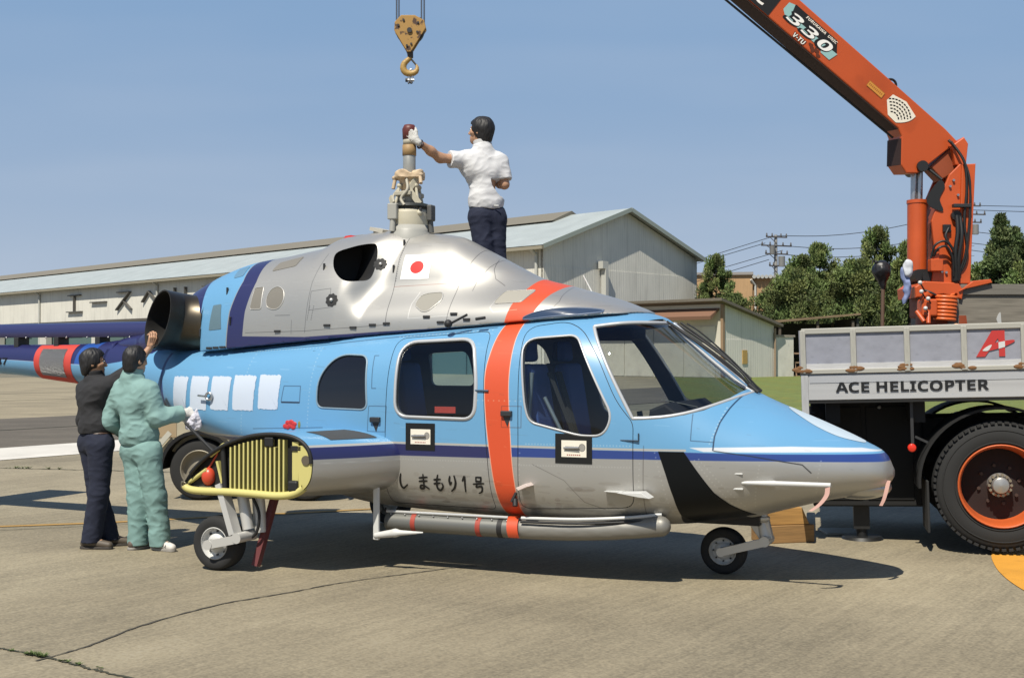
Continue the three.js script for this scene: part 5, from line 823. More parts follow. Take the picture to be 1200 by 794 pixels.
// ---- sponsons with the gear; the tip fairing is off, so the yellow primed bay shows
function sponsonPt(z, a, o = 0) {
  const t = clamp((z - 0.6) / 0.9), xf = lerp(1.42, 0.93, Math.pow(t, 1.5)), xr = lerp(-0.75, -0.26, t), xm = lerp(0.74, 0.56, t), c = Math.cos(a), s = Math.sin(a);
  const x = c >= 0 ? xm + (xf - xm + o) * Math.pow(c, 0.72) : xm + (xm - xr + o) * c, q = c < 0 ? -c : 0;
  const yc = lerp(0.86, 0.665, q * q * (0.65 + 0.35 * q)), h = (s > 0 ? 0.235 : lerp(0.30, 0.255, t)) + o, f = c < 0 ? Math.pow(1 - q * 0.999, 0.62) * Math.pow(1 + q, 0.5) : Math.pow(Math.abs(s), 0.78);
  return V(x, yc + Math.sign(s) * h * (c < 0 ? f : f), z);
}
for (const s of [1, -1]) {
  const sp = new THREE.Group(); sp.name = numbered('sponson'); if (s < 0) sp.scale.z = 1; heli.add(sp);
  const fl = (g) => s > 0 ? g : port(g), zt = 1.50;
  const skin = gridGeo(96, 20, (u, v) => sponsonPt(lerp(0.6, zt, v), u * Math.PI * 2), (u, v, p) => [lu(Math.max(-0.9, p.x) * 0.2 + 1.3), lv(p.y)], true);
  const P = (s > 0 ? (m, g, ...r) => mesh(m, g, ...r) : (m, g, ...r) => mesh(m, (Array.isArray(g) ? g : [g]).map(port), ...r));
  P('sponson_skin', skin, skinM, sp, 'rounded sponson, blue above and silver below the navy stripe');
  if (s > 0) {
    const yel = std(0.60, 0.54, 0.19, 0.6), blk = std(0.010, 0.010, 0.010, 0.6), zf = zt - 0.045;
    const out = []; for (let i = 0; i < 120; i++) { const p = sponsonPt(zt, i / 120 * Math.PI * 2); out.push([p.x, p.y]); }
    mesh('bay_back', prism(grow(out, -0.004), zf - 0.02, zf), blk, sp);
    const edge = (a0, a1, n = 40) => { const q = []; for (let i = 0; i <= n; i++) q.push(sponsonPt(zt + 0.004, lerp(a0, a1, i / n), -0.012)); return q; };
    mesh('bay_rim', new THREE.TubeGeometry(new THREE.CatmullRomCurve3(edge(Math.PI * 1.02, Math.PI * 1.78)), 60, 0.030, 8), yel, sp, 'yellow lower rim of the open bay');
    mesh('bay_rim', new THREE.TubeGeometry(new THREE.CatmullRomCurve3(edge(0.02, Math.PI * 0.88)), 60, 0.016, 8), blk, sp);
    const plate = []; for (let i = 0; i <= 30; i++) { const p = sponsonPt(zt, lerp(-0.85, 0.62, i / 30), -0.006); plate.push([p.x, p.y]); } plate.push([0.80, 1.0], [0.81, 0.70]);
    mesh('bay_plate', prism(dedupe(plate), zt - 0.03, zt + 0.006), yel, sp); mesh('plate_hole', at(new THREE.CylinderGeometry(0.036, 0.036, 0.02, 20).rotateX(Math.PI / 2), 0.875, 0.895, zt + 0.006), std(0.12, 0.1, 0.07, 0.5), sp);
    const yTop = (x) => { let b = -9; for (const [px, py] of out) if (Math.abs(px - x) < 0.03 && py > b) b = py; return b; }, yBot = (x) => { let b = 9; for (const [px, py] of out) if (Math.abs(px - x) < 0.03 && py < b) b = py; return b; };
    for (let k = 0; k < 13; k++) { const x = 0.185 + k * 0.0405, y1 = yTop(x) - (k === 10 ? 0.11 : 0.05); mesh('bay_rib', boxr(x - 0.0072, x + 0.0072, yBot(x) + 0.03, y1, zf - 0.002, zt + 0.002), yel, sp); }
    mesh('bay_strut', [boxr(0.745, 0.80, 0.70, 1.03, zf, zt - 0.004)], yel, sp); mesh('bay_cap', [rbox(0.735, 0.83, 0.96, 1.0, zt - 0.02, zt + 0.006, 0.004), rbox(0.72, 0.81, 0.655, 0.74, zt - 0.02, zt + 0.03, 0.02), rbox(0.50, 0.58, 0.985, 1.06, zt - 0.01, zt + 0.012, 0.015)], blk, sp);
    // rear frame, lever, red bottle
    mesh('frame_rod', bar([0.12, 0.99, zt - 0.01], [-0.02, 0.90, zt - 0.02], 0.018), yel, sp); mesh('frame_rod', bar([0.02, 0.93, zt - 0.01], [-0.34, 1.14, zt - 0.12], 0.012), blk, sp); mesh('frame_rod', plankBar([0.05, 0.86, zt - 0.03], [0.10, 0.69, zt - 0.03], 0.02, 0.05), yel, sp); mesh('frame_rod', bar([-0.28, 0.655, zt - 0.05], [-0.04, 0.79, zt], 0.017), yel, sp); mesh('frame_rod', bar([-0.30, 0.66, zt - 0.05], [-0.08, 0.60, zt], 0.014), M.darkSteel, sp); mesh('frame_rod', bar([0.10, 0.98, zt - 0.02], [0.12, 0.64, zt - 0.02], 0.022), blk, sp);
    mesh('bracket', [rbox(-0.31, -0.25, 0.63, 0.69, zt - 0.08, zt - 0.02, 0.01), rbox(-0.12, 0.0, 0.60, 0.66, zt - 0.06, zt + 0.0, 0.01), at(new THREE.TorusGeometry(0.02, 0.008, 6, 14), -0.26, 0.665, zt)], std(0.2, 0.18, 0.12, 0.4, { metalness: 0.6 }), sp);
    mesh('red_bottle', [new THREE.SphereGeometry(0.062, 18, 14).scale(0.9, 1.15, 0.8).translate(-0.045, 0.735, zt - 0.03), bar([-0.05, 0.79, zt - 0.03], [0.03, 0.92, zt - 0.05], 0.008)], std(0.62, 0.07, 0.03, 0.35), sp, 'small red bottle in the open bay');
  }
  const walk = gridGeo(16, 8, (u, v) => { const z = lerp(0.95, 1.32, u), t = lerp(0.50, 1.0, v); return sponsonPt(z, Math.acos(clamp(lerp(0.20, 0.72, v))) , 0.004); });
  P('tread_strip', walk, std(0.055, 0.06, 0.065, 0.95), sp);
}
{ // landing gear
  const aluM = std(0.62, 0.61, 0.58, 0.4, { metalness: 0.35 }), tyre = (r, w) => lathe([[r * 0.56, -w * 0.42], [r * 0.72, -w * 0.5], [r * 0.9, -w * 0.49], [r * 0.975, -w * 0.36], [r, -w * 0.2], [r, w * 0.2], [r * 0.975, w * 0.36], [r * 0.9, w * 0.49], [r * 0.72, w * 0.5], [r * 0.56, w * 0.42]], 48).rotateX(Math.PI / 2);
  function wheel(x, y, z, r, w) {
    const g = new THREE.Group(); g.name = numbered('wheel'); g.position.set(x, y, z); heli.add(g);
    mesh('tyre', tyre(r, w), M.rubber, g);
    const rim = mesh('rim', [lathe([[r * 0.60, -w * 0.42], [r * 0.60, w * 0.44], [r * 0.55, w * 0.44], [r * 0.53, w * 0.15], [r * 0.36, w * 0.10], [r * 0.34, w * 0.34], [r * 0.20, w * 0.40], [0, w * 0.40]], 36).rotateX(Math.PI / 2)], M.whitePaint, g);
    for (let k = 0; k < 8; k++) { const a = k * 0.785; mesh('bolt', at(new THREE.CylinderGeometry(r * 0.04, r * 0.04, 0.02, 6).rotateX(Math.PI / 2), Math.cos(a) * r * 0.44, Math.sin(a) * r * 0.44, w * 0.15), M.darkSteel, g); }
    return g;
  }
  for (const s of [1, -1]) {
    wheel(0, 0.212, 1.385 * s, 0.212, 0.165).rotation.y = s < 0 ? Math.PI : 0;
    const z = 1.385 * s, zo = z + s * 0.125;
    const leg = mesh('gear_leg', [plankBar([0.07, 0.68, zo - s * 0.05], [0.225, 0.30, zo - s * 0.02], 0.10, 0.05, V(0, 0, 1)), bar([0.20, 0.66, z], [0.27, 0.33, z], 0.045), bar([0.30, 0.64, z - s * 0.08], [0.33, 0.30, z - s * 0.08], 0.05)], aluM, heli);
    mesh('trailing_arm', [plankBar([0.28, 0.275, zo], [0.0, 0.212, zo + s * 0.005], 0.05, 0.065, V(0, 0, 1)), bar([0.27, 0.28, zo - s * 0.2], [0.27, 0.28, zo + s * 0.035], 0.042), bar([0, 0.212, z], [0, 0.212, zo + s * 0.035], 0.04)], aluM, heli);
    mesh('brake_pipe', tube([[0.30, 0.6, z], [0.37, 0.45, z], [0.34, 0.3, z], [0.27, 0.25, z]], 0.012, 16, 6), M.black, heli);
  }
  mesh('gear_prop', plankBar([0.42, 0.66, 1.20], [0.31, 0.04, 1.34], 0.055, 0.05, V(0, 0, 1)), std(0.13, 0.028, 0.03, 0.6), heli, 'dark red ground prop under the sponson');
  wheel(3.695, 0.178, 0.0, 0.178, 0.13);
  mesh('nose_leg', [bar([3.98, 0.50, 0.02], [4.02, 0.30, 0.05], 0.052, 0.04), lathe([[0, 0.42], [0.085, 0.42], [0.085, 0.455], [0.075, 0.46], [0, 0.46]], 20).translate(3.97, 0, 0.03), prism([[3.88, 0.43], [4.05, 0.43], [4.08, 0.30], [4.0, 0.265]], 0.0, 0.07, 0.006)], aluM, heli);
  mesh('nose_arm', [plankBar([4.03, 0.275, 0.10], [3.69, 0.178, 0.095], 0.05, 0.06, V(0, 0, 1)), bar([4.03, 0.28, -0.08], [4.03, 0.28, 0.13], 0.04), bar([3.695, 0.178, -0.06], [3.695, 0.178, 0.12], 0.034)], aluM, heli);
  mesh('gear_bay', boxr(3.5, 4.0, 0.40, 0.47, -0.16, 0.16), M.black, heli);
  // float bags stowed along the lower edge
  const fm = std(0.20, 0.20, 0.185, 0.45, { metalness: 0.5 }), zf = 0.765;
  mesh('float_cover', [bar([1.17, 0.365, zf], [2.28, 0.365, zf], 0.075, 0.075, 20)], fm, heli, 'dark tube of the stowed float');
  mesh('float_ridge', bar([1.17, 0.445, zf + 0.03], [2.22, 0.45, zf + 0.03], 0.012), std(0.7, 0.7, 0.68, 0.3, { metalness: 0.5 }), heli);
  for (const [x, m] of [[1.42, std(0.36, 0.05, 0.03, 0.6)], [1.98, std(0.36, 0.05, 0.03, 0.6)], [2.16, M.black]]) mesh('strap', bar([x - 0.02, 0.365, zf], [x + 0.02, 0.365, zf], 0.078, 0.078, 20), m, heli);
  for (let k = 0; k < 9; k++) mesh('rivet', at(new THREE.SphereGeometry(0.007, 6, 5), 1.22 + k * 0.125, 0.43, zf + 0.055), M.steel, heli);
  const cov = nets((x, y, z) => { const t = clamp((x - 2.32) / 1.08), cx = 2.32 + 1.08 * t, r = 0.071 + 0.0015 * pn(x * 12, y * 30, z * 30); return Math.hypot(x - cx, (y - (0.365 + 0.075 * t * t)) * 0.95, z - lerp(zf, 0.72, t * t)) - r; }, [2.18, 0.22, 0.55], [3.55, 0.58, 0.95], 0.013);
  mesh('float_bag', cov, std(0.26, 0.25, 0.225, 0.5, { metalness: 0.4 }), heli, 'silver float cover along the lower edge');
  mesh('float_flap', [tube([[2.34, 0.455, zf + 0.055], [2.8, 0.47, zf + 0.05], [3.2, 0.50, zf - 0.0], [3.4, 0.525, zf - 0.06]], 0.014, 30, 6)], M.whitePaint, heli); mesh('float_seam', tube([[2.34, 0.43, zf + 0.072], [2.8, 0.442, zf + 0.068], [3.2, 0.47, zf + 0.02], [3.38, 0.49, zf - 0.035]], 0.010, 30, 6), M.black, heli);
  mesh('orange_tape', [gridGeo(4, 12, (u, v) => { const a = lerp(2.2, -0.7, v); return V(lerp(2.21, 2.30, u) + v * 0.03, 0.365 + 0.092 * Math.sin(a), zf + 0.092 * Math.cos(a)); })], orangeM, heli);
  mesh('boarding_step', [rbox(1.125, 1.175, 0.235, 0.90, 0.91, 0.94, 0.008), rbox(1.10, 1.20, 0.86, 0.91, 0.84, 0.94, 0.008)], M.whitePaint, heli, 'white boarding step post');
  mesh('step_bar', nets(capsField([cap([1.15, 0.27, 0.93], [1.32, 0.30, 0.93], 0.024, 0.032), cap([1.32, 0.30, 0.93], [1.56, 0.315, 0.93], 0.026, 0.008)], 0.02), [1.1, 0.2, 0.86], [1.6, 0.36, 1.0], 0.01), M.whitePaint, heli);
}

// ================================================================ FLATBED TRUCK
const TW = (x, y, z) => [x, y, z];   // truck axes: x along the bed to the right, y up, z towards the camera; origin on the ground at the bed's left end, on the near face
{
  const t = thing('flatbed_truck', 'grey sided flatbed truck with orange wheel rims and black lettered sill', 'truck', [2.546, 0, -10.30]); t.rotation.set(0, -0.243, 0.027, 'YXZ'); t.position.y = -0.035;
  const panelM = std(0.30, 0.31, 0.365, 0.55, { map: grimeTex }), lightM = std(0.58, 0.58, 0.59, 0.5, { map: grimeTex }), railM = std(0.42, 0.41, 0.365, 0.55, { map: grimeTex }), sillM = std(0.46, 0.465, 0.475, 0.5, { map: grimeTex }), rustM = std(0.20, 0.095, 0.035, 0.85), inM = std(0.22, 0.22, 0.21, 0.7), blk = std(0.006, 0.006, 0.006, 0.8);
  const L = 5.2, D = 2.3;
  for (const [z0, z1, side] of [[-0.05, 0, 1], [-D, -D + 0.05, -1]]) {
    const g = new THREE.Group(); g.name = numbered('side_gate'); t.add(g);
    const zf = side > 0 ? z1 : z0, zz = (d) => side > 0 ? [z1 - 0.03, z1 - 0.03 + d] : [z0, z0 + 0.03];
    mesh('gate_rail', rbox(0, L, 1.895, 1.945, z0 - 0.005, z1 + 0.008, 0.008, 1), railM, g);
    mesh('gate_rail', rbox(0, L, 1.552, 1.592, z0 - 0.005, z1 + 0.006, 0.006, 1), railM, g);
    const posts = [0.012, 0.431, 0.868, 1.323, 1.79, 2.26, 2.74, 3.25, 3.8, 4.4, 5.18];
    posts.forEach((x, i) => {
      mesh('gate_post', rbox(x - 0.024, x + 0.024, 1.56, 1.93, z0 - 0.004, z1 + 0.012, 0.006, 1), railM, g);
      if (i < posts.length - 1) { const x1 = posts[i + 1]; mesh('gate_panel', boxr(x + 0.024, x1 - 0.024, 1.64, 1.90, z0 + 0.012, z1 - 0.012), panelM, g); mesh('gate_strip', boxr(x + 0.024, x1 - 0.024, 1.585, 1.64, z0 + 0.010, z1 - 0.007), lightM, g); }
      if (side > 0 && i < 6) { const r = rng(i + 40), s = []; for (let k = 0; k < 9; k++) s.push(at(new THREE.SphereGeometry(0.012 + 0.016 * r(), 7, 5).scale(1.6, 0.7, 0.25), x + (r() - 0.5) * 0.14, 1.575 + r() * 0.045 * (k < 5 ? 1 : 0.2), z1 + 0.008)); mesh('rust', s, rustM, g); }
    });
    if (side > 0) {
      // emblem: a red slanted A with a wing through it, two white cut-outs
      const ex = 1.323, e = (pts) => pts.map(([x, y]) => [ex + 0.024 + (x - 160) / 635 * 0.56, 1.94 - (y - 42) / 635 * 0.575]);
      const red = std(0.50, 0.035, 0.03, 0.45); const em = mesh('emblem', [prism(e([[240, 345], [385, 107], [497, 107], [497, 345], [443, 345], [443, 200], [435, 180], [318, 345]]), -0.012, -0.004), prism(smoothLoop(e([[297, 285], [345, 245], [440, 212], [560, 196], [584, 205], [560, 225], [470, 262], [350, 292]]), 60), -0.012, -0.0025)], red, t, 'red letter A emblem with a wing');
      mesh('emblem_cutout', prism(e([[440, 215], [497, 205], [497, 258], [440, 275]]), -0.012, -0.0005), M.whitePaint, em); mesh('emblem_cutout', prism(smoothLoop(e([[298, 285], [340, 250], [380, 238], [352, 285], [320, 293]]), 30), -0.012, -0.0005), M.whitePaint, em);
    }
  }
  mesh('bed_deck', boxr(0.02, L, 1.50, 1.55, -D + 0.02, -0.02), std(0.16, 0.13, 0.10, 0.85, { map: woodTex }), t);
  mesh('tail_gate', boxr(-0.02, 0.03, 1.56, 1.93, -D + 0.06, -0.06), panelM, t);
  const sill = mesh('sill', [rbox(0, L, 1.325, 1.548, -0.11, -0.012, 0.008, 1)], sillM, t, 'pale sill beam with black lettering');
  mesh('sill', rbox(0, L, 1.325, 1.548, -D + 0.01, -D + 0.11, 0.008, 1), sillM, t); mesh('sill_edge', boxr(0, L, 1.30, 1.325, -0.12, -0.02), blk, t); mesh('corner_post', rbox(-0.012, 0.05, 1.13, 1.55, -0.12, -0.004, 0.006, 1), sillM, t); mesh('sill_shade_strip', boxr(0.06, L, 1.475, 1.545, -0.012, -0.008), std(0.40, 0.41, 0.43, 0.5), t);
  { // ACE HELICOPTER
    const W = 2048, H = 200, tx = canvasTex(W, H, (g) => { g.clearRect(0, 0, W, H); g.fillStyle = '#0d0d0e'; g.font = 'bold 150px sans-serif'; g.textBaseline = 'alphabetic'; const s = 'ACE HELICOPTER', ws = [...s].map((c) => g.measureText(c).width), tot = ws.reduce((a, b) => a + b, 0), k = 1.16; let x = 0; g.save(); g.scale(W / (tot * k + 10) * 0.995, 1); for (let i = 0; i < s.length; i++) { g.save(); g.translate(x + ws[i] * k / 2, 160); g.scale(1.22, 1); g.fillText(s[i], -ws[i] / 2, 0); g.restore(); x += ws[i] * k; } g.restore(); });
    mesh('lettering', new THREE.PlaneGeometry(1.246, 0.158).translate(0.277 + 0.623, 1.44, -0.003), new THREE.MeshStandardMaterial({ map: tx, transparent: true, alphaTest: 0.4, roughness: 0.5 }), t, 'black lettering reading ACE HELICOPTER');
  }
  // chassis and what hangs under the bed
  mesh('chassis_rail', [boxr(0.1, L + 2, 0.86, 1.12, -0.78, -0.70), boxr(0.1, L + 2, 0.86, 1.12, -1.62, -1.54)], blk, t);
  for (const x of [0.25, 0.95, 2.6, 3.6, 4.6]) mesh('cross_member', boxr(x - 0.06, x + 0.06, 1.12, 1.50, -D + 0.12, -0.14), blk, t);
  mesh('side_filler_box', [rbox(0.06, 1.02, 0.34, 1.30, -1.15, -0.62, 0.02), rbox(0.14, 0.5, 0.40, 1.24, -0.625, -0.61, 0.008, 1), rbox(0.54, 0.94, 0.40, 1.24, -0.625, -0.61, 0.008, 1)], blk, t, 'black box added to fill the shaded void under the bed'); mesh('locker_lamp', [at(new THREE.SphereGeometry(0.018, 10, 8), 0.66, 1.235, -0.60)], std(0.3, 0.3, 0.3, 0.3), t);  // added black boxes, here and behind, fill the shaded void under the bed
  mesh('rear_filler_box', rbox(0.10, 1.02, 0.36, 1.30, -D + 0.1, -1.2, 0.02), blk, t);
  mesh('underrun_bar', [rbox(-0.06, 0.02, 0.52, 0.64, -D + 0.1, -0.1, 0.02), boxr(0.0, 0.1, 0.6, 1.2, -0.5, -0.42), boxr(0.0, 0.1, 0.6, 1.2, -1.9, -1.82)], blk, t);
  // crane outrigger at the left end
  mesh('outrigger_beam', [rbox(0.02, 1.0, 0.40, 0.50, -0.95, -0.75, 0.01), rbox(0.36, 0.50, 0.33, 0.40, -0.98, -0.72, 0.01)], blk, t); const jack = mesh('outrigger_jack', [boxr(0.415, 0.555, 0.12, 0.62, -0.90, -0.76), bar([0.485, 0.05, -0.83], [0.485, 0.16, -0.83], 0.05)], std(0.012, 0.012, 0.012, 0.5), t); mesh('jack_foot', at(new THREE.CylinderGeometry(0.17, 0.19, 0.03, 20), 0.485, 0.035, -0.83), std(0.02, 0.02, 0.02, 0.5, { metalness: 0.4 }), jack);
  // fender, mudflap, reflector, wheels
  const wx = 1.60, wr = 0.545;
  for (const [cx, zz] of [[wx, 1], [wx + 1.35, 1], [wx, -1]]) {
    const zn = zz > 0 ? -0.10 : -D + 0.10, s = zz;
    const fp = []; for (let i = 0; i <= 20; i++) { const a = lerp(Math.PI * 1.02, Math.PI * 0.30, i / 20); fp.push([cx + 0.645 * Math.cos(a), 0.60 + 0.62 * Math.sin(a)]); } const fq = fp.map(([x, y]) => [cx + (x - cx) * 1.035, 0.6 + (y - 0.6) * 1.035]).reverse();
    mesh('fender', prism(fp.concat(fq), zn - (s > 0 ? 0.5 : 0), zn + (s > 0 ? 0 : 0.5)), blk, t);
    const g = new THREE.Group(); g.name = numbered('road_wheel'); g.position.set(cx, 0.575, zn - s * 0.16); if (s < 0) g.rotation.y = Math.PI; t.add(g);
    const w = 0.30, tp = [[0.33, -w / 2], [0.40, -w / 2 - 0.005], [0.50, -w / 2 + 0.01], [0.53, -w / 2 + 0.035], [0.545, -w * 0.3], [0.545, w * 0.3], [0.53, w / 2 - 0.035], [0.50, w / 2 - 0.01], [0.44, w / 2 + 0.006], [0.39, w / 2 + 0.002], [0.345, w / 2 - 0.012], [0.33, w / 2 - 0.012]];
    const ty = mesh('tyre', lathe(tp, 72).rotateX(Math.PI / 2), M.rubber, g);
    const lugs = []; for (let k = 0; k < 60; k++) { const a = k / 60 * 6.283, b = new THREE.BoxGeometry(0.034, 0.02, 0.085); b.translate(0, 0.534, 0.105); b.rotateZ(a); lugs.push(b); } mesh('tread', lugs, M.rubber, ty).userData.kind = 'stuff';
    mesh('sidewall_ring', [new THREE.TorusGeometry(0.47, 0.006, 5, 60).translate(0, 0, w / 2 - 0.001), new THREE.TorusGeometry(0.37, 0.006, 5, 60).translate(0, 0, w / 2)], M.rubber, ty);
    const rimO = std(0.60, 0.115, 0.025, 0.5, { map: grimeTex }), rim = mesh('rim', [lathe([[0.352, w / 2 - 0.02], [0.352, w / 2 + 0.006], [0.338, w / 2 + 0.010], [0.325, w / 2 - 0.03], [0.31, 0.02], [0.30, -0.10]], 60).rotateX(Math.PI / 2)], rimO, g, 'deep orange wheel rim');
    mesh('shaded_drum', [lathe([[0.0, -0.02], [0.10, -0.02], [0.20, -0.055], [0.312, -0.07]], 40).rotateX(Math.PI / 2)], std(0.02, 0.010, 0.009, 0.85), g);  // drum blackened to stand in for the shadow inside the deep rim
    const hub = mesh('hub', [lathe([[0.10, -0.03], [0.10, 0.03], [0.075, 0.04], [0.07, 0.085], [0.06, 0.10], [0.0, 0.108]], 36).rotateX(Math.PI / 2)], std(0.42, 0.41, 0.39, 0.35, { metalness: 0.6 }), g);
    for (let k = 0; k < 14; k++) { const a = k / 14 * 6.283; mesh('hub_bolt', at(new THREE.CylinderGeometry(0.013, 0.013, 0.03, 6).rotateX(Math.PI / 2), Math.cos(a) * 0.088, Math.sin(a) * 0.088, 0.048), std(0.35, 0.30, 0.22, 0.4, { metalness: 0.6 }), hub); }
    for (let k = 0; k < 8; k++) { const a = k / 8 * 6.283 + 0.2; mesh('wheel_nut', at(new THREE.CylinderGeometry(0.016, 0.016, 0.03, 6).rotateX(Math.PI / 2), Math.cos(a) * 0.165, Math.sin(a) * 0.165, -0.04), std(0.05, 0.025, 0.018, 0.7), g); }
  }
  mesh('mud_flap', rbox(1.0, 1.02, 0.18, 0.62, -0.58, -0.12, 0.005, 1), M.rubber, t); mesh('reflector_bracket', [boxr(0.885, 0.91, 0.92, 1.33, -0.13, -0.115), plankBar([0.92, 1.0, -0.12], [1.02, 0.95, -0.12], 0.02, 0.02)], M.darkSteel, t);
  mesh('reflector', lathe([[0, 0], [0.036, 0], [0.036, 0.02], [0.028, 0.03], [0, 0.032]], 24).rotateX(Math.PI / 2).translate(0.89, 0.905, -0.12), std(0.72, 0.035, 0.015, 0.25), t, 'round red reflector');
  mesh('axle', [bar([wx, 0.575, -D + 0.2], [wx, 0.575, -0.2], 0.08), bar([wx, 0.575, -1.16], [wx + 1.35, 0.6, -1.16], 0.05)], blk, t);
  mesh('leaf_spring', [rbox(wx - 0.55, wx + 0.55, 0.72, 0.80, -0.72, -0.62, 0.02), rbox(wx - 0.4, wx + 0.4, 0.66, 0.72, -0.72, -0.62, 0.02)], blk, t);
}
// grey timber headboard and lamp standing on the bed
{
  const h = thing('headboard', 'weathered grey timber headboard box standing on the truck bed', 'headboard', [4.04, 1.66, -11.05]);
  const wd = std(0.25, 0.235, 0.205, 0.85, { map: woodTex });
  mesh('post', rbox(0.0, 0.10, 0, 0.66, -0.06, 0.0, 0.006, 1), wd, h); mesh('post', rbox(0.78, 0.86, 0, 0.70, -0.06, 0.0, 0.006, 1), wd, h); mesh('post', rbox(1.6, 1.68, 0, 0.72, -0.06, 0, 0.006, 1), wd, h);
  mesh('top_rail', rbox(0.10, 0.78, 0.58, 0.68, -0.05, -0.004, 0.006, 1), wd, h); mesh('top_rail', rbox(0.86, 1.60, 0.60, 0.70, -0.05, -0.004, 0.006, 1), wd, h);
  mesh('board', boxr(0.1, 0.78, 0.0, 0.58, -0.05, -0.025), std(0.29, 0.265, 0.22, 0.85, { map: woodTex }), h); mesh('board', boxr(0.86, 1.6, 0.0, 0.60, -0.05, -0.025), std(0.29, 0.265, 0.22, 0.85, { map: woodTex }), h);
  mesh('side_board', boxr(0.02, 0.06, 0, 0.62, -1.1, -0.06), wd, h); mesh('paint_mark', [prism(smoothLoop([[0.42, 0.24], [0.47, 0.30], [0.455, 0.36], [0.49, 0.42], [0.50, 0.33], [0.515, 0.26], [0.49, 0.22]], 40), -0.026, -0.022)], std(0.5, 0.5, 0.48, 0.6), h);
  const l = thing('work_lamp', 'pole lamp wrapped in a black bag standing behind the side gate', 'lamp', [3.50, 1.56, -11.3]);
  mesh('pole', bar([0, 0, 0], [0.015, 0.86, 0], 0.018), std(0.12, 0.07, 0.045, 0.7), l); const bag = mesh('lamp_bag', nets((x, y, z) => smin(elD(x, y, z, 0, 0.93, 0, 0.085, 0.09, 0.085), capD(x, y, z, cap([0, 0.9, 0], [0.015, 0.76, 0], 0.06, 0.024)), 0.05) - 0.008 * pn(x * 26, y * 20, z * 26), [-0.13, 0.7, -0.13], [0.13, 1.06, 0.13], 0.009), std(0.012, 0.012, 0.014, 0.45), l); mesh('knot', [at(new THREE.SphereGeometry(0.018, 8, 6), -0.06, 1.0, 0.03), tube([[-0.06, 0.99, 0.03], [-0.09, 1.02, 0.04], [-0.10, 0.98, 0.05]], 0.006, 12, 5)], M.black, bag);
  mesh('stay', bar([0.04, 0.36, 0.0], [0.26, -0.05, 0.05], 0.012), std(0.45, 0.06, 0.03, 0.6), l, 'red slanting stay');
}
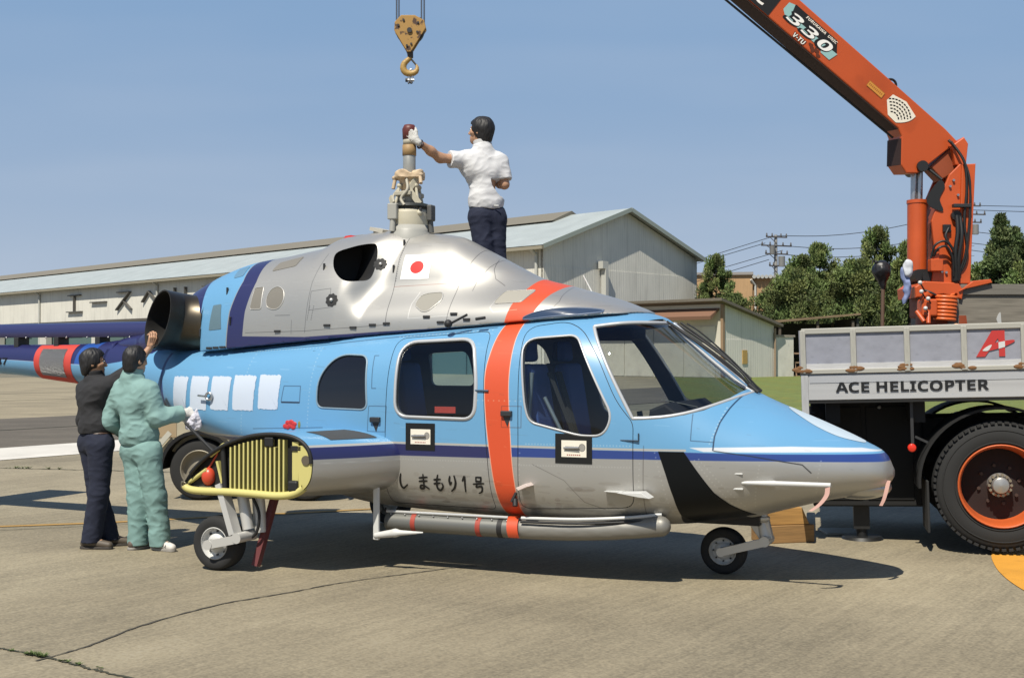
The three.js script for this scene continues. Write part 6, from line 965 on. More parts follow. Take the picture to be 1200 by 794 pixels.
// ================================================================ LOADER CRANE on the bed
const OR = std(0.60, 0.098, 0.020, 0.42, { map: rep(grimeTex, 0.5, 0.5) });
const CX = 3.87, CZ = -11.3;
{
  const k = thing('loader_crane', 'orange truck mounted loader crane with boom raised to the upper left', 'crane', [CX, 0, CZ], 0);
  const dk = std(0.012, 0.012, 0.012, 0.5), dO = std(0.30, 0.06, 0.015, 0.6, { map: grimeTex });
  const S = 123.9, X = (px) => (px - 600) / S - CX, Y = (py) => 1.69 + (415 - py) / S;
  const pp = (pts) => pts.map(([x, y]) => [X(x), Y(y)]);
  // turntable and base
  mesh('base', [rbox(X(1078), X(1135), Y(372), Y(340), -0.3, 0.2, 0.02), at(new THREE.CylinderGeometry(0.28, 0.30, 0.5, 28), 0.26, 1.80, -0.04)], dO, k);
  mesh('turntable', prism(pp([[1063, 350], [1062, 338], [1072, 331], [1112, 333], [1118, 342], [1116, 352], [1095, 346]]), -0.26, 0.26, 0.01), OR, k); mesh('foot_flange', prism(pp([[1112, 343], [1128, 331], [1148, 329], [1150, 333], [1120, 340]]), -0.28, 0.28, 0.006), OR, k);
  mesh('winch', at(new THREE.CylinderGeometry(0.055, 0.055, 0.4, 16).rotateX(Math.PI / 2), X(1080), Y(326), 0), dk, k);
  // column: two side plates and a back
  const col = [[1083, 333], [1087, 300], [1083, 262], [1092, 236], [1104, 208], [1116, 196], [1133, 196], [1128, 260], [1126, 334]];
  for (const z of [[0.19, 0.225], [-0.225, -0.19]]) mesh('column_plate', prism(pp(col), z[0], z[1], 0.006), OR, k);
  mesh('column_back', prism(pp([[1117, 197], [1133, 196], [1126, 334], [1113, 334]]), -0.22, 0.25, 0.008), OR, k); mesh('column_web', prism(pp([[1086, 330], [1090, 300], [1088, 262], [1096, 236], [1112, 215], [1118, 330]]), -0.19, 0.12), dO, k);
  mesh('column_cutout', prism(smoothLoop(pp([[1079, 232], [1092, 215], [1098, 222], [1092, 236], [1096, 250], [1086, 248], [1078, 242]]), 40), 0.226, 0.236), dk, k);
  mesh('pivot_boss', at(new THREE.CylinderGeometry(0.045, 0.045, 0.05, 20).rotateX(Math.PI / 2), X(1110), Y(256), 0.24), dk, k); mesh('link_block', rbox(X(1095), X(1104), Y(275), Y(266), 0.225, 0.26, 0.006), dk, k);
  for (const [x, y] of [[1104, 222], [1113, 232], [1108, 215], [1118, 214], [1094, 320], [1099, 321]]) mesh('bolt', at(new THREE.CylinderGeometry(0.012, 0.012, 0.02, 8).rotateX(Math.PI / 2), X(x), Y(y), 0.235), M.steel, k);
  // lift cylinder
  mesh('lift_cylinder', [bar([X(1073), Y(320), 0.05], [X(1073.5), Y(237), 0.05], 0.088, 0.088, 28), bar([X(1073.5), Y(239), 0.05], [X(1073.5), Y(235), 0.05], 0.094, 0.094, 28)], OR, k, 'orange lift cylinder'); mesh('cylinder_rod', bar([X(1069.5), Y(237), 0.05], [X(1070), Y(200), 0.05], 0.028, 0.028, 20), M.steel, k); mesh('cylinder_rod', bar([X(1076.5), Y(237), 0.05], [X(1077), Y(200), 0.05], 0.028, 0.028, 20), M.steel, k);
  mesh('cylinder_foot', [prism(smoothLoop(pp([[1066, 318], [1084, 318], [1082, 326], [1078, 332], [1068, 330]]), 30), -0.1, 0.18)], dk, k); mesh('side_box', [rbox(X(1079), X(1093), Y(320), Y(306), 0.2, 0.30, 0.008), rbox(X(1083), X(1090), Y(312), Y(294), 0.2, 0.27, 0.008)], OR, k);
  // boom
  const piv = V(X(1107), Y(190), 0), dir = V(-4.98, 3.90, 1.0).normalize(), sideV = V(0, 0, 1).addScaledVector(dir, -dir.z).normalize(), upV = dir.clone().cross(sideV).normalize();
  const Bm = new THREE.Matrix4().makeBasis(dir, upV, sideV.clone().negate()).setPosition(piv);   // s along the boom, h across (up), z towards camera
  const B = (g) => g.applyMatrix4(Bm);
  const w = 0.145;
  mesh('boom', B(prism([[0.065, 0.185], [0.244, 0.20], [2.2, 0.205], [3.75, 0.21], [3.75, -0.115], [2.2, -0.105], [0.60, -0.09], [0.53, -0.125], [0.364, -0.331], [0.268, -0.355], [0.183, -0.286], [0.159, -0.186]], -w, w, 0.012)), OR, k, 'orange main boom');
  mesh('boom_underside_shade', [B(prism([[3.75, -0.117], [3.75, -0.126], [2.2, -0.116], [0.60, -0.10], [0.60, -0.092], [2.2, -0.107]], -w + 0.004, w - 0.004)), B(plankBar([0.525, -0.135, 0], [0.372, -0.326, 0], 0.012, 2 * w - 0.01, V(0.6, 0.8, 0)).translate(-0.006, -0.007, 0))], std(0.035, 0.012, 0.008, 0.8), k, 'dark strip coloured as the shade under the boom');  // thin dark plates carry the shade under the boom in their colour
  for (const [a, b, h, ww] of [[3.6, 5.2, 0.105, 0.118], [5.1, 6.45, 0.085, 0.096]]) mesh('boom_section', B(prism([[a, h], [b, h], [b, -h], [a, -h]], -ww, ww, 0.01)), OR, k);
  mesh('boom_head', B(prism([[6.4, 0.2], [6.75, 0.14], [6.82, -0.05], [6.6, -0.16], [6.4, -0.08]], -0.13, 0.13, 0.01)), OR, k); mesh('sheave', B(at(new THREE.CylinderGeometry(0.14, 0.14, 0.1, 28).rotateX(Math.PI / 2), 6.66, -0.06, 0)), M.darkSteel, k);
  mesh('boom_gusset', prism(pp([[1086, 197], [1100, 184], [1118, 168], [1125, 170], [1126, 190], [1112, 205], [1100, 212]]), -0.1, 0.13, 0.01), dO, k); mesh('boom_hinge', [prism(pp([[1108, 174], [1122, 164], [1127, 172], [1124, 200], [1112, 196]]), -0.2, 0.2, 0.01)], OR, k); mesh('hinge_pin', [at(new THREE.CylinderGeometry(0.055, 0.055, 0.02, 24).rotateX(Math.PI / 2), X(1090), Y(166), w + 0.012)], OR, k); mesh('cylinder_pin', at(new THREE.CylinderGeometry(0.052, 0.052, 0.38, 20).rotateX(Math.PI / 2), X(1074), Y(198), 0.02), dk, k);
  mesh('boom_stay', [bar([X(1081), Y(196), 0.1], [X(1098), Y(213), 0.16], 0.014)], dk, k);
  // hoses
  const hose = (pts, r = 0.013) => mesh('hose', tube(pts.map(([x, y, z]) => [X(x), Y(y), z]), r, 50, 7), dk, k);
  hose([[1104, 168, 0.2], [1112, 180, 0.24], [1119, 195, 0.27], [1121, 225, 0.28], [1118, 262, 0.28], [1121, 300, 0.28], [1116, 318, 0.26], [1110, 326, 0.24]]); hose([[1106, 170, 0.22], [1115, 186, 0.26], [1123, 210, 0.29], [1124, 250, 0.29], [1119, 300, 0.28], [1113, 322, 0.26]], 0.011);
  hose([[1110, 256, 0.27], [1110, 275, 0.29], [1107, 300, 0.29], [1110, 330, 0.26]], 0.02); hose([[1114, 258, 0.27], [1114, 280, 0.30], [1111, 305, 0.29], [1112, 330, 0.26]], 0.018); hose([[1080, 305, 0.27], [1084, 290, 0.30], [1094, 286, 0.31], [1104, 296, 0.30], [1109, 318, 0.27]], 0.011); hose([[1083, 303, 0.27], [1087, 294, 0.31], [1096, 292, 0.31], [1103, 304, 0.30], [1106, 326, 0.27]], 0.011); hose([[1101, 270, 0.26], [1097, 280, 0.27], [1103, 292, 0.28], [1110, 300, 0.28]], 0.013); hose([[1066, 338, 0.2], [1078, 344, 0.29], [1096, 352, 0.3], [1106, 348, 0.28]], 0.010);
  mesh('hose_clip', [rbox(X(1105), X(1125), Y(247), Y(243), 0.25, 0.31, 0.004)], M.darkSteel, k);
  mesh('hose_bundle', nets(capsField([cap([X(1109), Y(330), 0.24], [X(1107), Y(300), 0.27], 0.035, 0.03), cap([X(1112), Y(322), 0.25], [X(1110), Y(308), 0.27], 0.03, 0.025)], 0.03), [X(1098), Y(340), 0.16], [X(1122), Y(285), 0.34], 0.012), dk, k);
  // control valve, coiled orange hose, white knobs
  const spr = []; for (let i = 0; i <= 160; i++) { const a = i / 160 * 6.283 * 7; spr.push(V(X(1094) + 0.088 * Math.cos(a) + i / 160 * 0.02, Y(376) + i / 160 * 0.235, 0.30 + 0.07 * Math.sin(a))); } mesh('coiled_hose', new THREE.TubeGeometry(new THREE.CatmullRomCurve3(spr), 420, 0.017, 7), std(0.70, 0.14, 0.03, 0.4), k, 'coiled orange hose');
  mesh('control_valve', [rbox(X(1066), X(1084), Y(372), Y(352), 0.2, 0.36, 0.02), bar([X(1068), Y(352), 0.3], [X(1075), Y(346), 0.34], 0.03), bar([X(1062), Y(366), 0.3], [X(1068), Y(378), 0.36], 0.022), bar([X(1074), Y(366), 0.34], [X(1072), Y(380), 0.38], 0.02)], OR, k); for (const [x, y] of [[1071, 352], [1068, 363], [1063.5, 344], [1062, 334]]) mesh('control_knob', at(new THREE.SphereGeometry(0.02, 12, 8), X(x), Y(y), 0.40), M.whitePaint, k);
  for (const [x, y] of [[1071, 352], [1068, 363], [1063.5, 344], [1062, 334]]) mesh('control_lever', bar([X(x), Y(y), 0.40], [X(x) + 0.06, Y(y) - 0.06, 0.33], 0.007), M.darkSteel, k);
  mesh('hose_ring', new THREE.TorusGeometry(0.036, 0.008, 8, 24).translate(X(1102), Y(385.5), 0.42), std(0.75, 0.4, 0.2, 0.5), k);
  // boom fittings, plates and writing, on the near face of the boom
  const onB = (name, s0, s1, h0, h1, draw, tw, th, label, zoff = 0.004) => { const p = new THREE.PlaneGeometry(Math.abs(s1 - s0), h1 - h0); p.rotateY(0); const g = p.clone(); g.scale(-1, 1, 1); const q = new THREE.PlaneGeometry(Math.abs(s1 - s0), h1 - h0); q.applyMatrix4(new THREE.Matrix4().makeBasis(dir.clone().negate(), upV, sideV).setPosition(piv.clone().addScaledVector(dir, (s0 + s1) / 2).addScaledVector(upV, (h0 + h1) / 2).addScaledVector(sideV, w + zoff))); return mesh(name, q, new THREE.MeshStandardMaterial({ map: canvasTex(tw, th, draw), transparent: true, alphaTest: 0.4, roughness: 0.45, side: THREE.DoubleSide }), k, label); };
  const s3a = 1.475, s3b = 2.15;
  onB('model_plate', s3a, s3b, -0.105, 0.165, (g, W, H) => {
    g.clearRect(0, 0, W, H); const hex = (x0, x1, y0, y1, c, f) => { g.fillStyle = f; g.beginPath(); g.moveTo(x0 + c, y0); g.lineTo(x1, y0); g.lineTo(x1, y1); g.lineTo(x0 + c, y1); g.lineTo(x0, (y0 + y1) / 2); g.fill(); };
    g.fillStyle = '#171513'; g.beginPath(); g.moveTo(120, 28); g.lineTo(880, 28); g.lineTo(990, 175); g.lineTo(900, 190); g.lineTo(160, 190); g.lineTo(40, 110); g.fill();
    g.fillStyle = '#8fb6b4'; g.beginPath(); g.moveTo(20, 70); g.lineTo(110, 40); g.lineTo(150, 190); g.lineTo(900, 185); g.lineTo(1005, 180); g.lineTo(960, 320); g.lineTo(800, 320); g.lineTo(770, 275); g.lineTo(100, 270); g.lineTo(10, 200); g.fill();
    g.font = 'bold 215px sans-serif'; g.save(); g.translate(95, 275); g.transform(1.95, 0, -0.42, 1, 0, 0); g.lineJoin = 'round'; let x = 0; for (const c of '330') { g.lineWidth = 26; g.strokeStyle = '#11100f'; g.strokeText(c, x - 7, 12); g.lineWidth = 10; g.strokeText(c, x, 0); g.fillStyle = '#e9e7e2'; g.fillText(c, x, 0); x += 140; } g.restore();
    g.fillStyle = '#e9e0d2'; g.font = 'bold 58px sans-serif'; g.save(); g.translate(330, 82); g.transform(1.15, 0, -0.2, 1, 0, 0); g.fillText('FURUKAWA', 0, 0); g.fillText('UNIC', 350, 0); g.restore();
    g.font = 'bold 92px sans-serif'; g.lineWidth = 14; g.strokeStyle = '#15120f'; g.save(); g.translate(330, 408); g.transform(1.05, 0, -0.15, 1, 0, 0); g.strokeText('V-TU', 0, 0); g.fillStyle = '#efe9de'; g.fillText('V-TU', 0, 0); g.restore();
    g.fillStyle = '#5a2a12'; for (let i = 0; i < 9; i++) { g.beginPath(); g.ellipse(620 + (i * 53) % 190, 330 + (i * 37) % 70, 34, 20, 0.4 * i, 0, 7); g.fill(); }
  }, 1024, 430, 'model plate reading 330');
  onB('maker_plate', 2.215, 2.86, -0.10, 0.105, (g, W, H) => { g.fillStyle = '#1a1817'; g.fillRect(0, 0, W, H); g.fillStyle = '#e9e5de'; g.font = 'bold 215px sans-serif'; g.save(); g.translate(20, 208); g.transform(0.98, 0, -0.1, 1, 0, 0); g.fillText('UNIC', 0, 0); g.restore(); }, 640, 250, 'black plate whose last letter C shows');
  onB('label_strip', 0.905, 1.095, 0.015, 0.072, (g, W, H) => { g.fillStyle = '#c98a3a'; g.fillRect(0, 0, W, H); g.strokeStyle = '#8a5418'; g.lineWidth = 5; g.strokeRect(4, 4, W - 8, H - 8); g.fillStyle = '#9a6122'; for (let i = 0; i < 9; i++) g.fillRect(22 + i * 27, 26, 16, 30); }, 280, 86, 'small yellow label');
  onB('load_chart', 0.53, 0.86, -0.075, 0.15, (g, W, H) => { g.clearRect(0, 0, W, H); g.fillStyle = '#e4dccb'; g.beginPath(); g.moveTo(W * 0.06, H * 0.16); g.lineTo(W * 0.5, H * 0.02); g.lineTo(W * 0.97, H * 0.22); g.quadraticCurveTo(W * 0.96, H * 0.62, W * 0.62, H * 0.96); g.lineTo(W * 0.30, H * 0.93); g.lineTo(W * 0.02, H * 0.5); g.fill(); g.strokeStyle = '#1b1916'; for (let i = 0; i < 5; i++) { const r = H * (0.86 - i * 0.13); g.lineWidth = 15; g.setLineDash([26, 9]); g.beginPath(); g.arc(W * 0.46, H * 1.02, r, -2.35 + i * 0.02, -0.72); g.stroke(); } g.setLineDash([]); }, 360, 250, 'white fan shaped load chart');
  { const sr = 0.886; mesh('lifting_eye', [B(new THREE.TorusGeometry(0.055, 0.012, 8, 24, Math.PI).rotateZ(0).translate(sr, 0.20, -0.05))], dk, k); }
  // winch wire under the boom, to the head
  mesh('winch_wire', [bar(piv.clone().addScaledVector(dir, 0.56).addScaledVector(upV, -0.16).addScaledVector(sideV, 0.06), piv.clone().addScaledVector(dir, 6.5).addScaledVector(upV, -0.30).addScaledVector(sideV, 0.02), 0.011, 0.011, 6)], dk, k);
  const tip = piv.clone().addScaledVector(dir, 6.66).addScaledVector(upV, -0.06).add(V(CX, 0, CZ));
  // ---- hook block on its falls
  const hb = thing('hook_block', 'worn yellow crane hook block hanging above the rotor mast', 'hook block', [-0.885, 3.9, -10.33]);
  const s2 = 135.5, hx = (px) => (px - 479) / s2, hy = (py) => 1.69 + (415 - py) / s2 - 3.9, hp = (a) => a.map(([x, y]) => [hx(x), hy(y)]);
  const chk = std(1, 1, 1, 0.55, { map: rep(rustTex, 3, 3) });
  const cheek = hp([[469, 18], [485, 18], [496, 24], [498, 33], [480.5, 61], [476, 61], [461, 36], [461.5, 26]]);
  for (const z of [[0.03, 0.05], [-0.05, -0.03]]) { const g = prism(cheek, z[0], z[1], 0.004), u = g.attributes.uv, p = g.attributes.position; for (let i = 0; i < p.count; i++) u.setXY(i, p.getX(i) + 0.2, p.getY(i)); mesh('cheek_plate', g, chk, hb); }
  mesh('sheave', at(new THREE.CylinderGeometry(0.125, 0.125, 0.05, 30).rotateX(Math.PI / 2), hx(479), hy(34), 0), std(0.03, 0.025, 0.02, 0.6), hb); mesh('axle_pin', at(new THREE.CylinderGeometry(0.022, 0.022, 0.13, 14).rotateX(Math.PI / 2), hx(479), hy(36), 0), M.darkSteel, hb);
  for (const [x, y] of [[472, 24], [489, 27], [476, 54], [481, 52], [466, 30], [488, 38]]) mesh('bolt', at(new THREE.CylinderGeometry(0.010, 0.010, 0.12, 8).rotateX(Math.PI / 2), hx(x), hy(y), 0), M.darkSteel, hb);
  mesh('tie_bar', [rbox(hx(469), hx(492), hy(24), hy(20), -0.035, 0.035, 0.006), rbox(hx(475), hx(482), hy(61), hy(56), -0.03, 0.03, 0.004)], std(0.05, 0.04, 0.03, 0.6), hb);
  mesh('swivel', bar([hx(479), hy(58), 0], [hx(479.5), hy(67), 0], 0.028, 0.024), std(0.05, 0.035, 0.02, 0.5), hb);
  const hookPts = [[480, 65], [478, 68], [472.5, 73], [471, 79], [474, 84], [480, 85.5], [486, 83], [487.5, 78], [486, 74.5]].map(([x, y]) => V(hx(x), hy(y), 0)), hc = new THREE.CatmullRomCurve3(hookPts), hl = []; for (let i = 0; i < 16; i++) { const a = hc.getPoint(i / 16), b = hc.getPoint((i + 1) / 16), r = (t) => 0.014 + 0.012 * Math.sin(Math.PI * clamp(t * 1.1)) - 0.010 * Math.max(0, t - 0.8) * 4; hl.push(cap(a.toArray(), b.toArray(), Math.max(0.008, r(i / 16)), Math.max(0.007, r((i + 1) / 16)))); }
  mesh('hook', nets(capsField(hl, 0.01), [hx(466), hy(90), -0.05], [hx(492), hy(62), 0.05], 0.006), std(0.42, 0.26, 0.07, 0.5), hb); mesh('latch', bar([hx(481), hy(69), 0], [hx(486), hy(75), 0], 0.008), std(0.08, 0.07, 0.05, 0.4), hb);
  const sk = mesh('shackle', [tube([[hx(478), hy(93), 0], [hx(478), hy(83), 0], [hx(480), hy(80.5), 0.0], [hx(481.5), hy(83), 0], [hx(481.5), hy(93), 0]], 0.0125, 30, 8), bar([hx(475.5), hy(93), 0], [hx(484), hy(93), 0], 0.013)], std(0.6, 0.6, 0.6, 0.3, { metalness: 0.7 }), hb); mesh('shackle_nut', [at(new THREE.CylinderGeometry(0.018, 0.018, 0.02, 6).rotateZ(Math.PI / 2), hx(475), hy(93), 0), bar([hx(479), hy(92), 0], [hx(481), hy(97), 0.01], 0.012), bar([hx(479.5), hy(95), 0], [hx(476.5), hy(97), 0], 0.008)], M.darkSteel, sk);
  const lt = tip.clone().sub(hb.position);
  for (const [x, dx] of [[463, -0.10], [466, -0.09], [492.5, 0.09], [495.5, 0.10]]) mesh('wire_fall', bar([hx(x), hy(x < 480 ? 26 : 28), x % 2 < 1 ? 0.012 : -0.012], [hx(x) * 0.98 + lt.x * 0.0, lt.y, lt.z * 0.2], 0.0075, 0.0075, 6), std(0.11, 0.13, 0.17, 0.45, { metalness: 0.3 }), hb);
}
// cloth hung on the crane controls
{
  const r = thing('hanging_cloth', 'blue and white cloth hung at the foot of the crane column', 'cloth', [3.62, 2.18, -10.98]);
  mesh('fabric', nets((x, y, z) => elD(x, y, z, 0.0 + 0.02 * Math.sin(y * 14), 0.13, 0, 0.036, 0.17, 0.034) - 0.030 * pn(x * 22, y * 13, z * 22 + 4), [-0.12, -0.14, -0.1], [0.12, 0.42, 0.1], 0.011), std(0.22, 0.27, 0.46, 0.85), r);
  mesh('fold', nets((x, y, z) => elD(x, y, z, 0.02, 0.30, 0.02, 0.045, 0.085, 0.035) - 0.012 * pn(x * 22, y * 15, z * 22), [-0.06, 0.18, -0.06], [0.1, 0.42, 0.1], 0.009), std(0.62, 0.64, 0.68, 0.8), r);
}
// cribbing blocks by the nose wheel, steel plate, tow tractor behind
{
  const wood = (r, g, b) => std(r, g, b, 0.85, { map: woodTex });
  const B1 = tag(mesh('timber_block', rbox(-0.26, 0.23, 0, 0.16, -0.14, 0.14, 0.008, 1).rotateY(0.25).translate(2.47, 0.0, -10.86), wood(0.42, 0.24, 0.09)), 'lower dark stained timber block under the helicopter nose', 'block');
  const g = prism([[-0.22, 0], [0.22, 0], [0.15, 0.15], [-0.24, 0.15]], -0.13, 0.13, 0.006).rotateY(0.2).translate(2.44, 0.163, -10.86); tag(mesh('timber_block', g, wood(0.60, 0.33, 0.10)), 'upper orange brown wedge block stacked under the helicopter nose', 'block');
  tag(mesh('timber_block', rbox(-0.12, 0.12, 0, 0.10, -0.10, 0.10, 0.006, 1).rotateY(0.3).translate(2.5, 0.316, -10.92), wood(0.30, 0.25, 0.19)), 'small grey block on top of the stacked timber blocks', 'block');
  tag(mesh('steel_plate', rbox(2.95, 3.28, 0.0, 0.018, -11.55, -11.2, 0.004, 1), std(0.36, 0.34, 0.28, 0.6)), 'flat pale plank lying on the ground beside the outrigger foot', 'plank');
  const t = thing('tow_tractor', 'cream tow tractor with black fender parked behind the helicopter', 'tractor', [-3.62, 0, -13.95], -0.06);
  const cr = std(0.50, 0.45, 0.33, 0.6, { map: grimeTex });
  mesh('body', [rbox(-0.55, 1.65, 0.55, 0.98, -1.15, 0.0, 0.05, 3), rbox(0.55, 1.65, 0.9, 1.12, -1.1, -0.05, 0.05, 3)], cr, t); mesh('chassis', rbox(-0.4, 1.55, 0.28, 0.6, -1.1, -0.1, 0.03), M.blackPaint, t);
  for (const [x, s] of [[0.0, 1], [1.25, 1], [0, -1], [1.25, -1]]) {
    const r = x === 0 ? 0.36 : 0.33, z = s > 0 ? 0.0 : -1.15; const wv = new THREE.Group(); wv.name = numbered('wheel'); wv.position.set(x, r, z); if (s < 0) wv.rotation.y = Math.PI; t.add(wv);
    mesh('tyre', lathe([[r * 0.6, -0.1], [r * 0.9, -0.11], [r, -0.06], [r, 0.06], [r * 0.9, 0.11], [r * 0.6, 0.1]], 48).rotateX(Math.PI / 2), M.rubber, wv); mesh('rim', [lathe([[r * 0.63, 0.09], [r * 0.61, 0.115], [r * 0.57, 0.10], [r * 0.52, 0.03], [r * 0.2, 0.04], [r * 0.15, 0.08], [0, 0.085]], 40).rotateX(Math.PI / 2)], std(0.30, 0.27, 0.21, 0.5, { metalness: 0.3 }), wv);
    const fp = []; for (let i = 0; i <= 18; i++) { const a = lerp(Math.PI * 1.0, 0, i / 18); fp.push([x + (r + 0.05) * Math.cos(a), r + (r + 0.05) * Math.sin(a)]); } const fq = fp.map(([a, b]) => [x + (a - x) * 1.1, r + (b - r) * 1.1]).reverse(); mesh('fender', prism(fp.concat(fq), z - 0.16, z + 0.16), M.blackPaint, t);
  }
  mesh('seat', [rbox(-0.3, 0.15, 0.98, 1.1, -0.85, -0.3, 0.04, 2), rbox(-0.36, -0.26, 1.05, 1.4, -0.85, -0.3, 0.04, 2)], M.black, t); mesh('steering_wheel', [new THREE.TorusGeometry(0.18, 0.016, 8, 28).rotateX(1.1).translate(0.42, 1.28, -0.57), bar([0.55, 1.05, -0.57], [0.42, 1.28, -0.57], 0.016)], M.black, t);
  mesh('guard_strip', plankBar([-0.5, 0.62, 0.06], [-0.36, 0.78, 0.06], 0.06, 0.02), std(0.55, 0.53, 0.45, 0.6), t); mesh('headlamp', at(new THREE.CylinderGeometry(0.07, 0.07, 0.05, 18).rotateZ(Math.PI / 2), 1.67, 0.8, -0.25), M.steel, t); mesh('rust_patch', rbox(-0.52, -0.30, 0.72, 0.94, 0.0, 0.006, 0.002, 1), std(0.40, 0.30, 0.18, 0.8), t);
}

// ================================================================ PEOPLE
// joints are in each person's own axes: x right in the photograph, y up, z towards the camera; origin on the ground between the feet
const skinTone = [0.40, 0.225, 0.135];
function headParts(C, fwd, up, opts) {   // signed-distance head in its own frame, turned to look along fwd
  const f = V(...fwd).normalize(), u = V(...up).addScaledVector(f, -V(...up).dot(f)).normalize(), r = u.clone().cross(f);
  const Mx = new THREE.Matrix4().makeBasis(r, u, f).setPosition(V(...C));
  const F = (x, y, z) => {
    const ax = Math.abs(x);
    let d = elD(x, y, z, 0, 0.028, -0.012, 0.074, 0.088, 0.094);
    d = smin(d, elD(x, y, z, 0, -0.048, 0.026, 0.054, 0.066, 0.062), 0.035);
    d = smin(d, capD(x, y, z, cap([0, -0.09, 0.06], [0, -0.085, 0.064], 0.022)), 0.03);             // chin
    d = smin(d, capD(ax, y, z, cap([0.034, -0.01, 0.066], [0.052, -0.018, 0.045], 0.022)), 0.02);   // cheekbone
    d = smax(d, -elD(ax, y, z, 0.031, 0.014, 0.098, 0.020, 0.012, 0.014), 0.012);                   // eye socket
    d = smin(d, capD(ax, y, z, cap([0.014, 0.030, 0.083], [0.044, 0.031, 0.070], 0.009)), 0.012);   // brow
    d = smin(d, capD(x, y, z, cap([0, 0.014, 0.088], [0, -0.020, 0.104], 0.008, 0.0125)), 0.010);   // nose
    d = smin(d, capD(ax, y, z, cap([0.010, -0.025, 0.094], [0.012, -0.026, 0.090], 0.009)), 0.008);
    d = smin(d, capD(ax, y, z, cap([0, -0.054, 0.087], [0.019, -0.056, 0.079], 0.008)), 0.008);     // lips
    d = smax(d, -capD(ax, y, z, cap([0, -0.0545, 0.099], [0.020, -0.056, 0.090], 0.003)), 0.003);
    const ear = smax(elD(ax, y, z, 0.077, -0.002, -0.008, 0.012, 0.033, 0.020), -elD(ax, y, z, 0.088, 0.0, -0.002, 0.008, 0.018, 0.010), 0.006);
    d = smin(d, ear, 0.006);
    d = smin(d, capD(x, y, z, cap([0, -0.03, -0.028], [0, -0.115, -0.026], 0.054, 0.050)), 0.03);     // neck
    return d;
  };
  const col = (x, y, z) => { const k = 1 + 0.12 * pn(x * 40, y * 40, z * 40), lip = sstep(0.013, 0.006, Math.abs(y + 0.055)) * sstep(0.024, 0.018, Math.abs(x)) * sstep(0.07, 0.08, z), brow = sstep(0.006, 0.003, Math.abs(y - 0.036 + Math.abs(x) * 0.06)) * sstep(0.048, 0.043, Math.abs(x)) * sstep(0.010, 0.014, Math.abs(x)) * sstep(0.06, 0.068, z), stub = sstep(-0.06, -0.08, y) * sstep(0, 0.04, z) * 0.18; let c = skinTone.map((v) => v * k * (1 - stub)); c = c.map((v, i) => lerp(v, [0.32, 0.12, 0.09][i], lip * 0.7)); return c.map((v) => lerp(v, 0.012, brow * 0.85)); };
  const head = nets(F, [-0.11, -0.19, -0.13], [0.11, 0.135, 0.135], 0.0048, col).applyMatrix4(Mx);
  const shell = (x, y, z) => {   // hair: cap of the skull with an uneven surface, cut round the face and ears
    const n = 0.006 * pn(x * 16 + opts.seed, y * 12, z * 16) + 0.0035 * pn(x * 60, y * 18, z * 60 + opts.seed);
    let d = elD(x, y, z, 0, 0.030, -0.014, 0.084, 0.098, 0.104) - opts.hair - n;
    d = smin(d, elD(x, y, z, 0, -0.045, -0.056, 0.066, 0.080, 0.050) - opts.hair * 0.6 - n, 0.03);
    const face = z - lerp(0.052, 0.066, sstep(0.04, 0.09, y)) - 0.010 * pn(x * 60, y * 10, 3), line = y < 0.055 ? face + 0.0 : (y < 0.075 ? face - 0.02 : -1);
    d = smax(d, line, 0.008);
    const nape = -0.118 + opts.nape - y + sstep(-0.04, 0.03, z) * (0.072) + (z > 0.03 ? 0.035 : 0); d = smax(d, nape, 0.012);
    return d;
  };
  const hair = nets(shell, [-0.125, -0.12, -0.145], [0.125, 0.16, 0.14], 0.0052).applyMatrix4(Mx);
  const eyes = [-1, 1].map((s) => ({ w: new THREE.SphereGeometry(0.0115, 14, 10).translate(s * 0.031, 0.013, 0.078).applyMatrix4(Mx), i: new THREE.SphereGeometry(0.0058, 10, 8).scale(1, 1, 0.5).translate(s * 0.031, 0.013, 0.0885).applyMatrix4(Mx) }));
  return { head, hair, eyes };
}
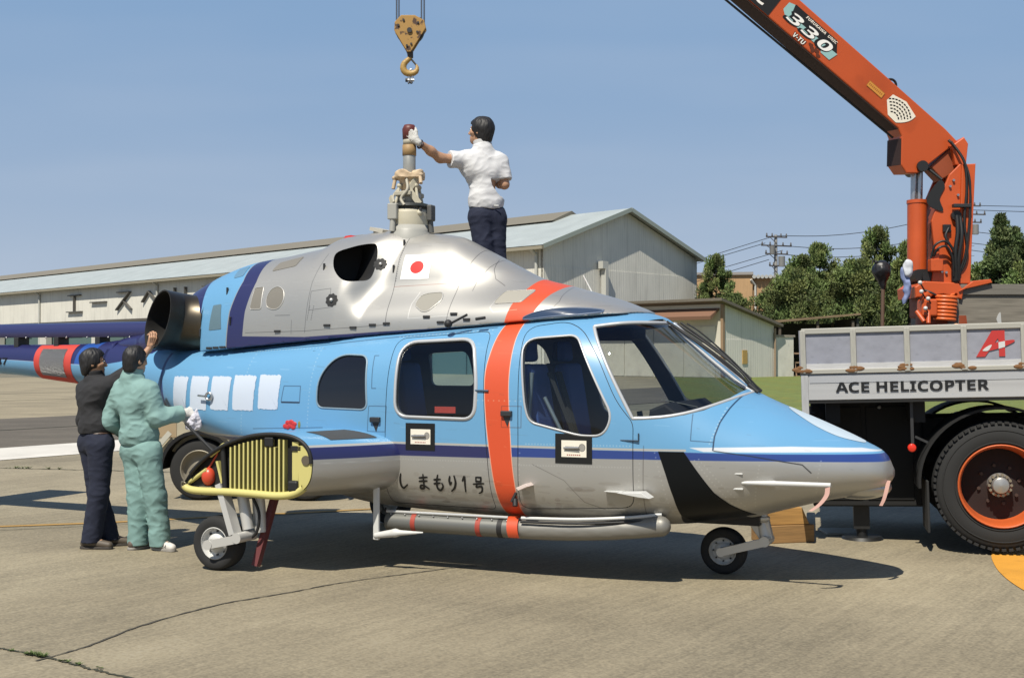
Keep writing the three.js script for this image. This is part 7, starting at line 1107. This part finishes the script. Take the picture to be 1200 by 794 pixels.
function handCaps(wrist, dir, palmN, thumbUp, curl, spread = 0.12) {   // five fingers, each a chain rooted in the palm
  const d = V(...dir).normalize(), n = V(...palmN).addScaledVector(d, -V(...palmN).dot(d)).normalize(), s = V(...thumbUp).addScaledVector(d, -V(...thumbUp).dot(d)).addScaledVector(n, -V(...thumbUp).dot(n)).normalize(), w = V(...wrist), L = [];
  const P = (a, b, c) => w.clone().addScaledVector(d, a).addScaledVector(s, b).addScaledVector(n, c);
  const kn = [[0.085, 0.030], [0.088, 0.010], [0.084, -0.010], [0.077, -0.028]], len = [[0.038, 0.024, 0.020], [0.042, 0.027, 0.021], [0.038, 0.025, 0.020], [0.030, 0.019, 0.017]];
  L.push(cap(P(-0.03, 0, 0).toArray(), P(0.015, 0, 0).toArray(), 0.025, 0.026)); kn.forEach(([a, b]) => L.push(cap(P(0.01, b * 0.6, 0).toArray(), P(a, b, 0.002).toArray(), 0.017, 0.0125)));
  kn.forEach(([a, b], i) => { let p = P(a, b, 0.002), ang = curl[i] * 0.6, fan = b * spread * 8; for (let k = 0; k < 3; k++) { const q = p.clone().addScaledVector(d, Math.cos(ang) * len[i][k]).addScaledVector(n, Math.sin(ang) * len[i][k]).addScaledVector(s, fan * 0.02); L.push(cap(p.toArray(), q.toArray(), 0.0098 - 0.0009 * k, 0.0090 - 0.0009 * k)); p = q; ang += curl[i] * (k === 0 ? 0.9 : 0.6); } });
  let p = P(0.02, 0.024, 0.004); const tA = [[0.034, 0.030, 0.010], [0.026, 0.010, 0.012 + 0.012 * curl[4]], [0.020, 0.0, 0.010 + 0.012 * curl[4]]]; tA.forEach(([a, b, c], k) => { const q = p.clone().addScaledVector(d, a).addScaledVector(s, b).addScaledVector(n, c); L.push(cap(p.toArray(), q.toArray(), 0.0125 - 0.0015 * k, 0.0110 - 0.0015 * k)); p = q; });
  return L;
}
const v3 = (a, b, t) => a.map((x, i) => lerp(x, b[i], t));
function person(J, o) {
  const root = thing('person', o.label, 'person', o.pos); const skinMat = new THREE.MeshPhysicalMaterial({ vertexColors: true, roughness: 0.55, sheen: 0.15 });
  const pelv = v3(J.hipL, J.hipR, 0.5), mid = v3(pelv, J.waist, 0.5), chest = v3(v3(J.shL, J.shR, 0.5), J.waist, 0.35);
  // one continuous body; head and hands come from finer grids
  const body = [cap(J.hipL, J.hipR, 0.095), cap(v3(J.hipL, J.hipR, 0.2), v3(J.waist, pelv, 0.3), 0.09, 0.09), cap(v3(J.shL, J.shR, 0.28), v3(J.shL, J.shR, 0.72), 0.085), cap(pelv, J.waist, 0.10, 0.095), cap(J.waist, chest, 0.10, 0.105), cap(v3(chest, J.shL, 0.35), v3(chest, J.shR, 0.35), 0.095), cap(v3(J.shL, J.shR, 0.5), J.neck, 0.07, 0.056), cap(J.neck, v3(J.neck, J.head, 0.5), 0.055, 0.054)];
  for (const s of ['L', 'R']) body.push(cap(J['sh' + s], J['el' + s], 0.050, 0.040), cap(J['el' + s], v3(J['el' + s], J['wr' + s], 0.4), 0.041, 0.038), cap(v3(J['el' + s], J['wr' + s], 0.4), J['wr' + s], 0.038, 0.026), cap(J['hip' + s], J['kn' + s], 0.082, 0.054), cap(J['kn' + s], v3(J['kn' + s], J['an' + s], 0.4), 0.053, 0.050), cap(v3(J['kn' + s], J['an' + s], 0.4), J['an' + s], 0.05, 0.036), cap(J['an' + s], J['to' + s], 0.036, 0.026));
  const [lo, hi] = bounds(body, 0.04), skinC = (x, y, z) => { const k = 1 + 0.10 * pn(x * 30, y * 30, z * 30); return skinTone.map((v) => v * k); };
  const hp = headParts(J.head, J.face, J.up || [0, 1, 0], o);
  const parts = [nets(capsField(body, 0.035), lo, hi, 0.014, skinC), hp.head], gloves = [];
  for (const s of ['L', 'R']) { const h = J['hand' + s]; if (!h) continue; const L = handCaps(J['wr' + s], ...h), [a, b] = bounds(L, 0.02), gl = o.glove && o.glove.includes(s); const g = nets(gl ? ((F) => (x, y, z) => F(x, y, z) - 0.0045 - 0.002 * pn(x * 90, y * 90, z * 90))(capsField(L, 0.008)) : capsField(L, 0.006), a, b, 0.0038, gl ? null : skinC); if (gl) gloves.push([g, s]); else parts.push(g); }
  const strip = (g) => { const q = g.toNonIndexed(); return q; };
  const bodyMesh = new THREE.Mesh(mergeGeometries(parts.map(strip)), skinMat); bodyMesh.name = numbered('body'); bodyMesh.castShadow = bodyMesh.receiveShadow = true; root.add(bodyMesh);
  hp.eyes.forEach((e) => { const q = mesh('eye', e.w, std(0.62, 0.60, 0.56, 0.2), root); mesh('iris', e.i, std(0.012, 0.008, 0.006, 0.15), q); });
  mesh('hair', hp.hair, std(0.009, 0.008, 0.009, 0.6), root);
  // clothes: fields round the body, pushed about by folds
  const rid = (v) => 1 - Math.abs(v) * 2.2;
  const fold = (x, y, z, k, amp) => amp * (0.55 * pn(x * 4.5 + k, y * 3.4, z * 4.5) + 0.34 * rid(pn(x * 4 + y * 9 + k, y * 5 - x * 7, z * 4)) * (0.5 + pn(x * 3, y * 3 + k, z * 3)) + 0.16 * rid(pn(x * 7 - y * 15, y * 8 + x * 9 + k, z * 7)));
  const cloth = (name, list, kS, thick, amp, clip, m, cell = 0.0105, label) => { const F = capsField(list, kS), [a, b] = bounds(list, thick + 0.05); const f = (x, y, z) => { let d = F(x, y, z) - thick; if (d < 0.09) d -= fold(x, y, z, o.seed, amp); return clip ? Math.max(d, clip(x, y, z)) : d; }; return mesh(name, nets(f, a, b, cell), m, root, label); };
  const tors = [cap(v3(J.shL, J.shR, 0.18), v3(J.shL, J.shR, 0.82), 0.078), cap(v3(chest, J.shL, 0.42), v3(chest, J.shR, 0.42), 0.108), cap(v3(J.waist, J.hipL, 0.5).map((v, i) => v + (i === 1 ? 0.10 : 0)), v3(J.waist, J.hipR, 0.5).map((v, i) => v + (i === 1 ? 0.10 : 0)), 0.112), cap(chest, J.waist, 0.115, 0.115), cap(v3(J.shL, J.shR, 0.5), v3(v3(J.shL, J.shR, 0.5), J.neck, 0.75), 0.085, 0.064), cap(J.neck, v3(J.neck, J.head, 0.42), 0.064, 0.056)];
  for (const s of ['L', 'R']) { const sl = o['sleeve' + s]; const e = J['el' + s], h = J['sh' + s], w = J['wr' + s]; tors.push(cap(h, v3(h, e, Math.min(1, sl)), 0.056, sl < 1 ? 0.060 : 0.050)); if (sl > 1) tors.push(cap(e, v3(e, w, sl - 1), 0.052, 0.043)); }
  const hem = J.waist[1] - o.hem, nk = V(...J.neck), nd = V(...J.head).sub(nk).normalize();
  // sleeves end on planes across the arm, the hem on a level plane, the neck on a plane across the neck
  const ends = ['L', 'R'].map((s) => { const sl = o['sleeve' + s], a = sl <= 1 ? J['sh' + s] : J['el' + s], b = sl <= 1 ? J['el' + s] : J['wr' + s], t = sl <= 1 ? sl : sl - 1, p = V(...v3(a, b, t)), d = V(...b).sub(V(...a)).normalize(); return { p, d }; });
  const clipTop = (x, y, z) => { let c = hem + 0.012 * pn(x * 9, 3, z * 9) - y; const q = (x - nk.x) * nd.x + (y - nk.y) * nd.y + (z - nk.z) * nd.z, rr = Math.hypot(x - nk.x - nd.x * q, y - nk.y - nd.y * q, z - nk.z - nd.z * q); if (rr < 0.14 && q > -0.05) c = Math.max(c, q - o.collar); for (const e of ends) { const dx = x - e.p.x, dy = y - e.p.y, dz = z - e.p.z, q2 = dx * e.d.x + dy * e.d.y + dz * e.d.z; if (q2 > 0 && Math.hypot(dx, dy, dz) < 0.17) c = Math.max(c, q2); } return c; };
  cloth('shirt', tors, 0.045, o.loose, o.fold, clipTop, o.shirtM, 0.0095, o.shirtLabel);
  const leg = [cap(J.hipL, J.hipR, 0.095), cap(v3(J.hipL, J.waist, 0.75), v3(J.hipR, J.waist, 0.75), 0.088), cap(v3(J.hipL, J.waist, 0.3), v3(J.hipR, J.waist, 0.3), 0.096)];
  for (const s of ['L', 'R']) leg.push(cap(J['hip' + s], J['kn' + s], 0.092, 0.068), cap(J['kn' + s], J['an' + s].map((v, i) => i === 1 ? v - 0.03 : v), 0.068, 0.066));
  cloth('trousers', leg, 0.03, o.legLoose, o.fold * 0.9, (x, y, z) => Math.max(y - J.waist[1] - 0.005, o.cuff - y), o.trouserM, 0.0105, o.trouserLabel);
  if (o.beltM) { const F = capsField(leg.slice(0, 3), 0.03); mesh('belt', nets((x, y, z) => Math.max(F(x, y, z) - o.legLoose - 0.010, Math.abs(y - J.waist[1] + 0.015) - 0.018), [J.waist[0] - 0.28, J.waist[1] - 0.07, J.waist[2] - 0.26], [J.waist[0] + 0.28, J.waist[1] + 0.04, J.waist[2] + 0.26], 0.0085), o.beltM, root); }
  if (o.collarM) { mesh('collar', nets((x, y, z) => { const q = (x - nk.x) * nd.x + (y - nk.y) * nd.y + (z - nk.z) * nd.z, rr = Math.hypot(x - nk.x - nd.x * q, y - nk.y - nd.y * q, z - nk.z - nd.z * q); return Math.max(Math.abs(rr - 0.071 - Math.max(0, o.collar - q) * 0.2) - 0.009, Math.abs(q - o.collar - 0.004) - 0.030); }, [nk.x - 0.13, nk.y - 0.1, nk.z - 0.13], [nk.x + 0.13, nk.y + 0.12, nk.z + 0.13], 0.006), o.collarM, root); }
  for (const s of ['L', 'R']) {
    const a = V(...J['an' + s]), t = V(...J['to' + s]), d = t.clone().sub(a); d.y = 0; d.normalize(); const heel = a.clone().addScaledVector(d, -0.055), y0 = o.shoeY || 0, up = [cap([heel.x, y0 + 0.05, heel.z], [a.x, y0 + 0.055, a.z], 0.040, 0.043), cap([a.x, y0 + 0.058, a.z], [t.x, y0 + 0.034, t.z], 0.043, 0.034)];
    const F = capsField(up, 0.02), U = nets((x, y, z) => Math.max(F(x, y, z), y0 + 0.022 - y), [Math.min(heel.x, t.x) - 0.09, y0, Math.min(heel.z, t.z) - 0.09], [Math.max(heel.x, t.x) + 0.09, y0 + 0.13, Math.max(heel.z, t.z) + 0.09], 0.006); const sh = mesh('shoe', U, o['shoe' + s] || o.shoeM, root);
    mesh('sole', nets((x, y, z) => Math.max(F(x, Math.max(y, y0 + 0.045), z) - 0.004, y - y0 - 0.024, y0 - y), [Math.min(heel.x, t.x) - 0.09, y0 - 0.01, Math.min(heel.z, t.z) - 0.09], [Math.max(heel.x, t.x) + 0.09, y0 + 0.05, Math.max(heel.z, t.z) + 0.09], 0.006), o.soleM, sh);
    if (o.laces && o.laces.includes(s)) for (let k = 0; k < 4; k++) { const p = a.clone().lerp(t, 0.25 + k * 0.16), side = V(-d.z, 0, d.x), y = y0 + 0.094 - k * 0.008; mesh('lace', tube([p.clone().addScaledVector(side, -0.045).setY(y - 0.03), p.clone().setY(y + 0.006), p.clone().addScaledVector(side, 0.045).setY(y - 0.03)], 0.005, 12, 5), std(0.10, 0.09, 0.08, 0.7), sh); }
  }
  for (const [g, s] of gloves) mesh('glove', g, std(0.58, 0.57, 0.54, 0.85), root);
  return root;
}
const fabric = (r, g, b) => std(r, g, b, 0.88, { bumpMap: clothBump, bumpScale: 0.0006 });
person({
  head: [-0.05, 1.615, 0.02], face: [0.92, -0.02, -0.28], neck: [-0.045, 1.475, 0.0], shR: [0.085, 1.405, 0.10], shL: [-0.165, 1.385, -0.09], elR: [0.275, 1.54, -0.02], wrR: [0.41, 1.755, -0.09], handR: [[0.30, 1, -0.05], [-0.6, 0.1, -0.6], [0.7, 0, -0.7], [0.7, 0.8, 0.9, 1.0, 0.6]],
  elL: [-0.19, 1.10, -0.16], wrL: [0.0, 1.0, -0.30], handL: [[0.9, 0, -0.3], [0, -0.2, -1], [0, 1, 0], [0.6, 0.6, 0.6, 0.6, 0.5]], waist: [-0.035, 1.03, 0], hipR: [0.035, 0.90, 0.075], hipL: [-0.10, 0.90, -0.065], knR: [0.02, 0.49, 0.085], knL: [-0.045, 0.49, -0.05], anR: [-0.045, 0.085, 0.085], anL: [0.07, 0.085, -0.07], toR: [0.12, 0.03, 0.11], toL: [0.22, 0.03, -0.10],
}, { label: 'person in dark shirt and navy jeans reaching up to the exhaust', pos: [-3.62, 0, -10.5], seed: 3, hair: 0.008, nape: 0.0, sleeveR: 0.97, sleeveL: 1.9, hem: 0.03, collar: 0.045, loose: 0.012, legLoose: 0.014, fold: 0.022, cuff: 0.055, shirtM: fabric(0.020, 0.020, 0.023), trouserM: fabric(0.010, 0.014, 0.034), beltM: std(0.06, 0.03, 0.018, 0.5), shoeM: std(0.09, 0.07, 0.05, 0.6), soleM: std(0.05, 0.042, 0.035, 0.8), collarM: fabric(0.018, 0.018, 0.02), shirtLabel: 'dark charcoal shirt' });
person({
  head: [-0.135, 1.635, 0.02], face: [0.62, -0.06, -0.78], neck: [-0.165, 1.495, 0.01], shR: [0.015, 1.385, 0.085], shL: [-0.325, 1.375, -0.07], elR: [0.085, 1.15, 0.10], wrR: [0.285, 1.185, -0.02], handR: [[0.92, 0.05, -0.3], [0, -0.5, -0.9], [0, 0.8, -0.3], [0.9, 1.0, 1.0, 1.1, 0.9]],
  elL: [-0.375, 1.10, -0.04], wrL: [-0.26, 0.97, -0.26], handL: [[0.5, -0.2, -0.8], [0.4, -0.3, -0.2], [0, 1, 0], [0.6, 0.7, 0.7, 0.8, 0.5]], waist: [-0.12, 0.955, 0.0], hipR: [-0.015, 0.84, 0.05], hipL: [-0.165, 0.84, -0.04], knR: [0.055, 0.46, 0.045], knL: [-0.115, 0.46, -0.02], anR: [0.085, 0.085, 0.03], anL: [-0.125, 0.085, -0.02], toR: [0.215, 0.03, 0.12], toL: [-0.045, 0.03, -0.14],
}, { label: 'person in pale green overalls wiping the side with a cloth', pos: [-3.13, 0, -10.38], seed: 11, hair: 0.006, nape: 0.012, sleeveR: 1.93, sleeveL: 1.95, hem: 0.05, collar: 0.05, loose: 0.018, legLoose: 0.018, fold: 0.028, cuff: 0.035, glove: 'R', shirtM: fabric(0.215, 0.355, 0.335), trouserM: fabric(0.20, 0.335, 0.315), shoeM: std(0.12, 0.09, 0.07, 0.6), shoeR: std(0.66, 0.63, 0.58, 0.6), soleM: std(0.30, 0.28, 0.25, 0.7), laces: 'R', collarM: fabric(0.23, 0.37, 0.35), shirtLabel: 'pale green overall jacket', trouserLabel: 'pale green overall trousers' });
const roofMan = person({
  head: [-0.07, 1.62, -0.01], face: [-0.93, 0.10, -0.36], neck: [-0.045, 1.475, -0.01], shR: [0.105, 1.36, -0.05], shL: [-0.21, 1.355, 0.05], elL: [-0.42, 1.355, 0.17], wrL: [-0.615, 1.475, 0.37], handL: [[-0.72, 0.68, -0.06], [0.1, 0.1, -1], [0.68, 0.72, 0.0], [0.9, 1.0, 1.0, 1.1, 0.8]],
  elR: [0.145, 1.15, -0.02], wrR: [0.05, 1.19, -0.22], handR: [[-0.5, 0.1, -0.8], [-0.6, 0, 0.3], [0, 1, 0], [0.6, 0.6, 0.6, 0.6, 0.5]], waist: [-0.03, 0.955, 0], hipR: [0.055, 0.85, -0.03], hipL: [-0.07, 0.85, 0.03], knR: [0.085, 0.45, -0.04], knL: [-0.025, 0.45, 0.04], anR: [0.12, 0.085, -0.02], anL: [-0.01, 0.085, 0.04], toR: [0.06, 0.03, -0.17], toL: [-0.08, 0.03, -0.10],
}, { label: 'person in white short sleeved shirt standing on the helicopter roof', pos: [-0.213, 2.06, -10.65], seed: 23, hair: 0.014, nape: 0.0, sleeveR: 0.82, sleeveL: 0.60, hem: 0.035, collar: 0.04, loose: 0.013, legLoose: 0.012, fold: 0.022, cuff: 0.04, glove: 'LR', shirtM: fabric(0.66, 0.66, 0.67), trouserM: fabric(0.012, 0.017, 0.042), beltM: std(0.012, 0.012, 0.012, 0.4), shoeM: std(0.4, 0.4, 0.38, 0.6), soleM: std(0.2, 0.2, 0.2, 0.7), collarM: fabric(0.60, 0.60, 0.60), shirtLabel: 'white short sleeved shirt' });
mesh('watch', [new THREE.TorusGeometry(0.031, 0.008, 8, 24).applyQuaternion(new THREE.Quaternion().setFromUnitVectors(V(0, 0, 1), V(-0.18, 0.095, 0.195).normalize())).translate(-0.58, 1.44, 0.343), at(new THREE.CylinderGeometry(0.017, 0.017, 0.012, 16), -0.575, 1.474, 0.35)], std(0.05, 0.02, 0.02, 0.4), roofMan);
mesh('belt_label', box(0.075, 0.945, 0.115, 0.04, 0.012, 0.006), M.whitePaint, roofMan);
{ // the cloth in the gloved hand
  const f = (x, y, z) => { const t = clamp(-y / 0.17); return elD(x + 0.05 * t, y, z, 0, -0.07, 0, 0.045 + 0.045 * t, 0.105, 0.04) - 0.016 * pn(x * 24, y * 16, z * 24) - 0.010 * pn(x * 55, y * 40, z * 55); };
  tag(mesh('rag', nets(f, [-0.18, -0.23, -0.1], [0.13, 0.07, 0.1], 0.0065), std(0.60, 0.59, 0.66, 0.9)), 'crumpled white rag held in the gloved hand against the blue side', 'rag'); scene.children[scene.children.length - 1].position.set(-2.735, 1.195, -10.40);
}

renderer.render(scene, camera);
